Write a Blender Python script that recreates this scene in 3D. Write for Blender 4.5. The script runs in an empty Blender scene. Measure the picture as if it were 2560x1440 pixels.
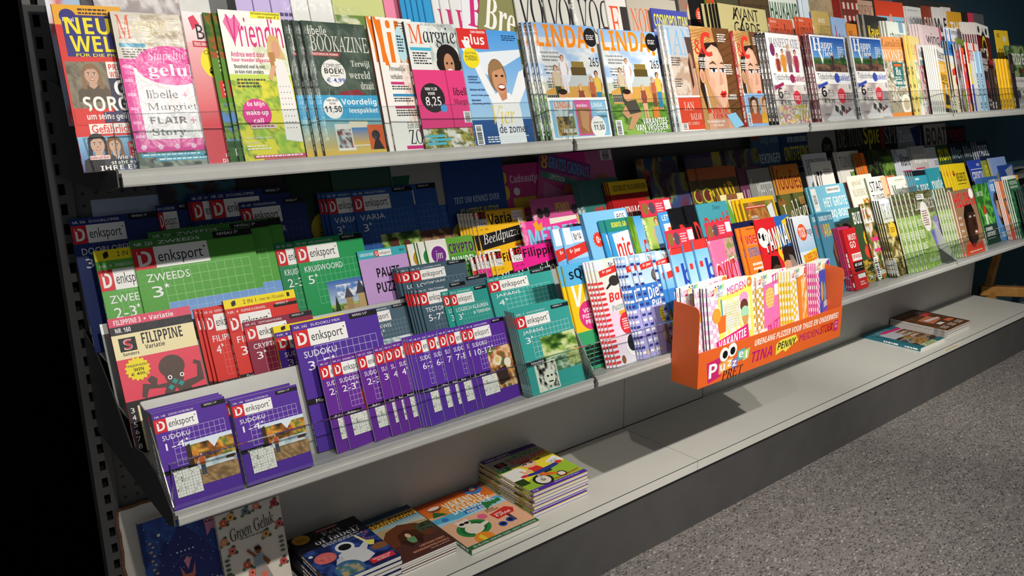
import bpy, math, os, random
import numpy as np
from mathutils import Matrix, Vector
from mathutils.geometry import tessellate_polygon

SC = bpy.context.scene
COL = SC.collection

# ------------------------------------------------------------------ camera
FPX = 2016.05                                   # focal length in pixels of the 2560 wide frame
CAM_LOC = np.array([-.306, -1.474, 1.4265])
CAM_ROT = (1.32453774, .012364613, -.679160365)
_cd = bpy.data.cameras.new('camera')
_cd.sensor_fit = 'HORIZONTAL'; _cd.sensor_width = 36.0; _cd.lens = FPX / 2560 * 36.0
_cd.clip_start = .01
CAM = bpy.data.objects.new('camera', _cd); COL.objects.link(CAM)
CAM.location = CAM_LOC; CAM.rotation_euler = CAM_ROT
SC.camera = CAM

# ------------------------------------------------------------------ light
SC.view_settings.view_transform = 'Standard'
SC.view_settings.look = 'None'
SC.view_settings.exposure = 0.0
SC.view_settings.gamma = 1.0
SC.view_settings.use_curve_mapping = False
WD = bpy.data.worlds.new('shop_ambience'); SC.world = WD; WD.use_nodes = True
_bg = WD.node_tree.nodes['Background']
_bg.inputs['Color'].default_value = (.92, .95, 1.0, 1); _bg.inputs['Strength'].default_value = .2

def spot(loc, aim, watts, size, blend=.5, col=(1, .93, .82), rad=.03):
    d = bpy.data.lights.new('ceiling_spot', 'SPOT'); d.energy = watts; d.color = col
    d.spot_size = math.radians(size); d.spot_blend = blend; d.shadow_soft_size = rad
    o = bpy.data.objects.new('ceiling_spot', d); COL.objects.link(o); o.location = loc
    o.rotation_euler = (Vector(aim) - Vector(loc)).to_track_quat('-Z', 'Y').to_euler()
    return o
for x_, w_, s_, ax_ in ((-.15, 74, 92, .1), (.8, 122, 92, .9), (1.2, 175, 64, 2.25), (1.35, 310, 44, 3.7)):        # the ceiling track in front of the rack
    spot((x_, -1.98, 2.4), (ax_, .1, .72), w_, s_, .75, col=(1, .945, .865), rad=.018)
SC.cycles.transparent_max_bounces = 24

# ------------------------------------------------------------------ materials
def nodes(name):
    m = bpy.data.materials.new(name); m.use_nodes = True
    nt = m.node_tree; return m, nt, nt.nodes['Principled BSDF'], nt.nodes.new, nt.links.new
def lin(c):
    c = np.asarray(c, float); return np.where(c <= .04045, c / 12.92, ((c + .055) / 1.055) ** 2.4)
def hexc(h):
    if len(h) == 3: h = ''.join(a * 2 for a in h)
    return tuple(lin([int(h[i:i + 2], 16) / 255 for i in (0, 2, 4)]))
def solid(name, hx, rough=.5, metal=0., var=.04, scale=30., spec=.5):
    m, nt, b, N, L = nodes(name)
    n = N('ShaderNodeTexNoise'); n.inputs['Scale'].default_value = scale; n.inputs['Detail'].default_value = 4
    tc = N('ShaderNodeTexCoord'); L(tc.outputs['Object'], n.inputs['Vector'])
    r = N('ShaderNodeValToRGB'); c = np.array(hexc(hx))
    r.color_ramp.elements[0].position = .3; r.color_ramp.elements[1].position = .7
    r.color_ramp.elements[0].color = (*np.clip(c * (1 - var), 0, 1), 1); r.color_ramp.elements[1].color = (*np.clip(c * (1 + var), 0, 1), 1)
    L(n.outputs['Fac'], r.inputs['Fac']); L(r.outputs['Color'], b.inputs['Base Color'])
    b.inputs['Roughness'].default_value = rough; b.inputs['Metallic'].default_value = metal
    b.inputs['Specular IOR Level'].default_value = spec
    return m
def printed():
    m, nt, b, N, L = nodes('printed_paper')
    a = N('ShaderNodeAttribute'); a.attribute_name = 'Ink'; L(a.outputs['Color'], b.inputs['Base Color'])
    n = N('ShaderNodeTexNoise'); n.inputs['Scale'].default_value = 60
    mr = N('ShaderNodeMapRange'); mr.inputs['To Min'].default_value = .34; mr.inputs['To Max'].default_value = .48
    L(n.outputs['Fac'], mr.inputs['Value']); L(mr.outputs['Result'], b.inputs['Roughness'])
    b.inputs['Specular IOR Level'].default_value = .2
    return m
def pages():
    m, nt, b, N, L = nodes('page_edges')
    tc = N('ShaderNodeTexCoord'); w = N('ShaderNodeTexWave'); w.bands_direction = 'Z'
    w.inputs['Scale'].default_value = 260; w.inputs['Distortion'].default_value = 1.5; w.inputs['Detail Scale'].default_value = .3
    L(tc.outputs['Object'], w.inputs['Vector'])
    r = N('ShaderNodeValToRGB'); r.color_ramp.elements[0].color = (.52, .50, .46, 1); r.color_ramp.elements[1].color = (.80, .78, .74, 1)
    L(w.outputs['Fac'], r.inputs['Fac']); L(r.outputs['Color'], b.inputs['Base Color']); b.inputs['Roughness'].default_value = .8
    return m
def clear(name, rough, gloss, tint=(1, 1, 1), bump=0.):
    m = bpy.data.materials.new(name); m.use_nodes = True; nt = m.node_tree; nt.nodes.clear(); N, L = nt.nodes.new, nt.links.new
    out = N('ShaderNodeOutputMaterial'); mx = N('ShaderNodeMixShader'); tr = N('ShaderNodeBsdfTransparent'); gl = N('ShaderNodeBsdfGlossy')
    tr.inputs['Color'].default_value = (*tint, 1); gl.inputs['Roughness'].default_value = rough
    lw = N('ShaderNodeLayerWeight'); lw.inputs['Blend'].default_value = .5
    pw = N('ShaderNodeMath'); pw.operation = 'POWER'; pw.inputs[1].default_value = 5; L(lw.outputs['Facing'], pw.inputs[0])
    fr = N('ShaderNodeMath'); fr.operation = 'MULTIPLY_ADD'; fr.inputs[1].default_value = .9; fr.inputs[2].default_value = .04; L(pw.outputs[0], fr.inputs[0])
    mu = N('ShaderNodeMath'); mu.operation = 'MULTIPLY'; mu.inputs[1].default_value = gloss
    mu.use_clamp = True; L(fr.outputs[0], mu.inputs[0]); L(mu.outputs[0], mx.inputs['Fac']); L(tr.outputs[0], mx.inputs[1]); L(gl.outputs[0], mx.inputs[2]); L(mx.outputs[0], out.inputs['Surface'])
    if bump:
        n = N('ShaderNodeTexNoise'); n.inputs['Scale'].default_value = 28; n.inputs['Detail'].default_value = 3; n.inputs['Distortion'].default_value = 1.2
        tc = N('ShaderNodeTexCoord'); L(tc.outputs['Object'], n.inputs['Vector'])
        bp = N('ShaderNodeBump'); bp.inputs['Strength'].default_value = bump; bp.inputs['Distance'].default_value = .02
        L(n.outputs['Fac'], bp.inputs['Height']); L(bp.outputs[0], gl.inputs['Normal']); L(bp.outputs[0], lw.inputs['Normal'])
    return m
def floor_vinyl():
    m, nt, b, N, L = nodes('speckled_vinyl')
    tc = N('ShaderNodeTexCoord'); mp = N('ShaderNodeMapping'); mp.inputs['Scale'].default_value = (1, 2.4, 1); mp.inputs['Rotation'].default_value = (0, 0, .5)
    L(tc.outputs['Object'], mp.inputs['Vector'])
    prev = None
    base = N('ShaderNodeTexNoise'); base.inputs['Scale'].default_value = 9; base.inputs['Detail'].default_value = 8; L(mp.outputs[0], base.inputs['Vector'])
    r = N('ShaderNodeValToRGB'); r.color_ramp.elements[0].position = .3; r.color_ramp.elements[1].position = .7
    r.color_ramp.elements[0].color = (*hexc('7b7673'), 1); r.color_ramp.elements[1].color = (*hexc('8c8783'), 1)
    L(base.outputs['Fac'], r.inputs['Fac']); prev = r.outputs['Color']
    for sc, th, hx, fac in ((42, .17, '524d4b', .85), (70, .2, '413d3b', .85), (55, .18, 'bcb5ae', .8), (95, .22, '5a5553', .8), (34, .12, '6b6562', .9), (120, .24, 'b0a8a2', .6), (75, .2, '463f3e', .8)):
        v = N('ShaderNodeTexVoronoi'); v.inputs['Scale'].default_value = sc; v.inputs['Randomness'].default_value = 1; L(mp.outputs[0], v.inputs['Vector'])
        sep = N('ShaderNodeSeparateColor'); L(v.outputs['Color'], sep.inputs['Color'])
        c1 = N('ShaderNodeMath'); c1.operation = 'LESS_THAN'; c1.inputs[1].default_value = .24; L(sep.outputs[0], c1.inputs[0])
        c2 = N('ShaderNodeMath'); c2.operation = 'LESS_THAN'; c2.inputs[1].default_value = th * 2.0; L(v.outputs['Distance'], c2.inputs[0])
        c3 = N('ShaderNodeMath'); c3.operation = 'MULTIPLY'; L(c1.outputs[0], c3.inputs[0]); L(c2.outputs[0], c3.inputs[1])
        c4 = N('ShaderNodeMath'); c4.operation = 'MULTIPLY'; c4.inputs[1].default_value = fac; L(c3.outputs[0], c4.inputs[0])
        mx = N('ShaderNodeMix'); mx.data_type = 'RGBA'; L(c4.outputs[0], mx.inputs[0]); L(prev, mx.inputs[6]); mx.inputs[7].default_value = (*hexc(hx), 1); prev = mx.outputs[2]
    L(prev, b.inputs['Base Color']); b.inputs['Roughness'].default_value = .55
    return m
M = dict(
    print=printed(), pages=pages(), floor=floor_vinyl(),
    metal=solid('grey_painted_steel', 'b4b4b0', .38, .25), rail=solid('grey_price_rail', 'b9bab5', .42, .15),
    dark=solid('dark_grey_steel', '4a4a49', .5, .2), black=solid('flat_black', '020202', 1., spec=0.), slot=solid('slot_shadow_black', '060606', .9),
    panel=solid('grey_back_panel', 'bdbbb5', .45, .1, .03, 6), base=solid('light_grey_laminate', 'd4d3cb', .4, 0, .02, 8), joint=solid('dark_joint', '3a3835', .8),
    plinth=solid('charcoal_plinth', '4b4a49', .6, 0, .08, 12), teal=solid('teal_wall_paint', '1f4450', .8, 0, .05, 5), wood=solid('varnished_beech', 'a8763a', .4, 0, .18, 22),
    board=solid('white_chipboard', 'cfcbc2', .7), torn=solid('torn_brown_edge', '6b4a33', .9, 0, .3, 200), acrylic=clear('clear_acrylic', .02, 1.0, (.95, .97, .97)),
    edge=clear('acrylic_edge', .1, 6.0, (.72, .78, .77)), wrap=clear('crinkled_clear_film', .3, .8, (.985, .985, .985), .2), orange=solid('orange_card', 'e0642a', .55, 0, .03), card=solid('grey_card', 'a5a49f', .8),
    cream=solid('cream_sticker', 'e5d3b0', .6))

# ------------------------------------------------------------------ mesh helpers
class MB:
    def __init__(s): s.v, s.f, s.m = [], [], []
    def quad(s, a, b, c, d, mi=0):
        n = len(s.v); s.v += [a, b, c, d]; s.f.append((n, n + 1, n + 2, n + 3)); s.m.append(mi)
    def box(s, lo, hi, mi=0):
        (a, b, c), (d, e, f) = lo, hi; n = len(s.v)
        s.v += [(a, b, c), (d, b, c), (d, e, c), (a, e, c), (a, b, f), (d, b, f), (d, e, f), (a, e, f)]
        for q in ((3, 2, 1, 0), (4, 5, 6, 7), (0, 1, 5, 4), (1, 2, 6, 5), (2, 3, 7, 6), (3, 0, 4, 7)): s.f.append(tuple(n + i for i in q)); s.m.append(mi)
        return s
    def prism(s, prof, x0, x1, mi=0):            # profile of (y, z) points pulled along X
        n, k = len(s.v), len(prof)
        s.v += [(x0, y, z) for y, z in prof] + [(x1, y, z) for y, z in prof]
        s.f += [tuple(n + i for i in range(k)), tuple(n + k + i for i in reversed(range(k)))]; s.m += [mi, mi]
        for i in range(k): j = (i + 1) % k; s.f.append((n + i, n + k + i, n + k + j, n + j)); s.m.append(mi)
        return s
    def bar(s, p, q, w, h, mi=0):                # square bar from p to q
        p, q = Vector(p), Vector(q); d = (q - p).normalized(); a = d.cross(Vector((0, 0, 1)))
        a = (a if a.length > .01 else Vector((1, 0, 0))).normalized(); b = d.cross(a); n = len(s.v)
        for c in (p, q):
            for i, j in ((-1, -1), (1, -1), (1, 1), (-1, 1)): s.v.append(tuple(c + a * i * w / 2 + b * j * h / 2))
        for f in ((0, 1, 2, 3), (7, 6, 5, 4), (0, 4, 5, 1), (1, 5, 6, 2), (2, 6, 7, 3), (3, 7, 4, 0)): s.f.append(tuple(n + i for i in f)); s.m.append(mi)
        return s
    def build(s, name, mats, parent=None, bevel=0):
        me = bpy.data.meshes.new(name); me.from_pydata(s.v, [], s.f)
        for m in (mats if isinstance(mats, (list, tuple)) else [mats]): me.materials.append(m)
        if len(set(s.m)) > 1: me.polygons.foreach_set('material_index', s.m)
        me.update(); o = bpy.data.objects.new(name, me); COL.objects.link(o)
        if parent: o.parent = parent
        if bevel:
            b = o.modifiers.new('b', 'BEVEL'); b.width = bevel; b.segments = 2; b.limit_method = 'ANGLE'
        return o
def tag(o, label=None, cat=None, group=None, kind=None):
    for k, v in (('label', label), ('category', cat), ('group', group), ('kind', kind)):
        if v: o[k] = v
    return o
def empty(name, label, cat, group=None, mat=None):
    o = bpy.data.objects.new(name, None); COL.objects.link(o); o.empty_display_size = .02
    if mat is not None: o.matrix_world = mat
    return tag(o, label, cat, group)
# ------------------------------------------------------------------ printed covers
# A cover is drawn in its own sheet: x 0..1 across, y 0..1 downwards.  Every shape is ink lying on the paper.
try:
    MATHFONT = bpy.data.fonts.load(os.path.join(bpy.utils.system_resource('DATAFILES'), 'fonts', 'NotoSansMath-Regular.woff2'))
except Exception:
    MATHFONT = None
ALPH = {'b': (0x1D5D4, 0x1D5EE, 0x1D7EC), 's': (0x1D400, 0x1D41A, 0x1D7CE), 'i': (0x1D434, 0x1D44E, None), 'u': (0x1D434, 0x1D44E, None),
        'c': (0x1D4D0, 0x1D4EA, None), 'o': (0x1D63C, 0x1D656, 0x1D7EC), 'l': (0x1D5A0, 0x1D5BA, 0x1D7E2)}
_tc = {}
def glyphs(s, f):
    """flat letters of the text, scaled to the unit square"""
    k = (s, f)
    if k in _tc: return _tc[k]
    c = bpy.data.curves.new('t', 'FONT'); c.resolution_u = 2; body = s
    if not s.replace('é', '').isascii() or 'é' in s:
        if f not in ('n', 'l', 'u', 'i'): c.offset = .012
    elif f in ALPH and MATHFONT:
        U, l, D = ALPH[f]; c.font = MATHFONT; body = ''
        for ch in s:
            if 'A' <= ch <= 'Z': body += chr(U + ord(ch) - 65)
            elif 'a' <= ch <= 'z': body += 'ℎ' if (l == 0x1D44E and ch == 'h') else chr(l + ord(ch) - 97)
            elif D and ch.isdigit(): body += chr(D + ord(ch) - 48)
            else: body += ch
    c.body = body
    o = bpy.data.objects.new('t', c); me = o.to_mesh()
    n = len(me.vertices); co = np.zeros(n * 3); me.vertices.foreach_get('co', co); co = co.reshape(-1, 3)[:, :2]
    fs = [tuple(p.vertices) for p in me.polygons]
    o.to_mesh_clear(); bpy.data.objects.remove(o); bpy.data.curves.remove(c)
    if f == 'u': co[:, 0] -= co[:, 1] * .27
    if n:
        lo, hi = co.min(0), co.max(0); co = (co - lo) / np.maximum(hi - lo, 1e-6)
    _tc[k] = (co, fs); return _tc[k]

def R(x0, y0, x1, y1, c): return ('p', [(x0, y0), (x1, y0), (x1, y1), (x0, y1)], c)
def P(pts, c): return ('p', pts, c)
def E(cx, cy, rx, ry, c, n=20): return ('p', [(cx + rx * math.cos(i * 2 * math.pi / n), cy + ry * math.sin(i * 2 * math.pi / n)) for i in range(n)], c)
def O(cx, cy, r, c, n=22): return ('o', cx, cy, r, c, n)                    # a true circle, radius in cover widths
def B(cx, cy, r, n, c): return ('b', cx, cy, r, n, c)                       # starburst
def T(s, x0, y0, x1, y1, c, f='b', rot=0): return ('t', s, x0, y0, x1, y1, c, f, rot)
def G(x0, y0, x1, y1, c0, c1): return ('g', x0, y0, x1, y1, c0, c1)
def N(x0, y0, x1, y1, cols, seed=1, k=7): return ('n', x0, y0, x1, y1, cols, seed, k)   # photograph: mottled colours
def L(x0, y0, x1, n, c, dy=.018, seed=0): return ('l', x0, y0, x1, n, c, dy, seed)      # lines of small type
def K(x0, y0, x1, y1): return ('k', x0, y0, x1, y1)
def W(x0, y0, x1, y1, nx, ny, c, t=.004): return ('w', x0, y0, x1, y1, nx, ny, c, t)
def H(cx, cy, r, skin, hair, top='', long=0): return ('h', cx, cy, r, skin, hair, top, long)
def F(cx, y0, h, skin, hair, top, bot): return ('f', cx, y0, h, skin, hair, top, bot)

def clip01(pts):
    for ax, lim, sg in ((0, 0, 1), (0, 1, -1), (1, 0, 1), (1, 1, -1)):
        out = []
        for i in range(len(pts)):
            a, b = pts[i - 1], pts[i]; da, db = (a[ax] - lim) * sg, (b[ax] - lim) * sg
            if (da < 0) != (db < 0):
                t = da / (da - db); out.append((a[0] + (b[0] - a[0]) * t, a[1] + (b[1] - a[1]) * t))
            if db >= 0: out.append(b)
        pts = out
        if len(pts) < 3: return []
    return pts

class Art:
    EPS = 2.5e-5
    def __init__(s, w, h): s.w, s.h, s.v, s.f, s.c, s.z = w, h, [], [], [], 0.
    def add(s, pts, col):
        s.z += s.EPS; n = len(s.v)
        s.v += [(x * s.w, (1 - y) * s.h, s.z) for x, y in pts]
        return n
    def poly(s, pts, c):
        area = sum(pts[i - 1][0] * pts[i][1] - pts[i][0] * pts[i - 1][1] for i in range(len(pts)))
        if area > 0: pts = pts[::-1]              # y runs down: turn it to face the reader
        pts = clip01(pts)
        if len(pts) < 3: return
        n = s.add(pts, c); col = hexc(c)
        if len(pts) <= 4: s.f.append(tuple(range(n, n + len(pts)))); s.c.append([col] * len(pts))
        else:
            for t in tessellate_polygon([[Vector((x, y, 0)) for x, y in pts]]):
                a, b, d = (pts[i] for i in t)
                if (b[0] - a[0]) * (d[1] - a[1]) - (d[0] - a[0]) * (b[1] - a[1]) > 0: t = t[::-1]
                s.f.append(tuple(n + i for i in t)); s.c.append([col] * 3)
    def draw(s, ops):
        for op in ops:
            if isinstance(op, list): s.draw(op); continue
            k, a, asp = op[0], op[1:], s.w / s.h
            if k == 'p': s.poly(a[0], a[1])
            elif k == 'o':
                cx, cy, r, c, n = a; s.poly([(cx + r * math.cos(i * 2 * math.pi / n), cy + r * asp * math.sin(i * 2 * math.pi / n)) for i in range(n)], c)
            elif k == 'b':
                cx, cy, r, n, c = a; s.poly([(cx + r * (1 if i % 2 else .82) * math.cos(i * math.pi / n), cy + r * (1 if i % 2 else .82) * asp * math.sin(i * math.pi / n)) for i in range(2 * n)], c)
            elif k == 't':
                st, x0, y0, x1, y1, c, f, rot = a; co, fs = glyphs(st, f)
                if not fs: continue
                p = np.stack([x0 + co[:, 0] * (x1 - x0), y1 - co[:, 1] * (y1 - y0)], 1)
                if rot:
                    q = (p - [(x0 + x1) / 2, (y0 + y1) / 2]) * [1, 1 / asp]; r = math.radians(rot); ca, sa = math.cos(r), math.sin(r)
                    p = np.stack([q[:, 0] * ca - q[:, 1] * sa, (q[:, 0] * sa + q[:, 1] * ca) * asp], 1) + [(x0 + x1) / 2, (y0 + y1) / 2]
                p = np.clip(p, 0, 1); n = s.add(p.tolist(), c); col = hexc(c)
                for q in fs: s.f.append(tuple(n + i for i in q)); s.c.append([col] * len(q))
            elif k == 'g':
                x0, y0, x1, y1, c0, c1 = a; n = s.add([(x0, y1), (x1, y1), (x1, y0), (x0, y0)], c0)
                s.f.append((n, n + 1, n + 2, n + 3)); s.c.append([hexc(c1)] * 2 + [hexc(c0)] * 2)
            elif k == 'n':
                x0, y0, x1, y1, cols, seed, sc = a; rg = np.random.RandomState(seed)
                nx = max(3, int((x1 - x0) * s.w / .0042)) + 1; ny = max(3, int((y1 - y0) * s.h / .0042)) + 1; val = np.zeros((ny, nx))
                for o in range(3):
                    m = sc * 2 ** o; g = rg.rand(m + 2, m + 2); yy = np.linspace(0, m, ny); xx = np.linspace(0, m, nx)
                    iy, ix = yy.astype(int), xx.astype(int); fy, fx = (yy - iy)[:, None], (xx - ix)[None]
                    A = g[np.ix_(iy, ix)]; Bq = g[np.ix_(iy, ix + 1)]; Cq = g[np.ix_(iy + 1, ix)]; Dq = g[np.ix_(iy + 1, ix + 1)]
                    val += (A * (1 - fy) * (1 - fx) + Bq * (1 - fy) * fx + Cq * fy * (1 - fx) + Dq * fy * fx) / 1.7 ** o
                rk = val.ravel().argsort().argsort() / val.size * (len(cols) - 1e-6)
                pal = np.array([hexc(c) for c in cols]); i0 = rk.astype(int); i1 = np.minimum(i0 + 1, len(cols) - 1); fr = (rk - i0)[:, None]
                cc = [tuple(q) for q in pal[i0] * (1 - fr) + pal[i1] * fr]
                n = s.add([(x, y) for y in np.linspace(y0, y1, ny) for x in np.linspace(x0, x1, nx)], '')
                for j in range(ny - 1):
                    for i in range(nx - 1):
                        b = j * nx + i; q = (b, b + nx, b + nx + 1, b + 1); s.f.append(tuple(n + e for e in q)); s.c.append([cc[e] for e in q])
            elif k == 'l':
                x0, y0, x1, n, c, dy, seed = a; rg = random.Random(seed + n)
                for j in range(n):
                    x = x0; e = x1 - rg.random() * .3 * (x1 - x0)
                    while x < e:
                        w = min((.02 + .05 * rg.random()), e - x); y = y0 + j * dy; s.z -= s.EPS * .98
                        s.poly([(x, y), (x + w, y), (x + w, y + dy * .52), (x, y + dy * .52)], c); x += w + .012
            elif k == 'k':
                x0, y0, x1, y1 = a; s.poly([(x0, y0), (x1, y0), (x1, y1), (x0, y1)], 'f4f4f4'); rg = random.Random(3); y = y0 + .08 * (y1 - y0)
                while y < y1 - .1 * (y1 - y0):
                    t = (.02 + .05 * rg.random()) * (y1 - y0); s.z -= s.EPS * .98
                    s.poly([(x0 + .15 * (x1 - x0), y), (x0 + .8 * (x1 - x0), y), (x0 + .8 * (x1 - x0), y + t), (x0 + .15 * (x1 - x0), y + t)], '111'); y += t + (.02 + .03 * rg.random()) * (y1 - y0)
            elif k == 'w':
                x0, y0, x1, y1, nx, ny, c, t = a
                for i in range(nx + 1):
                    x = x0 + (x1 - x0) * i / nx; s.z -= s.EPS * .98; s.poly([(x - t / 2, y0), (x + t / 2, y0), (x + t / 2, y1), (x - t / 2, y1)], c)
                t *= asp
                for i in range(ny + 1):
                    y = y0 + (y1 - y0) * i / ny; s.z -= s.EPS * .98; s.poly([(x0, y - t / 2), (x1, y - t / 2), (x1, y + t / 2), (x0, y + t / 2)], c)
            elif k == 'h':
                cx, cy, r, skin, hair, top, long = a; e = lambda x, y, rx, ry, c: s.draw([E(cx + x * r, cy + y * r * asp, rx * r, ry * r * asp, c, 14)])
                q = lambda pts, c: s.poly([(cx + x * r, cy + y * r * asp) for x, y in pts], c)
                if top: q([(-2.1, 3.6), (-1.9, 2.0), (-.6, 1.35), (.6, 1.35), (1.9, 2.0), (2.1, 3.6)], top); q([(-.42, .8), (.42, .8), (.5, 1.5), (0, 1.9), (-.5, 1.5)], skin)
                e(0, -.25, 1.18, 1.3, hair)
                if long: q([(-1.15, -.2), (1.15, -.2), (1.3, long), (.75, long), (.7, .3), (-.7, .3), (-.8, long), (-1.3, long)], hair)
                e(0, .05, .86, 1.12, skin)
                for sx in (-1, 1): e(sx * .36, -.08, .17, .09, 'f5efe8'); e(sx * .36, -.08, .09, .09, '2a1c16'); e(sx * .36, -.3, .22, .045, '40291c')
                e(0, .28, .12, .09, 'b9785c'); e(0, .62, .3, .12, 'b03030'); e(0, .6, .24, .05, 'fbf6f0')
                q([(-.95, -.35), (-.7, -1.15), (0, -1.42), (.7, -1.15), (.95, -.35), (.45, -.85), (-.35, -.8)], hair)
            elif k == 'f':
                cx, y0, h, skin, hair, top, bot = a; u = h / 7.5; ux = u / asp
                q = lambda pts, c: s.poly([(cx + x * ux, y0 + y * u) for x, y in pts], c)
                q([(-.75, 3.7), (.75, 3.7), (.62, 7.2), (.12, 7.2), (0, 4.6), (-.12, 7.2), (-.62, 7.2)], bot)
                q([(-.55, 7.1), (-.1, 7.1), (-.1, 7.5), (-.7, 7.5)], skin); q([(.55, 7.1), (.1, 7.1), (.1, 7.5), (.7, 7.5)], skin)
                q([(-.95, 1.35), (-.3, 1.1), (.3, 1.1), (.95, 1.35), (.72, 3.9), (-.72, 3.9)], top)
                q([(-.95, 1.4), (-.7, 1.5), (-1.0, 2.7), (-.7, 3.6), (-.95, 3.7), (-1.35, 2.7)], skin); q([(.95, 1.4), (.7, 1.5), (1.0, 2.7), (.7, 3.6), (.95, 3.7), (1.35, 2.7)], skin)
                q([(-.2, .8), (.2, .8), (.25, 1.25), (-.25, 1.25)], skin)
                s.draw([E(cx, y0 + .42 * u, .5 * ux, .55 * u, hair, 12), E(cx, y0 + .55 * u, .36 * ux, .45 * u, skin, 12), E(cx, y0 + .75 * u, .14 * ux, .06 * u, 'f4ece8', 8)])

_cover_cache = {}
def cover_mesh(key, w, h, t, spine, back):
    """front sheet with its print, spine and back sheet as one folded cover"""
    base, ops = COVERS[key][2], COVERS[key][3]
    a = Art(w, h); a.draw(ops)
    v = [(x, y, z + t + .0003) for x, y, z in a.v]; f = list(a.f); c = list(a.c)
    def box(lo, hi, hx):
        mb = MB(); mb.box(lo, hi); n = len(v); v.extend(mb.v); col = hexc(hx)
        for q in mb.f: f.append(tuple(n + i for i in q)); c.append([col] * 4)
    box((0, 0, t - .0004), (w, h, t + .0003), base); box((-.0002, 0, .0004), (.0006, h, t - .0004), spine); box((0, 0, 0), (w, h, .0004), back)
    n = 0                                        # title running down the spine
    rg = random.Random(len(key) + ord(key[0])); y = h * .05; ink = 'f2f0ec' if sum(hexc(spine)) < 1.2 else '333333'
    while y < h * (.6 if t > .006 else .2) and t > .0024:
        l = h * (.02 + .06 * rg.random()); box((-.0003, y, t * .3), (-.0001, y + l, t * .7), ink); y += l + h * .012
        if rg.random() < .2: y += h * .1
    me = bpy.data.meshes.new('cover'); me.from_pydata(v, [], f)
    at = me.color_attributes.new('Ink', 'FLOAT_COLOR', 'CORNER')
    flat = np.ones((sum(len(q) for q in c), 4), np.float32); flat[:, :3] = np.array([p for q in c for p in q], np.float32); at.data.foreach_set('color', flat.ravel())
    me.materials.append(M['print']); me.update(); return me
def decal(name, w, h, base, ops, parent, mat, thick=.0006):
    """a printed sheet or sticker of its own"""
    COVERS['_'] = (w, h, base, ops); a = Art(w, h); a.draw(ops)
    v = [(x, y, z + thick) for x, y, z in a.v]; f = list(a.f); c = list(a.c)
    mb = MB(); mb.box((0, 0, 0), (w, h, thick)); n = len(v); v += mb.v
    for q in mb.f: f.append(tuple(n + i for i in q)); c.append([hexc(base)] * 4)
    me = bpy.data.meshes.new(name); me.from_pydata(v, [], f); at = me.color_attributes.new('Ink', 'FLOAT_COLOR', 'CORNER')
    flat = np.ones((sum(len(q) for q in c), 4), np.float32); flat[:, :3] = np.array([p for q in c for p in q], np.float32); at.data.foreach_set('color', flat.ravel())
    me.materials.append(M['print']); me.update(); o = bpy.data.objects.new(name, me); COL.objects.link(o)
    if parent: o.parent = parent
    o.matrix_local = mat; return o
# ------------------------------------------------------------------ cover designs: (width, height, paper colour, print)
COVERS = {}
def cov(k, w, h, base, *ops): COVERS[k] = (w, h, base, list(ops))
LEAF = ['1e3a17', '3d6b25', '6f9a3c', 'a9c46a']; WOODS = ['2a2416', '56491f', 'a4581f', 'd2772a', 'd9b03f', '5a7034']; SKY = ['6f9fd8', 'a5c6ea', 'dfe9f2']
SKIN = 'd9a27f'; BLOND = 'c49a5c'; BROWN = '4a2d1c'

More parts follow.
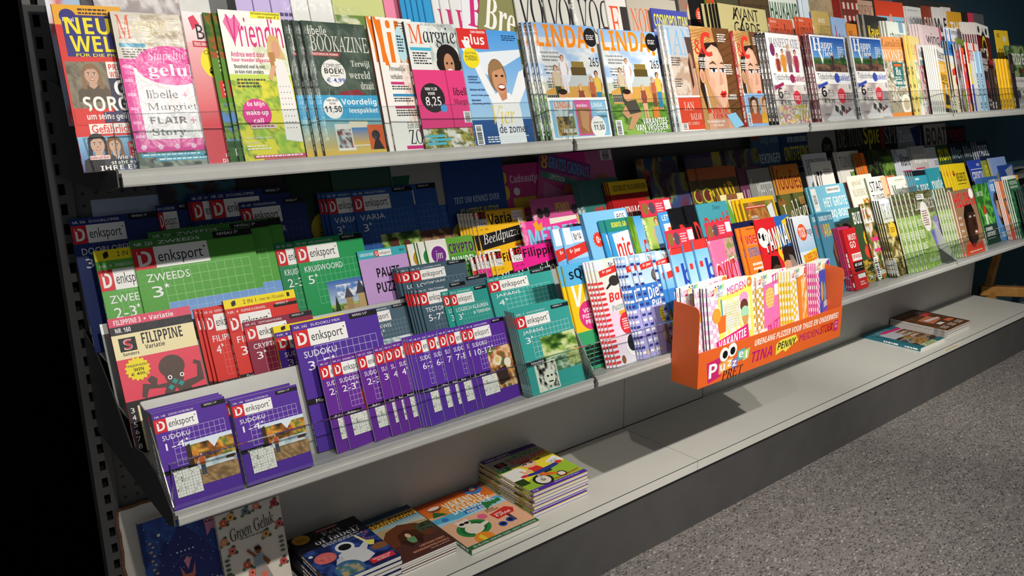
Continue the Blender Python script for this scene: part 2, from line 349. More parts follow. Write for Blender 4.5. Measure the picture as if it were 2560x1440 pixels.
def dk(key, c, title, num, sub='', niv='', nr='', w=.17, h=.235, pic=(), grid='e9e4f2', dark='161418', logo=.6, two=0, tw=None, sudoku=None, ly=.055, strip=None):
    """the puzzle publisher's series: coloured paper, red and white name plate, grid, title, stars and a picture"""
    lh = .135 * (.165 / .165); y2 = ly + lh; o = []
    o.append(W(.2, y2 + .01, .93, y2 + .36, 10, 6, grid, .003))
    if strip: o.append(R(0, 0, 1, ly, strip))
    o += list(pic)
    if two: o += [R(0, 0, 1, .07, 'f7e01c'), T('2 IN 1', .26, .018, .44, .05, '1a1a1a', 'n'), T('- meer dan 150 puzzels', .47, .02, .84, .055, '1a1a1a', 'n'), R(.1, .02, .14, .055, '1a1a1a'), R(.12, .012, .16, .047, '1a1a1a'), R(.88, .016, .92, .05, '1a1a1a')]
    y = ly - .035
    o += [T('NR. ' + nr, .03, y, .17, y + .02, 'f3f0f5', 'n'), T(title if not sub else (title + ' ' + sub.upper()), .21, y, .55, y + .02, 'f3f0f5', 'n'),
          R(.66, ly - .05 if not two else ly - .03, 1, ly - .005, dark), T('NIVEAU ' + niv + '*', .7, y - .008, .88, y + .012, 'f3f0f5', 'n'),
          R(0, ly, .165, y2, 'd3262c'), T('D', .035, ly + .02, .14, y2 - .02, 'f6f2f0', 'b'), R(.04, ly + .02, .068, ly + .042, 'd3262c'), R(.165, ly, logo, y2, 'f4f3f0'),
          T('enksport', .19, ly + .028, logo - .05, y2 - .012, '23252c', 'n'), O(logo - .03, ly + .035, .009, '55565c', 8)]
    tw = tw or min(.8, .062 * len(title))
    o += [T(title, .07, y2 + .035, .07 + tw, y2 + .085, 'f6f4fa', 'n'), T(num, .09, y2 + .115, .09 + .085 * len(num), y2 + .185, 'f6f4fa', 'n'), T('★', .1 + .085 * len(num), y2 + .1, .15 + .085 * len(num), y2 + .135, 'f6f4fa', 'n')]
    if sub: o += [R(0, .59, .36, .635, dark), T(sub, .09, .598, .09 + .02 * len(sub) + .03, .627, 'f0eef2', 'n')]
    if sudoku:
        x0, y0, x1, y1 = sudoku; rg = random.Random(9); o += [R(x0, y0, x1, y1, 'f5f3ea'), W(x0, y0, x1, y1, 9, 9, '8f8a86', .003), W(x0, y0, x1, y1, 3, 3, '2e2c2c', .004)]
        for _ in range(20):
            i, j = rg.randrange(9), rg.randrange(9); a, b = x0 + (x1 - x0) * (i + .3) / 9, y0 + (y1 - y0) * (j + .2) / 9
            o.append(T(str(rg.randrange(1, 10)), a, b, a + (x1 - x0) * .045, b + (y1 - y0) * .065, '3a3838', 'n'))
    cov(key, w, h, c, *o)
AUT = [G(.34, .36, 1, .52, 'cfdff0', 'f0efe8'), N(.34, .4, 1, .6, WOODS, 5, 5), P([(.62, .36), (.86, .36), (.72, .48)], 'dbe6ee'), N(.45, .58, 1, .68, ['7f97a8', 'b9cad4', 'e4ebee'], 2, 6), N(.3, .66, 1, .82, ['6d5236', 'a07c52', 'c29d6d', '8a6a45'], 7, 9),
       P([(.34, .4), (.4, .38), (.42, .62), (.34, .66)], '3a2c1a'), P([(.86, .6), (.99, .6), (.96, .635), (.84, .63)], '5c3b28'), F(.52, .5, .24, 'c79a7c', '6b4528', 'c0582a', '2f4a5a')]
VIO, VIO2 = '56309a', '6a2f98'
dk('sudokublok', VIO, 'SUDOKU', '1-4', 'Scheurblok', '1-4', '148', .135, .165, AUT, sudoku=(.11, .62, .46, .88), logo=.58, ly=.075)
dk('sudokumix', '51309a', 'SUDOKU', '3-5', 'Mix', '3-5', '242', .18, .25, [N(.5, .6, 1, .62, ['1c1030', '2a1850'], 3, 3)], sudoku=(.28, .64, .5, .76), logo=.6)
dk('sudokuduo', '4f2f98', 'SUDOKU', '3-4', 'Bundel', '3-4', '8', .17, .24, [], two=1, ly=.125)
FAN = [P([(.42, .42), (.98, .36), (.98, .8), (.46, .76)], 'd9402e')] + [P([(.6, .8), (.45 + .09 * i, .4), (.475 + .09 * i, .4)], 'f0e4dc' if i < 2 else '8c2a20') for i in range(6)]
for k, nn, su, nr, c, pc in (('s23a', '2-3', 'Medium', '213', VIO2, FAN), ('s3', '3', 'Komt', '323', VIO2, []), ('s4', '4', 'Premium', '217', VIO2, [N(.5, .4, 1, .7, LEAF, 4)]),
                         ('s67', '6-7', 'Ultra', '219', '5a34a0', [G(.4, .36, 1, .66, '5b9bd8', 'bcd8ee')]), ('s78', '7-8', 'King', '83', '58329c', [N(.4, .4, 1, .68, ['a0522d', 'd9b08c', '5a3a28'], 6)]),
                         ('s1012', '10-12', 'Summum', '168', '5a2f9c', [N(.38, .34, 1, .84, ['3a2a20', '8f5a30', 'd79a55', 'ecd9b4', 'c8552e', '5c6b35'], 8, 5), O(.6, .5, .1, 'ece0c4'), O(.6, .49, .06, 'd8c27a'), O(.85, .55, .09, 'e9e2cf'), P([(.5, .62), (.78, .58), (.82, .76), (.55, .8)], '3a2a26')])):
    dk(k, c, 'SUDOKU', nn, su, nn, nr, .13, .19, pc, sudoku=(.12, .64, .5, .87), ly=.06)
POND = [N(.34, .35, 1, .62, LEAF + ['d7dfa8'], 3, 5), N(.34, .6, 1, .78, ['2a4a34', '6f9a72', 'c9dcc4', '4a7a58'], 9, 4), N(.75, .55, 1, .75, ['4f6a2e', 'cfd49a', '8aa05a'], 4, 9)]
dk('japans3', '3aa39b', 'JAPANS', '3', 'Scheurblok', '3', '7', .17, .21, POND + [R(.13, .63, .52, .96, 'e9ead8'), N(.17, .64, .5, .95, ['15181a', '15181a', 'e9ead8'], 12, 8), E(.36, .82, .1, .09, 'e9ead8'), E(.33, .8, .02, .012, '15181a'), E(.4, .8, .02, .012, '15181a'), R(.33, .86, .41, .875, '15181a')], dark='1d2a2c', logo=.6, ly=.065)
dk('japansxl', '3aa39b', 'JAPANS', '4', '', '4', '199', .21, .25, [], grid='bfe6e0')
dk('logisch', '2f9a90', 'LOGISCH KLEUREN', '3', '', '3', '76', .17, .24, [T('& TEKENEN', .5, .3, .95, .34, 'f3f7f5', 'n')], grid='a9d8d2', tw=.85)
dk('tectonic', '46606f', 'TECTONIC', '5-7', '', '6-7', '122', .17, .24, [P([(.4, .6), (.55, .36), (.75, .34), (.85, .6)], '4a8fd0'), P([(.5, .6), (.6, .38), (.66, .6)], '15202c')], grid='9db0ba')
dk('logikwis', '465f6e', 'LOGIKWIS', '4-5', '', '4-5', '118', .17, .24, [], grid='9db0ba')
dk('logikpic', '4d6675', 'LOGIKWIS', '2-4', '', '2-4', '121', .17, .24, [N(.3, .42, 1, .6, ['6a8a9a', 'a9c0cc', 'e9eef0'], 3), P([(.3, .6), (.5, .5), (.7, .6)], 'b5583a'), N(.3, .58, 1, .8, LEAF, 5)], grid='9db0ba')
CASTLE = [G(.33, .38, 1, .6, '3a6ab8', 'b9cdE4'.lower()), N(.45, .42, 1, .54, ['4a78c0', '7fa2d6', 'dfe8f2', 'f2f4f5'], 3, 4), N(.33, .58, 1, .8, LEAF, 4), R(.5, .6, .98, .82, 'b49a6c'), R(.56, .54, .66, .82, 'a88c5e'), P([(.54, .54), (.61, .44), (.68, .54)], '4a4a58'), R(.74, .52, .86, .82, 'bda274'), P([(.72, .52), (.8, .4), (.88, .52)], '42424f'), P([(.36, .7), (.42, .5), (.48, .7)], '22381a')]
dk('kruis', '1f9a57', 'KRUISWOORD', '5', '', '5', '433', .17, .25, CASTLE, grid='8fd6ae', tw=.55)
dk('kruis23', '2a8a58', 'KRUISWOORD', '2-3', '', '2-3', '192', .17, .25, [], grid='8fd6ae', tw=.55)
dk('zweeds3', '51a338', 'ZWEEDS', '3', '', '3', '220', .245, .31, [G(.2, .42, 1, .8, '6f9edc', 'a9c6ea'), W(.2, .42, .93, .6, 10, 4, 'c2d6f0', .002), N(.25, .6, 1, .8, LEAF, 4), R(0, .5, .34, .545, '161418'), T('Puzzelgigant', .08, .507, .26, .536, 'f0eef2', 'n')], grid='a6d68f', strip='3f7d3a', tw=.34)
dk('zweeds23', '5aa845', 'ZWEEDS', '2-3', 'Duobundel', '2-3', '4', .2, .3, [G(.5, .5, 1, .62, '9fc0e8', 'd0e0f2')], grid='a6d68f', two=1, ly=.13, tw=.5)
dk('fil4', 'd8332c', 'FILIPPINE', '4', 'Vakantieboek', '4', '160', .17, .25, [N(.4, .42, 1, .7, ['2c4f9e', '3b63b8', '5a7fca'], 3), N(.5, .68, 1, .74, ['22306a', 'c9a860', 'e8dcb0'], 4, 9)], grid='f0a49c')
dk('fil3', 'd9352b', 'FILIPPINE', '3', 'Duobundel', '3', '4', .17, .25, [O(.82, .3, .14, 'f4dc20')], grid='f0a49c', two=1, ly=.125)
dk('crypto3', '8c2340', 'CRYPTOGRAM', '3', 'Bundel', '3', '472', .15, .21, [N(.45, .45, 1, .8, ['0f3a38', '2f9a8a', '1c5a50', '6ac0a8'], 3, 4)], grid='d09aa8', tw=.6)
for k, nn, su, nr in (('door3', '3', '', '506'), ('door5', '5', '', '411'), ('door6', '6', '', '335'), ('door7', '7', '', '225'), ('door602', '4', 'Bundel', '602')):
    dk(k, '20336f', 'DOORLOPER', nn, su, nn, nr, .17, .26, [R(.35, .62, .62, .95, 'cfd0cc'), W(.35, .62, .62, .95, 6, 8, '8a8a88', .003)] if k == 'door3' else [], grid='5468a8', dark='14141c')
dk('varia3', '2a5aa0', 'VARIA', '3', 'Groot variaboek', '3', '189', .17, .25, [N(.34, .42, 1, .95, LEAF + ['c5cf90'], 6, 5), E(.55, .72, .12, .25, '6b3a20'), E(.75, .74, .1, .24, '7a4426'), O(.55, .5, .07, '5a3320'), O(.75, .53, .06, '5a3320')], grid='6f9ad0', tw=.4)
dk('giraffe', '2a5aa0', 'VARIA', '4-5', '', '4-5', '181', .17, .25, [N(.2, .45, 1, .98, ['5a3a28', '7a5236', 'c9a880', '6a4630'], 3, 6)], grid='6f9ad0', tw=.4)

cov('filippine', .15, .255, 'e8495f', R(0, 0, 1, .085, 'e0476a'), T('FILIPPINE 3', .06, .022, .38, .07, 'f6f0f2', 'b'), O(.43, .047, .014, 'f6f0f2', 10), T('Variatie', .48, .022, .78, .07, 'f6f0f2', 'b'), R(0, .085, 1, .165, '1c1a22'), T('NR. 160', .06, .1, .24, .145, 'f6f0f2', 'b'), R(0, .165, 1, .4, 'f5e7b4'),
    T('FILIPPINE', .34, .18, .84, .285, '221e26', 'b'), T('Variatie', .36, .295, .6, .34, '221e26', 'b'), R(.07, .2, .27, .33, '141214'), T('S', .12, .215, .22, .315, 'f0e8e8', 'b'), T('S', .13, .22, .215, .31, 'd8304a', 'b'), T('Sanders', .09, .34, .28, .37, '221e26', 'b'),
    B(.22, .51, .155, 16, 'f6e32a'), T('PRIJSPUZZEL', .11, .465, .34, .49, '241f10', 'b'), T('WIN', .17, .5, .29, .53, '241f10', 'b'), T('€ 400,-', .13, .54, .33, .575, '241f10', 'b'),
    E(.62, .55, .16, .11, '5a4540'), P([(.48, .55), (.77, .55), (.72, .72), (.9, .7), (.93, .58), (.88, .57), (.9, .53), (.98, .56), (.98, .74), (.8, .78), (.95, .9), (.88, .92), (.62, .76), (.4, .9), (.32, .9), (.5, .74), (.3, .72), (.25, .8), (.2, .78), (.24, .66), (.42, .7), (.53, .7)], '5a4540'),
    P([(.3, .63), (.36, .6), (.42, .64), (.4, .7), (.34, .69)], '5a4540'), O(.57, .655, .028, 'f4f0ec'), O(.57, .655, .014, '1a1616'), O(.72, .65, .028, 'f4f0ec'), O(.72, .65, .014, '1a1616'),
    P([(.62, .67), (.66, .7), (.62, .73), (.58, .7)], '2f9a98'), P([(.69, .7), (.73, .73), (.69, .76), (.65, .73)], '2f9a98'), P([(.56, .72), (.6, .75), (.56, .78), (.52, .75)], '2f9a98'),
    R(0, .8, 1, 1, '17151a'), R(.12, .82, .9, 1, 'f0e3ae'), W(.12, .82, .9, 1, 9, 6, '8a8468', .004), *[T(str(i + 3), .035, .825 + i * .028, .08, .845 + i * .028, 'f0ecea', 'n') for i in range(6)])
cov('pauze', .15, .235, 'c5a0d8', R(0, 0, 1, .09, '3fb0bd'), R(.34, .015, .68, .08, 'f4f3f0'), R(.34, .015, .42, .08, 'd3262c'), T('enksport', .44, .03, .66, .072, '23252c', 'n'), T('D', .36, .025, .405, .07, 'f6f2f0'), T('LOGISCH IN 10 MIN', .04, .03, .31, .06, 'f3f7f8'), T('NR.10', .86, .03, .95, .06, '123'),
    T('PAUZE', .3, .2, .78, .3, '17161c'), T('PUZZELS', .24, .35, .9, .46, '17161c'), O(.33, .68, .16, '45b3c4'), O(.28, .64, .02, '123'), O(.38, .64, .02, '123'), R(.58, .56, .82, .78, '2c2a36'), O(.7, .53, .06, '2c2a36'), O(.7, .53, .035, 'c5a0d8'))
def jmcov(key, c, c2, t1, t2):
    cov(key, .14, .22, c, R(0, 0, .42, .34, 'efece6'), O(.22, .17, .2, 'f4f2ee'), O(.22, .17, .15, c2), T('jm', .14, .12, .3, .24, 'f4f2ee', 'i'), T(t1, .45, .07, .97, .18, '5a1f6a' if c == '6aa83c' else 'f4f2ee'), R(.42, .2, 1, .34, '4a9a38' if c == '6aa83c' else c2), T(t2, .47, .215, .97, .325, 'f6f6f2'), T('STIPPEN', .6, .38, .95, .41, '223'))
jmcov('jmgold', 'd8b040', 'c79a2a', 'VARIA', 'BUNDEL'); jmcov('jmgreen', '2f8a44', '2a8a4a', 'KRUIS', 'BUNDEL'); jmcov('jm', '6aa83c', '7a2f8f', 'CRYPTO', 'BUNDEL')
def tien(key, c, t, nr, t2, extra=()):
    cov(key, .17, .24, c, R(0, 0, .2, .2, 'f4f2ee'), R(.05, 0, .2, .1, '17151a'), T('10', .02, .015, .19, .09, 'd8302a'), T('VOOR', .02, .1, .18, .135, '3a3838', 'n'), T('TAAL', .03, .14, .2, .19, '17151a', 'n'), T(t, .23, .03, .98 if len(t) > 6 else .7, .2, '1a1618', 'b'), T('nr. ' + nr, .05, .235, .2, .265, '1a1618', 'n'),
        P([(0, .33), (.97, .24), (1, .46), (.02, .55)], '211f22'), T(t2, .06, .28, .93, .47, 'ecebe8', 'i', -6), *extra)
tien('tienvaria', 'f2bd22', 'Varia', '36', 'Beeldpuzzels', (R(.72, .03, .95, .17, 'f5f1ec'), T('De leukste', .74, .06, .93, .09, 'c9352d', 'n'), T('Filippines', .74, .11, .93, .14, 'c9352d', 'n'), R(.04, .56, .36, .68, 'f3efe6'), T('SPECIAL', .08, .59, .32, .645, 'c9452d', 'n'), R(.4, .6, .6, .95, 'f3efe6'), R(.4, .6, .6, .63, 'd8402d'), H(.5, .74, .05, SKIN, '2a2420'), R(.68, .52, .98, .95, 'f3efe6'), W(.7, .6, .96, .92, 5, 6, '55504a', .005), R(.68, .52, .98, .56, 'd8602d')))
tien('tienrood', 'e03a30', 'Filippine', '141', 'Pocket'); tien('tienroze', 'e63a90', 'Filippine', '372', 'Klein'); tien('tiengeel', 'f2bd22', 'Filippine', '370', 'Klassiek')
tien('tienfil', 'e6268e', 'Filippine', '142', 'Vakantieboek')
cov('doezomer', .15, .23, '6fb2e6', G(0, 0, 1, .3, '5aa6e4', 'a8d4f2'), R(.3, .04, .62, .15, 'f4f3f0'), T('Nr 14', .34, .06, .56, .13, '223'), P([(0, .2), (.7, .15), (.68, .25), (0, .31)], 'd8352d'), T('6+ jaar', .12, .2, .45, .25, 'f6f2f0', 'o', -4), N(.15, .36, 1, .47, ['2f7a2c', '4f9a38', '8abf52'], 3, 8), R(0, .46, 1, 1, '4f94d8'), T('Zomer', .2, .52, .85, .65, 'f6f4f2', 'o', -4), T('Doe', .2, .69, .95, .95, 'd8352d', 'o'), R(.06, 0, .28, .16, 'e7eef5'))
cov('penny', .205, .295, 'd85f9e', P([(0, 0), (1, 0), (1, .2), (0, .3)], 'c9508f'), T('PENNY', .42, .06, .68, .15, 'f0dc30'), R(.42, .15, .68, .155, '2a1a18'), *[E(x, .14, .06, .05, '2a1c1c') for x in (.12, .24, .76, .9)], T('JOURNAL', .12, .3, .78, .42, 'c9306f', 'b', -3), E(.66, .28, .06, .05, 'e8b894'), E(.82, .27, .06, .05, 'e8b894'), E(.66, .25, .07, .05, '6b3f26'), E(.82, .24, .07, .05, 'c9a05c'), N(.1, .44, .9, .9, ['e9a0c8', 'f2c6de', 'd8609e'], 3))
cov('meiden', .19, .27, 'e83a9a', T('MEIDEN', .1, .1, 1, .3, '3aa0d8', 'b'), T('MEIDEN', .085, .095, .985, .295, '8fd0ec', 'b'), P([(.2, .04), (.27, 0), (.3, .06), (.36, .02), (.35, .12), (.24, .13)], 'e8a828'), P([(.12, .36), (.42, .3), (.46, .56), (.14, .6)], 'f0d488'), *[O(.16 + .07 * (i % 4), .38 + .05 * (i // 4), .018, 'c9783a', 8) for i in range(12)], E(.68, .34, .2, .2, '8a5a38'), E(.68, .44, .14, .16, SKIN), P([(.5, 0), (1, 0), (1, .05), (.5, .07)], 'e8e4d4'))
cov('eos', .2, .28, '7fc0ea', R(.7, .02, .96, .16, 'f3f5f6'), T('eos', .74, .04, .92, .1, '334', 'l'), B(.22, .24, .13, 14, 'd84030'), T('0+', .17, .21, .28, .27, 'f6f2f0'), T('WERELD', .35, .3, .95, .4, 'e9f2f8', 'l'), R(.2, .42, .9, .56, '222c38'), T('UITDAGING', .24, .45, .86, .53, 'f2f4f6'), N(.2, .6, 1, 1, ['5aa0d8', '8cc4ea', 'b8dcf2'], 4))
cov('nick', .2, .27, '3a9ad8', R(0, 0, 1, .12, '2a8a7a'), T('BOMVOL GAVE POSTERS', .15, .03, .95, .08, 'f0e62c'), P([(.1, .14), (1, .1), (1, .42), (.14, .44)], 'f6f4f0'), T('nickel', .16, .18, .95, .38, 'd8322a', 'b'), R(.1, .43, .6, .5, '8a3a9a'), T('LIMONADE', .14, .445, .55, .485, 'f4f0f4'), T('WIN', .18, .56, .45, .64, 'f0e62c'), T('EEN SUPER', .18, .66, .5, .7, 'f6f4f0'), T('TABLET', .18, .72, .5, .76, 'f6f4f0'), N(.55, .5, 1, 1, ['d83a5a', '6aa82c', 'e8c838', 'e87aa8'], 6, 3), R(.2, .82, .4, .98, 'eef0f2'))
cov('freek', .19, .27, '3a90c8', N(0, 0, .2, 1, ['6a9a2c', '8fb83a', '4a7a20'], 3, 3), G(.2, 0, 1, .4, '4aa0e0', '9ad0f0'), T('WILD', .45, .06, .9, .18, 'f4f2ee', 'o'), T('FREEK', .32, .24, .95, .46, 'd8322a', 'o'), N(.2, .5, 1, 1, LEAF, 8), E(.7, .66, .2, .14, 'a8602c'), E(.7, .7, .12, .09, 'ecdcc4'), O(.64, .65, .03, '222'), O(.78, .65, .03, '222'))
cov('freek2', .19, .27, '7fb84a', N(0, 0, 1, 1, ['5a8a2c', '8fb84a', 'b8d06a'], 5, 4), F(.4, .05, .5, 'e0b088', '8a5a30', '7ab8d8', '3a4a6a'), T('WILD', .5, .08, .95, .2, 'f4f2ee', 'o'), T('FREEK', .5, .28, 1, .5, 'd8322a', 'o'), P([(.1, .9), (.8, .55), (.9, .75)], 'c9d84a'))
cov('speel', .2, .27, '4a9ae0', T("LET'S PLAY!", .1, .03, .8, .09, 'f4f2ee'), P([(.1, .12), (.9, .12), (.9, .55), (.1, .55)], 'f4f2ee'), T('PUZ', .16, .16, .86, .5, 'e0602c', 'o'), N(0, .6, 1, 1, ['d84a2c', '3a7ad0', 'f0c83a', '4aa04a'], 5, 3))
cov('donzwart', .15, .2, '17171c', T('Don', .25, .16, .9, .4, 'd8352d', 'b', -6), T('Du', .35, .42, .9, .62, 'd8352d', 'b', -6), T('Disney', .5, .06, .8, .12, 'e8e8e8', 'i'), R(0, .75, 1, 1, 'e8e6e0'))
cov('donblauw', .2, .28, '4aa0b0', T('Donald', .16, .12, .96, .3, 'd8352d', 'b', -4), T('Disney', .5, .03, .75, .09, '1c3a44', 'i'), T('DROP', .3, .4, .8, .46, 'e8f0f0'), T('ZUSSEN', .25, .5, .85, .58, 'e8f0f0'), N(.2, .62, 1, 1, ['2f7a8a', '3a4a50', '8ac0c8'], 3))
cov('zapp', .21, .28, 'f0dfa8', R(0, 0, .12, 1, '7a5a2c'), P([(.12, .3), (.3, .05), (.4, .2), (.25, .5)], 'cfe0b0'), P([(.2, .3), (.34, .02), (.5, .3), (.34, .6)], '6aa83a'), T('Zapp', .24, .32, .46, .42, '1c3a14'), R(.36, 0, .76, .06, '8a5a3a'), T('18 JAAR', .46, .12, .74, .22, '2a4ab0'), E(.9, .2, .1, .14, '2a4ab0'), E(.9, .2, .05, .07, 'f0dfa8'))
cov('junior', .2, .29, 'f2c31e', N(.05, .045, .95, .95, ['7a4a24', 'b8703a', 'd08a4a', '8a6a30'], 4, 4), R(.1, .09, .95, .12, 'c8402c'), L(.12, .095, .9, 1, 'f2e8d8'), R(.12, .18, .17, .28, 'f2c31e'), R(.13, .195, .16, .265, 'a8683a'), T('NATIONAL', .2, .2, .4, .23, 'f4f0e6'), T('GEOGRAPHIC', .2, .24, .42, .27, 'f4f0e6'), T('JUNIOR', .14, .33, .78, .5, 'f6f2ea', 'b'), N(.7, .05, .95, .6, ['3a5a20', '7a9a3a', 'b08a4a'], 3), P([(.72, .12), (.9, .08), (.92, .4), (.8, .38)], 'e8ecf0'))
cov('lekker', .21, .29, '4a5228', N(0, 0, 1, 1, ['2c3018', '4a5028', '6a6a34'], 5, 4), T('libelle', .02, .05, .25, .13, 'd8602c', 'u'), T('Lekker', .1, .08, .95, .42, 'f4f0e2', 'i', -8), L(.72, .06, .95, 5, 'e8a05a', .02), O(.7, .6, .2, 'd8d0b0'), O(.7, .6, .13, 'b0582c'))
cov('bbq', .22, .3, '7fc4dc', R(.02, .02, .16, .3, 'f4f4f0'), T('lekker&simpel', .05, .26, .13, .05, '222'), R(.45, .02, .85, .1, 'f4f4f0'), T('lekker&simpel', .48, .035, .82, .085, '1c1c20'), T('HET GROTE', .3, .15, .96, .27, 'f6f6f2'), T('BBQ-BOEK', .34, .31, .96, .43, 'f6f6f2'), N(.05, .5, 1, 1, ['6a2c18', 'b8582c', 'd8a04a', '8aa04a', 'e8d8b8', '4a6a2a'], 5, 6), O(.28, .75, .2, 'e4dccc'), O(.28, .75, .14, '8a4a24'), O(.72, .66, .18, '3a2a20'))
cov('bloem', .21, .3, 'f0ead8', T('special', .12, .05, .5, .14, '8a7a4a', 'u'), T('BLOEMSCHIKKEN', .1, .17, .98, .26, '8a7a4a', 'u'), N(.4, .3, 1, 1, ['e8b02c', 'd8702c', 'c83a2c', '6a8a3a', 'f0d06a', 'e8e0c8'], 5, 7), O(.28, .6, .24, '8a2a48'), T('21X', .14, .5, .42, .6, 'f6f0f2'), L(.13, .63, .43, 3, 'e8c8d4', .03))
cov('stads', .2, .29, 'f2f0e8', T('STADS', .1, .06, .92, .2, '2f3038', 'n'), T('TUINIEREN', .1, .24, .95, .34, '2f3038', 'n'), L(.1, .38, .9, 2, '7a8a4a', .03), N(.05, .46, 1, 1, ['8a4a38', '3a5a2c', 'c9a880', '6a7a4a'], 4))
cov('oranje', .2, .28, 'ecc9a0', N(.3, 0, 1, .25, ['d8703a', 'e8a070', 'c85a3a'], 3), T('OF HET', .1, .25, .7, .34, '4a2a1c'), T('BIJ DE', .1, .37, .7, .46, '4a2a1c'), T('UITZICHT', .1, .49, .8, .58, '4a2a1c'), N(0, .62, 1, 1, ['c9602c', 'e8b080', '8a4a28'], 5))
cov('moes', .2, .29, 'f2f2ea', L(.3, .05, .8, 1, '7a9a5a'), T('Moestuin', .08, .12, .96, .32, '2f5a34', 's'), N(.05, .4, 1, 1, LEAF + ['c83a2c'], 5, 7))
cov('ebike', .2, .28, '3aa0b8', R(0, 0, 1, .07, '17202c'), T('E-BIKE', .08, .2, .95, .38, 'f4f8f8'), R(.1, .1, .4, .13, 'd0e8ee'), N(0, .5, 1, 1, ['2a7a90', '6ac0d0', '3a5a4a'], 4))
cov('route', .2, .28, '2f98a8', T('route', .1, .14, .95, .34, 'f0f6f4', 's'), L(.3, .44, .9, 2, 'd0eaec', .03), R(.3, .62, 1, .76, 'd83a80'), N(0, .8, 1, 1, ['2a7a80', '1c5a68'], 3))
cov('wieler', .2, .3, 'f2d51e', O(.14, .14, .07, 'd86a1c', 14), O(.14, .16, .035, '3a2a1c', 10), T('WIELERFLITS', .24, .14, .86, .27, '17171a', 'b'), R(.24, .3, .8, .31, '17171a'), P([(.5, .5), (.8, .5), (.75, .9), (.4, .9)], 'c8a81c'), F(.22, .52, .6, SKIN, '222', '2a2a2a', '2a2a30'), F(.55, .6, .6, SKIN, '222', 'e0e0e0', '2a2a30'), F(.75, .55, .6, SKIN, '222', 'c83a2c', '2a2a30'), F(.92, .6, .6, SKIN, '222', '3a5ac8', '2a2a30'), R(0, .9, .8, 1, '17171a'), R(.9, .06, .98, .45, 'e8d050'))
cov('grinta', .2, .29, '2c48b0', T('GRINTA!', .06, .18, .95, .38, 'eef0f6'), R(.06, .42, .95, .43, 'eef0f6'), R(.06, .14, .95, .15, 'eef0f6'), T('MTB', .6, .06, .8, .1, 'eef0f6'), L(.1, .47, .9, 1, 'c8d0ea'), F(.6, .55, .5, SKIN, '333', '3a4a90', '1c1c2c'), F(.35, .6, .5, SKIN, '333', 'e0e0e0', '1c1c2c'))
cov('foodies', .17, .3, 'd8862a', G(0, 0, 1, .4, 'c9752a', 'e0a040'), T('foodies', .06, .05, .98, .3, '8a2c18', 'n'), R(0, .38, 1, 1, 'e08a28'), T('TROPISCH', .1, .42, .95, .56, 'f4efe4'), T('OP TAFEL', .14, .6, .8, .74, 'f4efe4'), P([(.82, .62), (.98, .55), (.96, .75), (.84, .76)], 'd8502c'), N(.1, .8, 1, 1, ['6a8a3a', 'd8502c', 'e8b040'], 3))
cov('perswijn', .2, .29, 'c9cbd0', T('PERSWIJN', .08, .06, .96, .24, '4a4a58', 'u'), T('CAN', .2, .62, .7, .74, 'f0f0f4', 'u'), R(.1, .56, 1, .8, '7a90c0'), E(.2, .4, .08, .08, '5a5a68'), T('CAN', .2, .62, .7, .74, 'f0f0f4', 'u'))
cov('ktc', .2, .28, 'eceae4', T('KTC', .08, .12, .44, .42, '17171a', 'b'), L(.55, .1, .9, 3, '9a8a88', .03), R(.1, .52, .6, .525, '55504a'), L(.1, .55, .8, 1, '777', .02), R(0, .6, 1, 1, '232038'))
cov('tuinseizoen', .2, .3, 'd4d2ca', T('TUIN', .06, .06, .45, .19, '4a4a44', 'l'), T('Seizoen', .46, .06, .98, .2, '5a5a54', 'i'), N(.42, .25, 1, 1, ['24361a', '4a6a2c', '7a9a4a'], 5), O(.26, .42, .17, '9a2a58'), L(.14, .36, .38, 3, 'd8a0b8', .03), T('HIGH', .1, .7, .4, .76, '3a3a34'), T('DE KLEI', .1, .78, .45, .84, '3a3a34'))
cov('tuinieren', .22, .3, '24281c', N(0, 0, 1, 1, ['0f120c', '24301a', '3a4a24', '14180f'], 6, 5), T('Gartengoed', .25, .14, .6, .2, 'b0b0a4', 'i'), T('Tuinieren in de', .08, .5, .8, .59, 'e8e6da', 's'), T('schaduw', .04, .62, .95, .8, 'f2f0e4', 's'), N(.55, .1, 1, .45, ['1c2a14', '4a6a2c', '6a8a3a'], 3))
for k, c, t, tc, lo in (('wandel', 'c9ccd4', 'Wandel', '2a2a34', ['8aa0c8', 'c4d0e4', '6a80a8']), ('wand2', 'bdbab8', 'wand', 'e8e6e2', ['d89a4a', 'b06a2c', 'e8c890']), ('run', '35502c', 'RUN', 'e0d82c', LEAF), ('mens', '1e2c34', 'Men', '8a9aa4', ['1c2830', '3a4a54', '5a4a44']), ('padel', '1c2c48', 'PADEL', 'd8dce4', ['1c2c48', '3a5a80', '8a6a54'])):
    cov(k, .19, .29, c, T(t, .08, .06, .95, .24, tc, 'b'), N(.0, .45, 1, 1, lo, 4), L(.1, .35, .6, 3, tc, .03), F(.6, .36, .62, SKIN, '2a1c16', 'c8ccd0', '2c3a54') if k in ('run', 'mens', 'padel') else R(.1, .3, .7, .32, 'c83a70'))
cov('wit', .19, .28, 'cfd0d6', L(.5, .2, .9, 3, '7a7a84', .03), T('DUIN', .5, .4, .95, .48, '8a8a94', 'u'))
cov('boat', .21, .3, 'bdb9b4', T('BOAT', .08, .06, .98, .36, '54402c', 'b'), N(0, .6, 1, 1, ['8a9aa4', 'b8c4c8', '5a6a74'], 4))
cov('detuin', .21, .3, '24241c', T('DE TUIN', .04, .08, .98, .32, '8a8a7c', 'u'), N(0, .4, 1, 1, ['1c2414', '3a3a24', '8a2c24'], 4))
cov('spieg', .2, .3, '2a2a1c', T('Spieg', .02, .04, .95, .4, 'c8b82c', 'b'), L(.1, .5, .9, 2, 'b8a82c', .04), N(0, .65, 1, 1, ['1c2414', '3a4a2a'], 3))
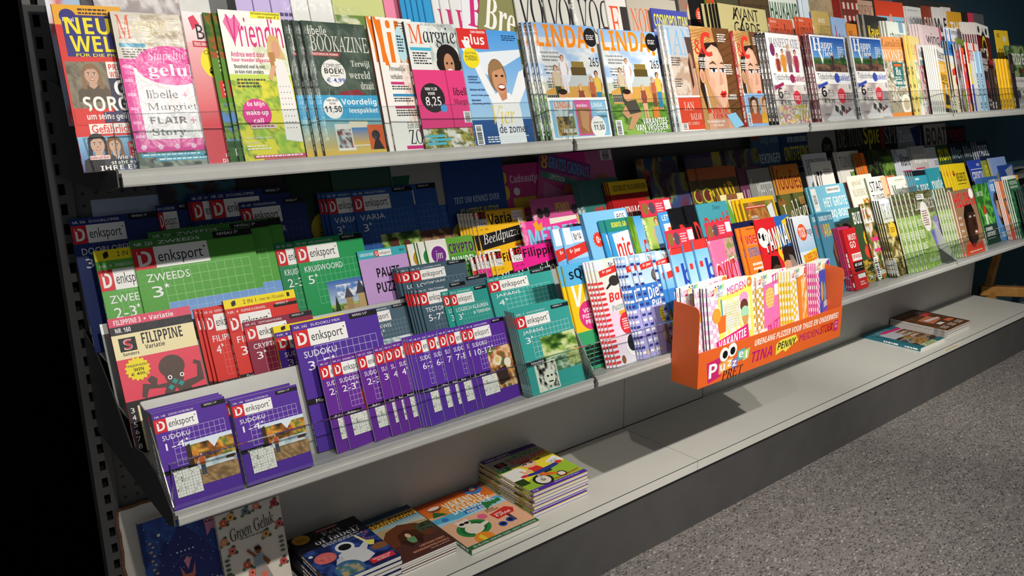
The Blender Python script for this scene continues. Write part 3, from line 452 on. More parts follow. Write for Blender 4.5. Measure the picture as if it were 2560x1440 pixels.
cov('spil', .2, .3, '2c2424', T('SPIL', .2, .1, .95, .34, 'a8a0a0', 'u'), P([(0, 0), (.2, 0), (.12, .5), (0, .5)], '8a2424'), N(0, .5, 1, 1, ['241c1c', '4a3434'], 3))
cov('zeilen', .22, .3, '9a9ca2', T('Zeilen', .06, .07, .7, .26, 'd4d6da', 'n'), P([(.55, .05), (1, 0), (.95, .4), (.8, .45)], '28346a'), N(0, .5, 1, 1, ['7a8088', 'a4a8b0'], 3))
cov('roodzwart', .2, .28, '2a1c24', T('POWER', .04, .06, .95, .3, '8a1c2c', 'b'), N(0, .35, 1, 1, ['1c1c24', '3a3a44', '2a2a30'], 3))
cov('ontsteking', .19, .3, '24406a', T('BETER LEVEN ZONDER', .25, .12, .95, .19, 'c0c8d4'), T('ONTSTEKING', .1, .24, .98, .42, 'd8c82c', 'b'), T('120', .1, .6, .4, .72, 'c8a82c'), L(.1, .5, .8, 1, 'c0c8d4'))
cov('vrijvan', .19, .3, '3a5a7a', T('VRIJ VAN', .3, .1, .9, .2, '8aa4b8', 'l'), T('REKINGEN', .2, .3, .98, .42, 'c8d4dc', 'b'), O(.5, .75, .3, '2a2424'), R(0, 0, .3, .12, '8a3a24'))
cov('chic', .22, .3, '9a9894', O(.62, .3, .2, '17171a'), T('CHIC', .5, .26, .74, .34, '8a8a88', 'n'))
cov('meester', .2, .29, '8f918c', T('MEESTER', .28, .16, .98, .38, 'ced0ca', 'n'), O(.3, .56, .26, 'e0e0dc'), H(.3, .46, .1, 'b08a74', '3a2c28', 'ecece8'))
cov('lijk', .2, .29, '6a3a54', T('LIJK', .1, .25, .6, .42, 'd8c0cc', 'n'), T('Robert', .1, .72, .8, .8, 'd8c0cc', 'i'))
cov('jump', .21, .29, '5a4a24', R(0, 0, 1, .12, 'b8602c'), O(.14, .28, .12, 'b8c83a'), O(.14, .28, .09, '6a2a2a'), T('JUMP', .22, .22, .92, .6, '1c1814', 'b', -14), T('JUMP', .2, .2, .9, .58, 'e0b82c', 'b', -14), R(.08, .62, .4, 1, 'd8dce8'), W(.08, .62, .4, 1, 5, 7, '8a94b0', .004), O(.92, .45, .07, 'e0c83a'), O(.92, .58, .07, 'e0c83a'), N(.5, .6, 1, 1, ['b8402c', '6a5a2c', 'd8a04a'], 3))
cov('ninjago', .2, .28, '9a1c1c', R(0, 0, 1, .12, 'e0c01c'), T('LEGO MINI-SET: NYA IN DRAKENVORM!', .1, .035, .97, .09, '222'), T('NINJAGO', .22, .24, .8, .38, 'd8d4d0', 'b'), T('LEGO', .08, .28, .19, .36, 'e8e0d0', 'o'), T('DOUBLE COMICS', .35, .41, .7, .45, 'e0a02c'), P([(.05, .5), (.8, .46), (.8, .54), (.05, .6)], 'f0d82c'), N(.1, .6, 1, 1, ['5a1c14', '8a2c1c', '2a1c1c', 'b8582c'], 5), R(.9, .16, 1, .5, '5a4a1c'))
cov('stoer', .22, .3, '2a6a64', T('STOER', .3, .25, 1, .5, '7a2424', 'b', -6), T('STOER', .28, .23, .98, .48, 'a83a34', 'b', -6), N(0, .55, 1, 1, ['2a5a50', '3a7a70', 'd8702c'], 4), O(.32, .68, .18, 'e0c82c'), T('GRATIS', .2, .62, .46, .68, '6a2a1c'), T('DELFINION', .18, .7, .46, .75, '6a2a1c'))
cov('topmodel', .22, .31, 'd83a90', R(.5, 0, 1, 1, 'c8709c'), T('TOP', .08, .2, .48, .45, 'f0b8d4', 'b'), T('Model', .1, .48, .5, .62, 'e88abc', 'l'), E(.74, .42, .2, .2, 'a8705a'), E(.74, .5, .13, .16, 'e0b09a'), K(.78, 0, .98, .1))
cov('cadeau3', .2, .3, 'b83a7c', T('3', .1, .05, .32, .34, 'e0c83a', 'b'), T('Cadeautjes', .36, .1, .95, .2, 'e8c8d8', 'b'), R(.36, .32, .9, .42, 'c8a83a'), R(.1, .48, 1, .56, 'a8306a'), T('Eenhoorn ketting', .14, .49, .95, .55, 'f0d8e4'), O(.45, .26, .06, 'e8e0e4', 8), R(.12, .6, .7, 1, '8a90a8'), N(.15, .62, .65, .98, ['8a3a6a', 'a8a0b8', '6a2a50'], 3))
cov('gratis8', .2, .3, 'b84a88', P([(0, 0), (1, 0), (1, .16), (0, .2)], '8a3a80'), T('8', .04, .02, .16, .17, 'e0b83a', 'b'), T('GRATIS CADEAUS', .18, .03, .97, .15, '4ab0d8', 'b'), R(.05, .2, .75, .27, '4a8a7a'), T('LIPSTICK', .2, .21, .5, .26, 'e8e8d8'), R(.5, .28, .8, .36, 'd8783a'), P([(.1, .3), (.8, .4), (.75, .95), (.12, .95)], 'b86a94'), R(.12, .6, .5, .95, '3a7a78'))
cov('kaarten', .2, .28, '3a5a3a', N(0, 0, 1, 1, ['2a3a4a', '4a6a3a', '8a4a2c', 'b89a4a', '2a4a6a'], 5, 4), O(.2, .2, .1, 'b84a3a'), R(.55, .05, .95, .2, '3a2a5a'))
cov('kaarten2', .2, .28, '3a2a54', R(0, 0, 1, .3, '3a2458'), R(.72, 0, .95, .3, 'b8a82c'), N(0, .4, 1, 1, ['1c1c24', '2a2434', '4a4424'], 5, 4), T('POKéMON', .1, .42, .9, .6, '8a7a2c', 'b'))
cov('kaarten3', .2, .28, '4a2a2a', N(0, 0, 1, 1, ['6a1c1c', '2a4a7a', '8a8a2c', '3a1c3a'], 7, 3))
cov('hovenier', .2, .29, 'a4b0c4', N(.3, .1, 1, .9, ['8ea0c0', 'b4c0d4', 'a0acc8'], 3, 3), T('HOVENIER', .25, .45, .98, .56, '2c3448', 'l'), T('DIE', .35, .65, .6, .8, '2c3448', 'l'), N(0, .5, .25, 1, ['3a6a2c', 'b83a3a', 'd8d0c8', '6a8a4a'], 4, 6))
cov('winmag', .2, .3, '2a5a5c', N(0, 0, 1, .7, ['24303c', '4a3430', '3a6a78'], 5), B(.72, .66, .17, 14, 'cfc8a8'), T('Win!', .6, .61, .84, .71, '8a2424', 's'), T('kinderende', .1, .86, .7, .93, 'a8c0b8', 'i'))
cov('puzzelsmag', .2, .3, '34282c', O(.4, .5, .24, '8a2c48'), T('PUZZELS', .24, .52, .56, .58, 'c8b04a'), N(.6, .3, 1, 1, ['24304a', '4a3434'], 3))
cov('zomermag', .2, .3, '1c3424', O(.42, .48, .2, 'c8b02c'), T('in de', .34, .42, .5, .48, '3a3414', 'n'), T('zomer', .32, .5, .52, .55, '3a3414', 'n'), H(.75, .6, .14, 'a8806c', '3a2420'), T('Zomerse puzzels', .15, .82, .8, .89, '8aa090', 'i'))
cov('maar', .22, .3, '4a5c34', G(0, 0, 1, 1, '2f5a50', '6a6a2c'), O(.2, .42, .13, 'c83a34'), T('brein-', .13, .37, .27, .42, 'e8d8d4'), T('brekers', .12, .43, .28, .48, 'e8d8d4'), T('Puzzelen', .36, .32, .9, .52, 'b8bca0', 'i'), T('maar!', .5, .58, .85, .74, 'b8bca0', 'i'), T('Een momentje', .1, .62, .45, .68, '8a9470', 'i'), T('voor jezelf', .1, .72, .42, .78, '8a9470', 'i'), E(.93, .62, .05, .06, '8a2c24'))
cov('smart', .22, .3, 'a4a4a0', P([(0, .1), (.24, .1), (.05, .6), (0, .6)], '1c5a44'), T('SMART', .38, .45, .74, .56, '2a2a2c', 'b'), T('FRIENDS', .34, .6, .8, .7, '2a2a2c', 'b'), T('IQ-UITDAGING', .02, .4, .2, .44, 'd8e4dc', 'b', -50))
cov('autos', .2, .3, '1c448a', T('TEST UW KENNIS OVER', .12, .34, .88, .4, 'b0c0d8'), T('KLASSIEKE AUTO’S', .2, .45, .84, .52, 'e0d02c'), O(.18, .68, .16, 'c8b82c'), T('gratis', .1, .65, .26, .72, '1c448a', 'i'), O(.5, .72, .18, 'b4b8b4'), O(.8, .7, .18, 'c0a878'), N(.0, .8, 1, 1, ['3a4a5a', '8a8a7a', '24344a'], 4))

def _lift(y): return y * .78 if y <= .8 else .624 + (y - .8) * 1.88
def _relay(op):
    k, a = op[0], op[1:]
    if k == 'p': return ('p', [(x, _lift(y)) for x, y in a[0]], a[1])
    if k in 'ob': return (k, a[0], _lift(a[1])) + a[2:]
    if k == 't': return ('t', a[0], a[1], _lift(a[2]), a[3], _lift(a[4])) + a[5:]
    if k == 'w': return ('w', a[0], _lift(a[1]), a[2], _lift(a[3])) + a[4:]
    return op
COVERS['filippine'] = COVERS['filippine'][:3] + ([_relay(o) for o in COVERS['filippine'][3]],)
# --- top shelf
cov('neue', .215, .27, 'd8322c', R(0, 0, 1, .12, 'e8a82a'), R(.1, .06, 1, .31, '2c2a78'), O(.2, .07, .12, '2e2a7a'), T('Royal', .12, .075, .28, .11, 'e8e6f0'), L(.36, .02, .95, 2, '3a2a1c', .022), T('NEUE', .14, .075, .98, .175, 'f0df20', 'b'), T('WELT', .17, .185, .98, .28, 'f0df20', 'b'), T('FÜR DIE FRAU', .22, .287, .95, .31, 'f0df20', 'b'),
    N(.03, .34, .62, .62, ['5a5040', '7a705c', '8a806a'], 3), H(.38, .42, .12, 'c8a088', '8a6844', '5a4c3c', 1.9), R(.62, .34, 1, .44, 'f2efe8'), T('PRINZ', .65, .355, .95, .39, 'd8322c'), T('WILLIAM', .65, .4, .98, .435, 'd8322c'), R(.62, .44, 1, .66, '2c2a48'), T('G', .68, .45, .88, .55, 'f4f2ea', 'b'), T('SORGE', .18, .55, 1, .64, 'f4f2ea', 'b'), R(.03, .62, .25, .72, 'd8322c'), R(.45, .645, 1, .71, '2c2a5a'), T('um seine geliebte', .2, .65, .99, .7, 'f4f2ea', 'b'),
    R(.2, .715, .98, .775, 'f0ece4'), T('Gefährlicher', .23, .72, .96, .77, 'd8322c', 'b'), G(0, .79, 1, 1, '8ac0e0', '3a4a90'), H(.27, .84, .12, 'd0a890', '222026', '17171c', 2), H(.52, .85, .1, 'd8b094', '8a5a34', '3a3a44', 2), R(.72, .83, 1, .93, 'c8322c'), T('Stefanie Lanny', .74, .84, .98, .87, 'f4f2ea'), L(.76, .885, .95, 2, 'f4d8d0'), R(.12, .905, .42, .93, 'e8d8d4'), T('Liebe auf dem', .14, .908, .4, .926, 'c8322c'), T('Wie ernst', .5, .91, .98, .935, 'f4f2ea'), T('steht es um', .42, .94, .98, .963, 'f4f2ea'), T('IHRE EHE?', .25, .968, .99, .998, 'f4f2ea'))
cov('pack', .21, .28, 'd8d0c4', N(.3, 0, 1, .22, ['a8987c', 'c9bca4', 'e0d8c8'], 3), T('M', .04, .02, .18, .17, 'e0602c', 'u'), T('argriet', .2, .02, .6, .17, 'e8d8a8', 'u'), R(.03, .2, .3, .225, '3a9ab8'), L(.05, .235, .4, 4, '333', .016), R(0, .3, 1, .9, 'e03a9a'), *[R(.02, .34 + .09 * i, .11, .36 + .09 * i, 'f0a0cc') for i in range(6)], *[O(.08 + .18 * i, .87, .03, 'f4c0de', 10) for i in range(6)], R(.13, .36, .92, .82, 'e9e6e6'), E(.55, .34, .4, .13, 'e2389a'), T('Stapeltje', .3, .24, .72, .32, 'f0c8de', 'i', -3), T('geluk', .28, .33, .85, .43, 'f6f2f4', 's'), T('libelle', .22, .5, .55, .555, '4a4446', 'n'), T('+', .6, .515, .66, .55, 'e03a9a'), T('Margriet', .2, .585, .74, .645, '4a4446', 'u'), T('+', .78, .6, .85, .64, 'e03a9a'), T('FLAIR', .2, .675, .6, .72, '5a5456', 'b'), T('+', .64, .68, .7, .72, 'e03a9a'), T('Story', .2, .75, .56, .81, '4a4446', 's'), N(0, .9, 1, 1, ['3a4a3a', '6a7a6a', 'a0a89a', '2a3430'], 4), R(.04, .91, .72, .935, '4aa8c8'), R(.2, .94, .8, .962, '4aa8c8'), L(.06, .915, .7, 1, 'e0f0f4'), L(.22, .945, .78, 1, 'e0f0f4'))
cov('crime', .2, .27, 'd84a54', G(0, 0, 1, .2, 'f2ecec', 'eccccc'), G(0, .2, 1, .75, 'ecb4b4', 'd83a48'), P([(.1, .04), (.2, .02), (.28, .08), (.14, .12)], 'd8405a'), T('BOEK', .2, .08, .9, .18, '222026', 'n'), R(.1, .19, .6, .23, 'c83040'), T('TERUG VAN WEGGEWEEST', .12, .198, .58, .222, 'f4e8e8'), O(.48, .33, .3, 'f2e02a'), T('Compleet', .26, .25, .68, .285, '222', 'n'), T('thriller', .34, .295, .66, .32, '222', 'n'), T('€ 3', .3, .35, .6, .42, '17171a', 'b'), T('Vriendin', .3, .93, .8, .955, 'f4e8e8', 'i'), T('DE CRIME', .24, .965, .7, .99, 'f4e8e8'))
cov('groen', .2, .27, '5a8a2c', N(0, 0, 1, .3, ['2c4a18', '4a7a24', 'c83a2c', '3a6a20'], 4), T('N', .2, .05, .5, .2, 'd83a2c'), L(.1, .25, .9, 5, 'e8e8b0', .03), R(.05, .45, .9, .56, 'd83a34'), L(.1, .47, .8, 3, 'f4e8e8', .03), N(0, .6, 1, .85, ['6a9a3a', '8aa84a', '4a5a3a', '5a8ac8'], 5), N(0, .85, 1, 1, ['2a4a24', '3a6a2c'], 3), T('Ho', .1, .9, .5, .95, 'f2f2ea'))
cov('vriendin', .21, .27, 'f2f1ea', N(.45, .22, 1, .45, ['e4e8d0', 'c9d8a0', 'f0f0e6'], 3), G(0, .42, 1, 1, 'c9dc5a', '5a9a2c'), N(0, .46, 1, 1, ['8ab83a', 'c4d44a', '6a9a30', 'e0d83a'], 5, 6), P([(.05, .08), (.12, .03), (.18, .06), (.25, .03), (.32, .09), (.18, .22)], 'e878a8'), T('Vriendin', .1, .03, .97, .24, 'd8307f', 'n'), R(.5, 0, 1, .045, 'f0e83a'), T('Het leukste vrouwenweekblad', .52, .004, .98, .02, '222'), T('voor maar € 2', .62, .024, .97, .042, '222'), T('Andrea werd door', .08, .27, .62, .305, 'd8307f', 'b'), T('haar moeder afgestaan', .08, .312, .74, .345, 'd8307f', 'b'), T("'Boosheid voel ik niet,", .09, .355, .6, .385, '33302c'), T('ze kon niet anders', .09, .39, .55, .415, '33302c'), L(.1, .45, .6, 3, '44423a', .022), E(.8, .2, .1, .05, 'd8b070'), P([(.7, .2), (.9, .22), (.96, .32), (.66, .3)], 'd9b87a'), E(.82, .25, .07, .06, 'd8a080'), P([(.68, .27), (.78, .27), (.8, .45), (.7, .42)], 'b88448'), P([(.76, .33), (.92, .33), (.98, .5), (1, .88), (.72, .86), (.74, .5)], 'eeeae6'), *[O(.78 + .05 * (i % 4), .5 + .04 * (i // 4), .008, '4a4644', 6) for i in range(32)], P([(.7, .36), (.78, .36), (.66, .47), (.62, .44)], 'dba884'), O(.32, .68, .23, 'd8308a'), T('6x Mijn', .18, .6, .46, .64, 'f6f0f4', 'b'), T('wake-up', .14, .655, .5, .7, 'f6f0f4', 'b'), T('call', .24, .71, .4, .745, 'f6f0f4', 'b'), R(.18, .755, .6, .78, 'd8d0c0'), L(.2, .76, .58, 1, 'a02060'), T('Náást je familie wonen,', .05, .83, .5, .85, 'f2f2ea', 'u'), T('hoe is dat?', .05, .858, .25, .878, 'f2f2ea', 'u'), L(.06, .89, .5, 2, 'eef0e0'), R(.15, .955, 1, .975, 'd03a7a'), L(.17, .958, .98, 1, 'f4e8ee', .02), R(.3, .98, 1, 1, 'd03a7a'))
cov('bookazine', .2, .275, '3d4f42', N(0, 0, 1, .54, ['33443a', '48584a', '57665a', '3a4c40'], 4, 4), T('libelle', .08, .03, .36, .1, 'ecece4', 'n'), T('BOOKAZINE', .08, .1, 1.0, .22, 'dcdcd0', 'u'), P([(.08, .225), (.52, .225), (.5, .255), (.08, .255)], 'a8302c'), T('HISTORISCHE ROMAN', .1, .232, .48, .25, 'f0e8e4'), T('Terwijl', .66, .28, .97, .34, 'cfd4c8', 's'), T('wereld', .6, .36, .95, .42, 'cfd4c8', 's'), T('draait', .76, .44, .98, .5, 'cfd4c8', 's'), O(.36, .38, .19, 'f0efe8'), T('COMPLEET', .22, .31, .5, .34, '3a3a3a', 'n'), T('BOEK!', .22, .345, .52, .385, '17171a', 'b'), T('SLECHTS', .3, .395, .44, .405, '333'), T('€ 4,99', .23, .415, .52, .455, '2a4aa8', 'b'), P([(.4, .52), (.7, .5), (.82, .54), (.4, .56)], '8a2c34'), R(0, .545, 1, .72, '3aa0cc'), T('Voordelig', .4, .57, .97, .63, 'f4f6f6', 'b'), T('leespakket', .5, .64, .97, .69, 'f4f6f6', 'b'), O(.25, .64, .15, 'f2f2ee'), T('VAN 16,00', .16, .575, .34, .595, '333'), T('VOOR', .2, .6, .3, .615, '333'), T('11,50', .12, .625, .38, .68, '17171a', 'b'), G(0, .72, 1, 1, '6ab4c8', 'e0b83a'), R(.22, .76, .5, .96, 'e4e2da'), N(.24, .8, .48, .94, ['a83038', '2f3f38', 'c8d0d0'], 3), R(.46, .74, .76, .93, 'e8e0c8'), G(.48, .79, .74, .92, '3a80c0', 'e0b84a'), R(.74, .77, 1, .96, 'd8602c'), O(.86, .85, .07, '2c2420'), P([(.78, .96), (.84, .88), (.9, .88), (.97, .96)], '2c2420'))
cov('lib', .21, .28, 'f0eee8', P([(0, 0), (.07, 0), (.24, .36), (.14, .36)], 'ec7a1c'), T('lib', .08, .02, .9, .34, 'ec7a1c', 'b'), L(.55, .03, .95, 4, '5a4a44', .02), E(.62, .2, .13, .14, 'b8dce4'), L(.53, .13, .7, 6, '234', .022), N(.5, .35, 1, .8, ['e8d8cc', 'f0e8e0', 'd8b8a8'], 3), T('Persoonlijke', .2, .36, .62, .41, '33302c', 's'), T('verhalen', .2, .42, .5, .46, '33302c', 's'), R(.18, .48, .52, .5, 'c83a7a'), L(.19, .51, .8, 2, '333'), R(.18, .57, .8, .59, '3a8ab8'), L(.19, .6, .8, 2, '333'), R(.18, .66, .7, .68, 'b82c5a'), L(.19, .69, .85, 3, '333'), T('Een einde!', .4, .78, .85, .83, '3a3a3a', 'i'), T('ZO', .42, .84, .75, .95, '17171a', 'u'), P([(.7, .82), (1, .8), (1, .92), (.75, .92)], 'd82c80'), R(.3, .96, 1, .985, 'd82c80'))
cov('margriet', .21, .28, 'e4e6e2', N(.4, 0, 1, .4, ['d0d6d2', 'e8eae6', 'b4bcb8'], 3), T('M', .05, .02, .3, .17, 'e8602c', 'u'), T('argriet', .31, .03, 1, .2, '17171a', 'u'), T('Je beste tijd is nu!', .3, .005, .75, .03, '44403c', 'i'), R(.03, .2, .42, .225, '4ab0d0'), L(.06, .24, .4, 5, '333', .02), O(.72, .28, .22, '1f1816'), O(.6, .33, .12, '1f1816'), O(.84, .33, .12, '1f1816'), E(.72, .33, .1, .09, 'c08a68'), E(.68, .32, .02, .01, '222'), E(.77, .32, .02, .01, '222'), E(.72, .38, .05, .016, 'f4ece8'), N(0, .8, 1, 1, ['3a4a2a', '6a7a3a', 'c9b85a', '24301c', 'e0e0d0'], 6, 7), R(.04, .89, .4, .91, '5ab8cc'), R(.08, .92, .5, .94, '5ab8cc'), R(.04, .95, .4, .97, '5ab8cc'), R(.62, .89, .68, .92, 'f0ece8'), P([(.8, .8), (1, .78), (1, .95)], 'c08a68'))
INS_MARG = [R(.58, 0, .6, 1, 'b82a5a'), O(.28, .48, .22, '2a2628'), T('VAN 11,20', .16, .3, .38, .36, 'f4f0f0'), T('VOOR', .2, .38, .33, .43, 'f4f0f0'), T('8,25', .14, .46, .42, .64, 'f4f0f0', 'n'), O(.45, .66, .06, '4a9ad8'), T('libelle', .68, .3, 1, .44, '17171a', 'n'), T('Margriet', .66, .5, 1, .62, '222', 'u'), K(.8, .72, .95, .92)]
cov('plus', .165, .255, '5aa4e0', G(0, 0, 1, .8, '4a9ae0', 'a8d0f0'), G(0, .78, 1, 1, '2a5a98', '234a80'), P([(0, .1), (.3, .2), (1, .16), (1, .22), (.4, .4), (.1, .3)], 'e4ecf2'), R(0, 0, .48, .17, 'd8322c'), T('plus', .1, .045, .42, .16, 'f6f2f0', 'b'), T('SLIM GENIETEN', .22, .015, .45, .035, 'f6f2f0'), L(.72, .04, .97, 3, '1c3a60', .018), P([(.05, .1), (.15, .1), (.5, .62), (.4, .68)], 'eef0f2'), P([(.92, .36), (1, .34), (1, .5), (.8, .68), (.68, .62)], 'eef0f2'), P([(.38, .6), (.5, .54), (.7, .55), (.84, .66), (.86, 1), (.4, 1)], 'f0f1f2'), P([(.48, .5), (.66, .5), (.64, .6), (.55, .62)], 'c48a68'), E(.54, .4, .15, .15, '8a6a48'), E(.56, .43, .115, .13, 'd09872'), E(.52, .4, .025, .01, '2a1c16'), E(.62, .4, .025, .01, '2a1c16'), E(.58, .5, .065, .03, '8a2c24'), E(.58, .495, .055, .016, 'f6f2ee'), P([(.4, .42), (.42, .3), (.55, .25), (.68, .32), (.6, .34), (.48, .36)], '9a7850'), O(.16, .25, .13, 'f0dc2a'), T('EXTRA', .08, .2, .25, .22, '3a3a1c', 'n'), T('PUZZELS', .07, .23, .25, .25, '3a3a1c'), T('& PRIJZEN', .07, .255, .25, .275, '3a3a1c'), *[T(a, .05, y, .05 + .016 * len(a), y + .02, '1c3a6a') for a, y in (('Geld&Recht', .4), ('Goedkoper', .425), ('boodschappen', .45), ('Herman van Veen', .51), ('vind ik linke poep', .56), ('Naturisme', .6), ('Simpelweg gelukkig', .63))], T('Vier', .34, .66, .72, .82, 'f0d86a', 'i'), T('de zomer', .42, .82, .92, .9, '33415a', 'n'), K(.02, .82, .14, .99), L(.2, .925, .95, 3, 'e8f0f8', .02))
def linda_ops():
    return [G(0, 0, 1, .5, '8ab8e8', 'd8e0e4'), N(0, .12, 1, .45, ['9cbce0', 'c4d4e4', 'e0e4e4', 'd4d8d8'], 4, 4), N(0, .5, 1, .62, ['b8c4b4', 'c8c8b8'], 3), N(0, .6, 1, 1, ['4a7a2c', '6a9a38', '3a5a24', '8aae4a'], 5, 6), T('LINDA', .03, .01, .86, .2, 'f08a14', 'b'), R(.88, .06, .95, .17, 'f08a14'), O(.92, .21, .03, 'f08a14'), O(.91, .1, .11, '1c1a1c'), L(.84, .08, .98, 3, 'e8e4e0', .016),
        *[T(a, x, y, x + .018 * len(a), y + .022, '2a2a2c', 'b') for a, x, y in (('Claudia de Breij', .05, .24), ("'Op de Autobahn", .08, .275), ('kwamen mama’s', .08, .3), ('Verliefd op', .1, .36), ('een vrijbuiter', .08, .385), ('In de ban', .12, .46), ('van een sekte', .09, .485))], L(.1, .42, .32, 1, '444'), L(.1, .52, .32, 2, '444'), T('265', .82, .28, .98, .36, '222228', 'n'),
        P([(.05, .58), (.2, .54), (.85, .52), (.98, .6), (.96, .68), (.06, .7)], 'c99a4a'), P([(.42, .54), (.5, .43), (.82, .43), (.88, .53)], 'b8c0c0'), R(.06, .61, .3, .68, '3a3a3a'), W(.06, .61, .3, .68, 8, 3, 'b8b0a0', .005), R(.62, .61, .68, .67, 'd8502c'), R(.5, .37, .74, .44, '5a4a24'), R(.52, .32, .72, .37, '8a7434'), F(.38, .27, .34, 'd0a080', '8a5a34', 'e4e4ea', 'd8d8e0'), F(.25, .36, .34, 'd8a888', '6a4a34', 'c8bca0', '3a4a30'), F(.9, .4, .36, 'c88a68', '17171a', 'd8b84a', '3a80a8'), F(.6, .52, .34, 'd8a880', 'c9a060', '8a4a30', 'd8a880'), F(.8, .45, .3, 'd0a080', 'a87a44', 'b0603a', '8a4a3a'), P([(.16, .78), (.28, .68), (.46, .7), (.5, .8), (.3, .94), (.22, .94), (.32, .82), (.24, .84)], 'c8946c'), P([(.22, .68), (.44, .66), (.5, .78), (.3, .8)], '4a4438'), E(.3, .62, .07, .055, 'd0986c'), E(.3, .585, .07, .025, '2a1c16'), R(.72, .74, .84, .84, 'd8803a'), T('VAKANTIES', .5, .84, .95, .9, 'f6f4ee', 'b'), T('VAN VROEGER', .36, .9, .95, .96, 'f6f4ee', 'b'), L(.5, .965, .95, 2, 'eef0e0', .014), K(.02, .85, .13, .99)]
cov('linda', .208, .265, 'b8d0e8', *linda_ops())
INS_LINDA = [R(.01, .02, .99, .98, '8ac0e0'), [('sub',)], ]
INS_LINDA = [R(.03, .06, .97, .94, '8ac0e0'), R(.08, .1, .4, .92, 'c4d0d4'), T('LINDA', .1, .1, .36, .25, 'e8702c'), N(.1, .45, .39, .9, ['5a8a3a', '8a6a3a', 'c9a860', '3a3a2a'], 4), T('265', .3, .3, .39, .38, '222'), T('VAN VROEGER', .18, .74, .39, .84, 'f4f4ee'), R(.43, .06, .7, .92, 'd85a9a'), P([(.45, .25), (.68, .25), (.66, .88), (.46, .88)], 'a87048'), P([(.5, .3), (.66, .35), (.6, .85), (.5, .7)], 'c89468'), T('meiden', .46, .15, .64, .23, 'f4e8ee'), T('LINDA.', .72, .14, .92, .24, 'f4f8fa'), T('+ LINDA.', .74, .28, .96, .38, 'f4f8fa'), T('meiden', .78, .42, .96, .5, '222'), O(.78, .72, .13, 'f4f2ee'), T('samen voor', .7, .6, .87, .64, '333'), T('11,50', .7, .67, .88, .82, '17171a', 'b')]
cov('jan', .2, .28, 'c9ccd0', G(0, 0, 1, .6, 'b8c4d0', 'c8b4a0'), N(0, .3, 1, .75, ['c8b8a8', 'd4c8bc', 'b49a84'], 3), T('JAN', .04, .02, 1.0, .28, '7ab8e4', 'u'), P([(.75, .1), (1, .1), (1, .4), (.85, .4)], '54403a'), E(.86, .34, .08, .09, 'b08468'), P([(.72, .42), (.95, .4), (1, .85), (.7, .7)], 'b88c74'), P([(.74, .35), (.82, .28), (.86, .55), (.78, .6)], '4a2c1c'), L(.1, .3, .5, 4, '3a3a3a', .022), L(.12, .5, .4, 4, '3a3a3a', .022), R(.08, .66, 1, 1, 'f2efe8'), R(.11, .68, 1, .985, 'd84a30'), T('JAN', .3, .72, .7, .8, 'f4dcd0', 'u'), T('BAZAR', .5, .83, .95, .89, 'f4dcd0', 'u'), T('NU SAMEN', .35, .91, .8, .94, 'f4dcd0', 'u'), K(.12, .92, .34, .98))
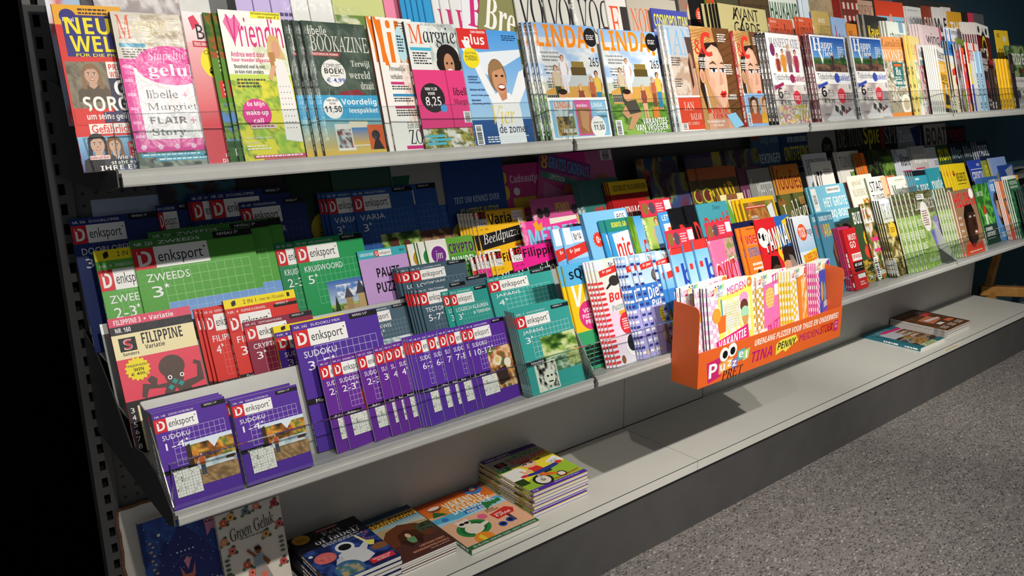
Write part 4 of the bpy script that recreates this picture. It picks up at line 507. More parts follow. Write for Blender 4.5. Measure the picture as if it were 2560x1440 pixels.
def enc_ops(k=1):
    return [N(0, 0, 1, .4, ['b8844a', 'c99a5c', 'd8b074'], 3, 5), P([(.55, 0), (1, 0), (1, 1), (.75, 1), (.62, .4)], '6a4526'), *[P([(.0, .05 + .03 * i), (.5, .0 + .02 * i), (.5, .006 + .02 * i), (0, .058 + .03 * i)], '9a6c38') for i in range(7)], *[P([(.62, .1 + .07 * i), (1, .02 + .07 * i), (1, .03 + .07 * i), (.62, .11 + .07 * i)], '54371c') for i in range(12)],
        P([(.1, .3), (.3, .16), (.62, .14), (.72, .4), (.6, .3), (.3, .32), (.14, .5), (.16, .9), (.04, .6)], '2c1c16'), P([(.12, .85), (.3, .8), (.62, .85), (.8, 1), (.1, 1)], 'cf9c80'), P([(.34, .75), (.62, .8), (.6, 1), (.3, 1)], 'c28c70'), P([(.22, .44), (.25, .32), (.34, .22), (.48, .17), (.62, .2), (.7, .29), (.735, .42), (.74, .52), (.725, .62), (.69, .71), (.62, .78), (.54, .8), (.43, .75), (.33, .67), (.25, .56)], 'dcae94'), P([(.22, .44), (.25, .32), (.29, .3), (.3, .46), (.36, .62), (.5, .76), (.54, .8), (.43, .75), (.33, .67), (.25, .56)], 'c8957a'), E(.36, .55, .075, .06, 'd5a086'), E(.6, .53, .035, .06, 'e6bfa6'), E(.5, .27, .12, .06, 'e2b89e'), E(.13, .48, .06, .07, 'cf9c80'), E(.135, .49, .035, .045, 'b88468'),
        E(.44, .42, .085, .028, 'f2ece8'), E(.44, .42, .035, .026, '3a4450'), E(.44, .42, .016, .014, '111'), E(.66, .42, .06, .026, 'f2ece8'), E(.67, .42, .03, .025, '3a4450'), P([(.32, .37), (.45, .33), (.54, .37), (.44, .355)], '5a3826'), P([(.6, .36), (.68, .335), (.74, .37), (.67, .355)], '5a3826'), P([(.34, .4), (.53, .4), (.53, .41), (.34, .415)], '2a1a16'), P([(.59, .4), (.73, .4), (.73, .41), (.59, .41)], '2a1a16'), P([(.6, .42), (.64, .54), (.6, .57), (.53, .56)], 'c8947a'), P([(.5, .66), (.57, .62), (.6, .635), (.65, .62), (.68, .65), (.62, .69), (.55, .69)], 'c82824'), P([(.53, .655), (.66, .648), (.62, .665), (.55, .668)], '4a1212'), P([(.14, .56), (.17, .56), (.22, .8), (.19, .8)], 'c8ccd0'),
        T('&', .05, .13, .24, .27, 'e8382c', 'b'), T('C', .22, .05, .48, .29, 'e8382c', 'b'), T('TANTASTIC!', .08, .3, .4, .335, 'f6f2ee', 'b'), L(.1, .35, .34, 3, 'f0e8e0', .02), L(.66, .06, .9, 4, 'f0e8e0', .022), L(.72, .36, .96, 5, 'f0e8e0', .022), T('SPEED', .74, .66, .92, .685, 'f6f2ee'), T('DIENDING', .68, .69, .92, .71, 'f6f2ee'), T('IK BEN ER', .12, .79, .62, .84, 'e8382c', 'b'), T('EVEN NIET', .24, .845, .76, .895, 'e8382c', 'b'), T('De comeback van', .06, .905, .5, .935, 'f4ece4'), T('het niksen', .2, .945, .46, .97, 'f4ece4'), P([(.58, .86), (.82, .84), (1, .97), (.75, 1)], '8cc4e4')]
cov('enc', .182, .285, 'b88a54', *enc_ops())
cov('encpack', .182, .285, 'b88a54', *enc_ops(), R(0, .655, 1, 1, '8ab0dc'), R(.14, .7, .5, .96, '7a5a3a'), H(.33, .77, .11, 'dcae94', '3a2218', 'b85a3a'), R(.56, .7, .96, .96, 'd8a87c'), H(.76, .77, .11, 'dcae94', '8a5a34', 'e0a83a'), T('+', .49, .8, .56, .84, '223'), K(.02, .86, .14, .99))
def pak(title, photo, c6, cb): return [R(.03, .02, .97, .42, 'e8e8ea'), *photo, R(0, .42, 1, .58, 'f2f2f0'), T('Tijdschriften', .06, .44, .56, .53, '3a3a44', 'n'), O(.6, .49, .07, cb), T('pakket', .66, .445, .97, .545, cb, 'b'), N(0, .56, 1, 1, ['d8ccc4', 'e4dcd4', 'c0b4b0', 'a89c9c'], 6, 4), P([(.02, .58), (.3, .53), (.32, .56), (.04, .62)], cb), T('6', .1, .59, .24, .71, c6, 'b'), L(.28, .63, .5, 2, '444', .02), T('€ 9,95', .14, .73, .44, .79, '222228', 'b'), O(.66, .7, .11, 'd83a4a'), L(.58, .68, .74, 3, 'f4d8dc', .02), K(.88, .55, .99, .63), R(.78, .66, 1, .8, 'b4a8a8'), L(.8, .67, .97, 6, '5a5254', .018), *[P([(x, y), (x + .09, y + .03), (x + .07, y + .1), (x - .02, y + .07)], c) for x, y, c in ((.42, .8, '3a3a40'), (.52, .86, '5a5a60'), (.7, .85, '7a3a3a'), (.8, .83, '4a4a50'), (.6, .8, '2a2a30'))], P([(.1, .98), (.4, .88), (.6, .94), (.9, .86), (.98, .98)], 'd0cccc'), T('9,10*', .1, .9, .24, .93, '333')]
cov('happy', .215, .28, 'f2f2f0', *pak('', [G(.03, .02, .97, .3, '1c50a8', '6aa8e0'), N(.03, .26, .97, .34, ['1c3a1c', '2f5a2c', '4a6a34'], 4, 8), N(.03, .33, .97, .42, ['5a4238', '8a6a54', '4a3a34'], 5, 6), F(.56, .16, .26, 'b07a58', '2a1a14', '3a2a2a', '4a2a2a'), F(.74, .28, .16, 'b07a58', '2a1a14', '8a2c34', '4a2a2a'), O(.86, .25, .07, '2a4a2a'), T('H', .06, .03, .28, .18, 'f4f6f8', 's'), T('appy', .28, .08, .62, .18, 'f4f6f8', 's'), T('V', .16, .16, .36, .33, 'f4f6f8', 's'), T('iew', .36, .17, .6, .24, 'f4f6f8', 's'), L(.74, .12, .94, 6, 'dce8f4', .022)], '17171c', '3a50b0'))
cov('manifest', .19, .28, 'f0eef0', *pak('', [R(.03, .02, .97, .44, 'ecebee'), T('MANIFESTATIE', .08, .05, .95, .15, '33302f', 'u'), T('dagboek', .5, .16, .85, .2, 'a0908a', 'i'), E(.14, .18, .07, .07, '7a2a54'), F(.25, .22, .36, SKIN, BROWN, '9a3a30', 'c88a3a'), F(.42, .17, .38, SKIN, BROWN, 'd8922c', 'd8922c'), F(.6, .12, .42, SKIN, BLOND, '8a6a74', '7a5a64'), F(.8, .17, .4, SKIN, BROWN, 'a8305a', 'a8305a')], '3a3a38', '9a2a58'), N(.05, .78, .98, 1, ['e0b04a', 'd8d0b8', 'c83a6a', '8aa0a8', 'e8e0d0', 'b8a858'], 7, 5))
cov('landwonen', .2, .28, 'e89a5a', T('Landelijk', .06, .03, .96, .15, '7a4420', 'i'), T('WONEN', .06, .16, .98, .29, 'f4ece2', 'u'), N(0, .3, 1, 1, ['d8ccb8', '8a7a64', 'f0ece4', '4a5a3a', 'a89a84'], 5, 6), R(.38, .32, .78, .65, '2f6a64'), R(.44, .34, .72, .37, 'd8602c'), T('8x', .48, .38, .68, .48, 'f2f0ea', 's'), L(.42, .5, .74, 2, 'd8e4dc', .025), T('Wonen in', .36, .54, .8, .6, 'f2f0ea', 's'), T('het groen', .38, .61, .8, .66, 'f2f0ea', 's'), O(.72, .85, .2, 'ece6da'), O(.72, .85, .12, 'c9b494'), R(0, .95, 1, 1, 'e08a44'))
cov('landidee0', .2, .28, 'e4cc7a', R(0, 0, 1, .12, 'e8d48a'), T('LAND', .1, .1, .8, .24, 'b09a4a', 'u'), N(.1, .3, 1, .9, ['c9d08a', '8aa05a', 'e8e8d0'], 4), T('Compleet', .15, .3, .8, .38, '5a7a34', 'i'), R(.1, .88, .6, 1, 'f0eee4'))
cov('rozekant', .19, .27, 'd8d4d4', T('Ouders', .1, .06, .9, .18, '3a3a44', 's'), R(.1, .22, .9, .3, '6a8a8a'), N(0, .3, 1, 1, ['b0a4a0', '6a6068', 'd8ccc4', '8a3a44'], 4), K(.02, .8, .2, .99))
cov('waarom', .17, .27, 'eeece6', T('Waarom', .08, .05, .95, .18, '222026', 'b'), N(.1, .2, 1, .3, ['d8d0c8', 'a89888'], 3), R(.1, .22, 1, .96, 'f0b428'), L(.15, .26, .9, 4, 'f8e8b8', .03), T('BAYEN', .2, .4, .9, .5, '222'), T('TOP', .2, .52, .9, .62, '222'), P([(.25, .85), (.45, .66), (.8, .7), (.95, .85)], '1c1c20'), E(.6, .62, .14, .08, 'e8d8c8'), R(.1, .9, 1, .96, '2a1c20'), K(.0, .8, .09, .98))
cov('hp', .2, .28, 'e8dcc0', R(0, 0, 1, .2, '3a8ad8'), T('HP', .1, .04, .55, .17, '17305a', 'b'), R(.1, .22, .8, .3, 'dce8f0'), P([(.1, .4), (.6, .35), (.6, .46), (.1, .48)], 'd83a2c'), T('Zomer', .2, .66, .8, .74, 'c84a34', 'u'), T('lezen', .3, .76, .8, .83, 'c84a34', 'u'), L(.3, .86, .7, 3, '555', .03), O(.5, .55, .16, 'd8604a'))
cov('donkerwrap', .2, .28, '3a3c42', N(0, 0, 1, 1, ['2a2c34', '54565c', '7a2c34', 'b8b8bc'], 5, 4), T('R', .1, .1, .6, .28, 'c83a44'), L(.1, .5, .8, 6, 'c8c8cc', .03), P([(.3, .7), (.6, .66), (.7, .98), (.4, .98)], 'a8b83a'))
cov('rodemag', .19, .27, 'e8443a', T('E', .3, .1, .8, .24, 'f4f0ee'), N(.2, .3, 1, 1, ['f0e8e0', 'd8c83a', '3a4ab8', 'e8443a'], 5, 3), R(0, 0, 1, .06, 'e8602c'))
cov('veelkleur', .19, .27, 'ece8e4', R(0, 0, .3, .3, 'e8442c'), R(0, .3, .3, .6, 'f0e02c'), R(0, .6, .3, 1, '4a4ac0'), T('PRIVE', .3, .1, .95, .25, 'd83a2c'))
cov('foreign', .18, .25, '3a1c20', R(0, 0, .3, 1, 'a8cce4'), T('FOREIGN', .3, .1, .96, .2, 'e0dcd8', 'b'), T('AFFAIRS', .3, .22, .96, .32, 'e0dcd8', 'b'), P([(.4, .5), (.6, .44), (.8, .6), (.5, .7)], '8a2a30'), T('How to', .4, .78, .8, .84, 'e8c8c0'), T('religion', .4, .86, .8, .92, 'e8c8c0'))
cov('donkerboek', .17, .22, '2c1c20', L(.2, .2, .8, 4, '8a7a70', .04))
cov('geelboek', .17, .24, 'f0c022', T('N', .4, .1, .6, .2, '5a4a14'), L(.2, .4, .8, 3, '8a6a1c', .04))
cov('ride', .21, .28, '3f5a34', N(0, 0, 1, .55, ['24381c', '3a5a2c', '6a8a4a', '8a9a6a'], 5, 6), T('RIDE', .3, .12, .95, .3, 'e0e4da', 'b'), L(.1, .3, .3, 6, 'c8c83a', .03), E(.85, .42, .1, .08, '8a2c24'), R(0, .5, 1, 1, 'd8d4d0'), T('Tijdschriften', .1, .53, .8, .6, '3a3a44', 'n'), N(.1, .65, 1, 1, ['c8c0c0', '8a8488', 'e4e0dc'], 3), O(.4, .78, .1, '4a4a50'))
cov('vogue', .14, .3, 'd8d6ce', T('VOG', .12, .05, .99, .36, '2a2a2c', 'u'), N(.62, .3, 1, .8, ['b8a898', 'd0c8bc', '6a5444'], 4), H(.82, .38, .13, 'c08c6c', '4a3020', '', 2.2), L(.05, .33, .3, 1, '8a8a86'))
cov('vogue2', .09, .3, 'd8d6ce', T('V', .1, .05, .62, .36, '2a2a2c', 'u'), T('O', .55, .05, 1, .36, '2a2a2c', 'u'), L(.08, .33, .5, 1, '8a8a86'))
cov('elle', .08, .3, 'e0dcd6', T('E', .12, .1, .62, .42, 'e8542c', 'u'), R(.66, .1, 1, .5, '3a3434'), N(.3, .45, 1, 1, ['c8beb4', '3a3434', '8a7a70', 'e0dcd6'], 4))
cov('nouveau', .22, .3, 'b8b0a0', T('NOUVEAU', .05, .1, .98, .34, 'e2603a', 'u'), L(.08, .4, .4, 4, '3a3834', .03), P([(.52, .45), (.8, .35), (.9, .9), (.5, .95)], '4a3428'), E(.66, .56, .1, .12, 'c89878'))
cov('cosmo', .2, .28, '4a50a8', T('COSMOPOLITAN', .04, .055, .98, .19, 'ece34a', 'b'), N(0, .22, 1, 1, ['3a4a9a', '5a6ab8', 'c8ccd8'], 3))
cov('avant', .26, .3, 'b8ae7a', T('AVANT', .27, .02, .82, .15, '17140f', 'n'), T('GARDE', .27, .165, .82, .3, '17140f', 'n'), P([(.26, .15), (.29, .15), (.4, .02), (.37, .02)], '17140f'), P([(.36, .28), (.39, .28), (.5, .12), (.47, .12)], '17140f'), L(.5, .34, .8, 1, '6a6444'))
cov('ariadne', .2, .29, 'cf5a38', T('libelle', .05, .02, .3, .055, 'e8d0c4', 'n'), T('ariadne', .04, .06, .99, .24, '2a1814', 'u'), N(0, .3, 1, 1, ['b84a2c', 'd8805a', 'e8c8b0'], 3))
cov('landleven', .2, .29, 'c9ac64', T('VAN DEZE', .3, .08, .7, .13, 'efe6cc'), T('LANDLEVEN', .22, .16, 1, .27, '3a4a2a', 'u'), N(0, .55, 1, 1, LEAF, 3))
cov('blauwnl', .18, .29, '9ab8e0', P([(.2, .1), (.26, .1), (.3, .6), (.24, .6)], 'c83a44'), P([(.4, .2), (.46, .2), (.5, .7), (.44, .7)], 'c83a44'), R(.7, .3, 1, 1, '24304a'))
cov('tuinhuis', .18, .27, 'd88a34', T('DE', .1, .1, .4, .22, '8a3a18', 's'), N(.3, .2, 1, 1, ['4a6a2c', 'e8e0d0', 'd88a34', '2a4a1c'], 4), P([(.35, .4), (.6, .25), (.85, .4), (.85, .7), (.35, .7)], 'e8dcc8'))
cov('kavel', .19, .3, '34332f', T('Kavel', .1, .12, .58, .28, 'f0d028', 'b'), T('&', .58, .1, .76, .3, 'e8e4e0', 's'), R(.7, .05, 1, .1, '4a443c'), O(.5, .6, .2, 'd89a7a'), N(.1, .7, 1, 1, ['5a5044', '8a7a64'], 3))
cov('vtw', .2, .3, 'e9f0e4', R(.62, 0, .85, .14, '8ab0c8'), T('vtwonen', .1, .12, .92, .32, '24302c', 'u'), R(.1, .38, 1, .44, '3a3a34'), N(.1, .5, 1, 1, ['c8ccc0', '8a948a', 'e8e8e0'], 3))
cov('winq', .2, .3, 'ecd4d6', T('winq.', .28, .1, .95, .32, '2a2a30', 'n'), R(.92, 0, 1, .25, 'e85a8a'), O(.2, .45, .1, '3a1c2a'), *[H(x, .46 + dy, .05, s, '2a1c18', t) for x, dy, s, t in ((.36, .06, 'b07a58', '8a5a4a'), (.52, .0, 'd8a888', '3a4a3a'), (.64, -.02, '8a5a40', 'c9a06a'), (.8, .04, '6a4430', '4a3a3a'))])
cov('trucks', .19, .28, 'e8ecf0', R(0, .02, .1, 1, '3a6ac0'), T('trucks', .1, .12, .99, .42, 'd8283a', 'b'), T('SUPERTRUCK NR 55', .15, .04, .9, .1, '445'), N(.1, .5, 1, 1, ['8aa8d0', 'd8dce0', '3a5a8a'], 3))
cov('gp', .205, .3, '6a1420', R(0, 0, 1, .17, 'e8e4dc'), E(.2, .09, .08, .05, '3a3a3a'), E(.78, .09, .08, .05, '3a3a3a'), E(.52, .4, .23, .3, '1c1a14'), E(.52, .42, .2, .26, 'e0c428'), E(.52, .42, .17, .2, '1c1a14'), T('GP', .38, .34, .68, .52, 'f0e8d0', 'b'), T('eens', .12, .36, .32, .42, 'f0e8e0', 'i'), N(.62, .5, 1, .8, ['a81c24', '2a1c24', 'c83a3a'], 3), R(0, .8, 1, 1, '3a1c2a'), L(.08, .62, .5, 3, 'e8d8d0', .03), P([(.46, .14), (.5, .04), (.52, .14)], '3a3a3a'), P([(.52, .14), (.58, .04), (.56, .14)], '3a3a3a'))
cov('carte', .19, .29, 'e6c02c', E(.66, .14, .14, .05, 'd8d4cc'), T('carte', .04, .26, .95, .46, '17171a', 'i'), R(0, .6, 1, .8, 'b8342c'), T('RS', .1, .05, .3, .12, '6a5a1c'))
cov('hoed', .2, .3, '8a8272', E(.6, .32, .35, .2, 'd8c4a0'), E(.66, .46, .15, .17, 'd8a890'), P([(.44, .4), (.56, .34), (.56, .7), (.46, .8)], '3a2018'), T('Chantal', .05, .16, .5, .26, 'd8503a', 'u'))
cov('zwartcirkel', .2, .3, '17171a', O(.3, .3, .16, 'd8502c'), L(.2, .26, .4, 4, 'f0d8d0', .022), E(.85, .6, .2, .25, '6a6a6e'))
cov('woonwijzer', .21, .3, '4a4a34', T('WOONWIJZER', .05, .16, .98, .3, 'c9a83a', 'n'), N(0, .4, 1, 1, ['5a7a3a', 'b8b49a', '3a3a2a'], 3))
cov('monument', .21, .3, '54422c', T('MONUMENT', .05, .14, .98, .3, '2a1c14', 'u'), N(0, .4, 1, 1, ['6a5a3a', '8a7a54'], 3))
cov('haukamp', .2, .3, 'dfe6dc', T('HAUKAMP', .03, .1, .98, .3, '2f5a3a', 'b'), L(.1, .34, .6, 1, '222'), N(.05, .42, 1, 1, LEAF, 4))
cov('uboek', .17, .3, 'dce8f2', T('U', .2, .2, .8, .5, '3a80c8', 'b'), R(0, .6, 1, 1, 'b8d0e4'))
cov('bruin', .2, .3, 'b09a74', N(0, 0, 1, 1, ['a08a64', 'c0aa84'], 3))
cov('ruit', .19, .3, 'd8d0c0', *[R(x / 8, y / 12, (x + 1) / 8, (y + 1) / 12, '9a2c28' if (x + y) % 2 else '5a4438') for x in range(8) for y in range(12) if x % 2 == 0 or y % 2 == 0])
cov('residence', .21, .3, 'c9a48a', T('RESIDENCE', .05, .06, .98, .22, '5a3a2c', 'u'), N(0, .25, 1, 1, ['d8b49a', 'b88a70', 'e4ccb8', '8a5a4a'], 4), T('Zuren', .5, .5, .9, .58, 'f0e0d4', 'i'))
cov('vonmoi', .22, .3, 'd8482c', G(.02, .2, .98, 1, '8cc4dc', 'b8dce8'), T('VON MOI', .08, .25, .96, .5, '2a3440', 'u'), E(.5, .66, .2, .26, 'e8a898'), E(.5, .3, .06, .14, 'e8a898'), E(.43, .6, .05, .02, '8a3a34'), E(.58, .6, .05, .02, '8a3a34'))
cov('jamesman', .21, .29, 'd8d6d2', L(.06, .05, .8, 1, '777'), T('JAMES', .06, .16, .48, .36, '5a5a5c', 'n'), T('MAN', .5, .16, .98, .42, '17171a', 'b'), N(0, .5, 1, 1, ['a8a4a0', 'd8d6d2'], 3))
for k, c, t, tc in (('fam', '8a3a28', 'FAM', 'f0e0d0'), ('witk', 'dcd8d4', 'W', '222'), ('ea', 'd8d4d0', 'EA', '222'), ('the', 'd8a02c', 'THE', 'f4f0e8'), ('mot', '24241c', 'MOT', 'e0d02c'), ('rozem', 'd83a5a', 'P', 'f4e0e4'), ('grijsm', '5a5a5c', 'R', 'c8c8c8')):
    cov(k, .19, .29, c, T(t, .1, .16, .9, .36, tc, 'b'), N(0, .45, 1, 1, [c, '8a8478', 'b8a890'], 3))
cov('breien0', .2, .29, 'c9dce8', N(0, 0, 1, 1, ['b0c8dc', 'e4ecf0', 'd84a4a', 'a8c0d8'], 4, 3))
cov('haak34', .2, .29, 'c4b4e0', O(.4, .62, .24, '2f3c9a'), T('34', .24, .54, .56, .7, 'f2f0f6', 'n'))
cov('lila', .2, .29, 'c4b4e0', L(.1, .3, .9, 14, '4a4470', .045))
cov('witoranje', .2, .29, 'ecece8', T('6', .6, .62, .85, .8, 'e05a2c', 'b'), T('f', .4, .3, .8, .55, '333', 's'), L(.1, .1, .9, 3, '555', .03))
cov('haak18', .2, .29, 'c8d08a', N(0, .3, 1, .8, ['8aa04a', 'c8d08a', 'e8e8d0', '6a8a3a'], 4), P([(0, .55), (1, .7), (1, 1), (0, 1)], 'f2f2ec'), T('18 x', .12, .68, .75, .86, '2a70b8', 'n'))
cov('amigurumi', .19, .29, 'e88aa8', T('AMiGURUMi', .05, .45, .98, .56, '2a1c20', 'b'), T('20x', .06, .75, .7, .92, 'e0344a', 'n'), R(.05, .6, .7, .64, '17171a'), N(.4, 0, 1, .4, ['e8a0b8', 'f0c8d4'], 3))
cov('anna', .17, .26, '3a9ad0', T('Anna', .1, .2, .95, .4, 'e8e02c', 'i'), G(0, .5, 1, 1, '4ab0e0', '7ab84a'))
cov('breihaar', .18, .27, 'e4e4e2', T('Brei', .1, .2, .9, .4, 'c83a70', 's'), P([(.2, .45), (.7, .4), (.8, 1), (.3, 1)], '8a4a2c'), E(.5, .55, .14, .14, 'd8a890'), R(.8, .1, .95, .6, '3a7ab0'))
cov('ba', .18, .27, 'e6e8ec', T('Ba', .12, .1, .75, .36, 'd0307a', 's'), P([(0, .4), (1, .34), (1, .48), (0, .54)], '6aa8d8'), T('IN MAAT', .15, .42, .8, .48, 'f4f6f8'), O(.4, .75, .3, 'c9c0b4'))
cov('bre', .18, .27, '8a8a5a', T('AUREN', .1, .05, .4, .1, 'c83a7a'), T('Brei', .12, .12, .9, .4, 'f2f0e8', 's'), N(0, .45, 1, 1, ['8a9a5a', 'b8b48a', '5a8a9a'], 4), R(.7, .6, 1, .9, 'f0f0ec'), K(.76, .64, .95, .86))
# --- middle shelf, right of the puzzles
cov('squla', .16, .245, 'f0c822', R(0, 0, 1, .2, '5ab4e4'), T('sQula', .12, .04, .85, .16, '17202c', 'b'), T('VAK', .1, .2, 1, .4, 'f6f4ee', 'o'), O(.4, .5, .26, 'd83a80'), T('VOL', .26, .43, .5, .47, 'f6f0f4'), T('PUZZEL-', .22, .485, .58, .525, 'f6f0f4'), T('PRET!', .27, .54, .54, .58, 'f6f0f4'), R(0, .64, 1, 1, '3aa06a'), O(.62, .64, .2, '17181c'), O(.68, .63, .13, 'eef2f4'), O(.7, .63, .07, '3a80b8'), O(.7, .63, .035, '111'), *[R(.1, .78 + .04 * i, .5, .81 + .04 * i, '1c2430') for i in range(5)], O(.9, .78, .08, 'e8902c'))
cov('baby', .15, .245, 'e8dcd8', G(0, 0, 1, .5, 'd8e8d0', 'f0d8e4'), G(0, .5, 1, 1, 'f0c8e0', 'e8e0ec'), *[P([(0, .2 + .025 * i * 2), (.14, .2 + .05 * i), (.16, .212 + .05 * i), (.14, .225 + .05 * i), (0, .225 + .05 * i)], 'd83a3a') for i in range(16)], R(0, 0, .3, .09, 'dfe6f0'), R(.4, .02, .72, .09, 'f4f3f0'), T('Nr 5', .44, .03, .68, .08, '223'), P([(.1, .1), (.9, .05), (.86, .12), (.1, .16)], 'd8352d'), T('4+ jaar', .2, .095, .5, .13, 'f6f2f0', 'o', -4), E(.5, .21, .16, .05, '33302e'), E(.66, .17, .06, .035, '33302e'), P([(.36, .22), (.2, .27), (.24, .28), (.42, .24)], '33302e'), T('Baby', .22, .3, .92, .42, 'd8322c', 'o', -5), T('Puzzelboek', .25, .42, .97, .48, '8ab0a0', 'o', -5), P([(.45, .5), (.95, .49), (.9, .53), (.42, .54)], 'e8a83a'), O(.6, .63, .22, 'd8303a'), L(.46, .58, .74, 5, 'f4d8d8', .022), O(.62, .84, .22, 'f2eeee'), E(.6, .82, .13, .08, '232430'), P([(.62, .78), (.66, .7), (.74, .69), (.76, .71), (.7, .73), (.7, .8)], '232430'), E(.25, .95, .06, .04, '8a5a3a'))
cov('dieren', .15, .245, 'a8a4dc', G(0, 0, 1, .3, '9cc8e8', 'c4dcf0'), R(0, .3, 1, .52, '3a78c8'), *[R(0, .03 + .05 * i, .12, .055 + .05 * i, '2c3c8a' if i % 2 else 'f0f0f4') for i in range(19)], R(.14, 0, .36, .08, 'dfe6f0'), R(.4, .02, .72, .09, 'f4f3f0'), T('Nr 5', .44, .03, .68, .08, '223'), P([(.1, .1), (.9, .06), (.86, .13), (.1, .16)], 'd8352d'), T('6+ jaar', .2, .1, .5, .135, 'f6f2f0', 'o', -4), E(.6, .23, .18, .07, '4a4644'), E(.5, .22, .06, .04, '6a6460'), T('Dieren', .16, .32, .97, .45, '2a3a9a', 'o', -5), T('Dieren', .15, .315, .96, .44, 'f4f4f8', 'o', -5), T('Puzzel', .2, .45, .9, .52, 'f4f4f8', 'o', -5), B(.58, .63, .2, 12, 'f4e02c'), L(.46, .59, .7, 4, '8a5a1c', .025), E(.55, .83, .18, .11, '8a7a6c'), E(.42, .84, .06, .05, 'c8b8a4'), O(.18, .95, .05, 'd8b8a0'))
cov('doeblauw', .15, .235, '5aa4dc', G(0, 0, 1, .3, 'a8d4f0', '7ab8e4'), R(0, .3, 1, .6, '3a80cc'), R(.05, .0, .35, .1, 'dfe6f0'), P([(.1, .1), (.9, .06), (.86, .14), (.1, .18)], 'd8352d'), T('Doe', .15, .34, .9, .5, 'f4f4f8', 'o', -5), N(0, .55, 1, 1, ['8ab83a', 'e0d03a', '6a8a2c', '8a5a34'], 4))
cov('bmag', .15, .25, '6ab0e4', R(0, 0, 1, .1, 'd83a34'), G(0, .1, 1, .55, '7ac0ec', 'c8e4f4'), T('b', .3, .2, .66, .42, '2a4ab8', 'b'), T('o', .68, .26, .98, .42, '2a4ab8', 'b'), R(.08, .22, .2, .28, 'd83a3a'), O(.42, .58, .2, 'd84088'), L(.28, .52, .54, 6, 'f6dce8', .028), N(0, .72, 1, 1, ['5a9a34', '7ab84a', '3a7a28'], 4), O(.75, .8, .13, '4a80c8'))
cov('okki', .17, .25, 'e878a8', N(.6, 0, 1, .3, ['d8909c', 'e8a8b0', '8a9a4a'], 3), T('OKKI', .06, .26, .95, .62, 'f4ece8', 'o', -8), T('OKKI', .08, .28, .93, .6, 'c82c34', 'o', -8), E(.7, .78, .22, .2, '6a4a34'), E(.3, .85, .2, .14, '5a9ac8'))
cov('nacht', .2, .28, '1c2048', N(.1, .05, 1, 1, ['181c40', '242a58', '1c2048'], 3), T('de J', .55, .28, .95, .4, 'c83a7a', 'b'), *[O(.1 + .37 * i % .9, .1 + .23 * i % .8, .006, 'd8dcec', 5) for i in range(20)], O(.75, .8, .2, '8a3a54'))
cov('voetbal', .17, .27, 'e8802a', L(.2, .02, .8, 1, '6a3414'), T('voetbal', .08, .06, .98, .2, 'f4f0ea', 'b'), T('voetbal', .08, .055, .98, .195, 'd8283a', 'b'), T('INTERNATIONAL', .1, .23, .98, .33, '2a70c0', 'b'), L(.15, .4, .8, 2, 'f4ece4', .05), O(.35, .52, .08, '2a2420'), T('GROTE', .5, .42, .9, .48, 'f4ece4'), H(.6, .76, .2, '8a5a40', 'd8b070', 'e8e0d8'))
cov('panna', .19, .27, 'd8262c', P([(.55, 0), (1, 0), (1, 1), (.5, 1), (.6, .5)], '2f68b8'), P([(.52, .1), (.62, .2), (.56, .4), (.66, .5), (.5, .95), (.56, .5), (.46, .4)], 'f0d02c'), P([(.75, .06), (.98, .02), (.95, .3), (.8, .25)], 'f0c82c'), O(.15, .2, .16, 'f0eeea'), P([(.15, .15), (.2, .18), (.18, .23), (.12, .23), (.1, .18)], '17171a'), R(.02, .14, .07, .2, '17171a'), T('PANNA!', .16, .12, .9, .36, '17171a', 'o', -6), T('PANNA!', .15, .11, .88, .34, 'f6f4ee', 'o', -6), P([(.14, .6), (.24, .42), (.42, .42), (.46, .6), (.44, .8), (.3, .9), (.2, .8)], '5a3a2c'), P([(.14, .55), (.24, .4), (.42, .42), (.44, .52), (.3, .5)], '1c1614'), E(.36, .62, .035, .014, 'f0ece8'), P([(.56, .56), (.66, .4), (.84, .44), (.86, .7), (.7, .92), (.58, .8)], 'd0987c'), P([(.56, .5), (.6, .34), (.88, .34), (.9, .6), (.82, .5), (.64, .48)], '2a1c16'), P([(.58, .74), (.72, .76), (.82, .66), (.8, .84), (.68, .94), (.6, .88)], '4a2c1e'), E(.62, .58, .03, .014, 'f0ece8'), *[E(x, y, .05, .05, 'c89878') for x, y in ((.92, .56), (.95, .75), (.1, .72), (.76, .93))], N(0, .85, .5, 1, ['c82428', '8a1c20', 'e8e4e0'], 3))
cov('max', .17, .26, 'dce8f0', G(0, 0, 1, .4, 'e8eef4', 'a8c8e4'), O(.4, .18, .26, 'e8582c'), T('max', .22, .12, .58, .24, 'f6f2ee', 'n'), T('maga', .6, .16, .98, .24, '33445a', 'n'), P([(.14, .45), (1, .38), (1, .5), (.14, .56)], 'f0d02c'), T('DUBBELDIK', .18, .43, .98, .52, 'd8322c', 'b', -3), N(.1, .55, 1, 1, ['24301c', '4a5a34', '17171a'], 3), *[F(x, .56, .5, SKIN, '3a2a20', c, c) for x, c in ((.3, 'e8e8e6'), (.55, '22242a'), (.8, 'ececea'))], T('Zomer', .3, .85, .75, .93, '6ac0e0', 'o'))
cov('vara', .2, .28, '4a8aa4', T('DUBBELDIK 112 BL', .1, .04, .95, .1, 'e0ecf0'), T('VARA', .1, .14, .7, .3, 'e8c02c', 'b'), T('V', .1, .14, .25, .3, 'e05a3a', 'b'), P([(.5, .5), (.7, .36), (.9, .4), (1, .8), (.6, .9)], '4a342c'), E(.75, .5, .13, .14, '8a5a48'))
cov('gids', .14, .17, '1f5a80', T('GIDS', .1, .5, .95, .75, 'c8dce8', 'u'), R(0, 0, 1, .3, '17405c'), N(.2, .2, 1, .5, ['6a4a3a', 'b8806a'], 3))
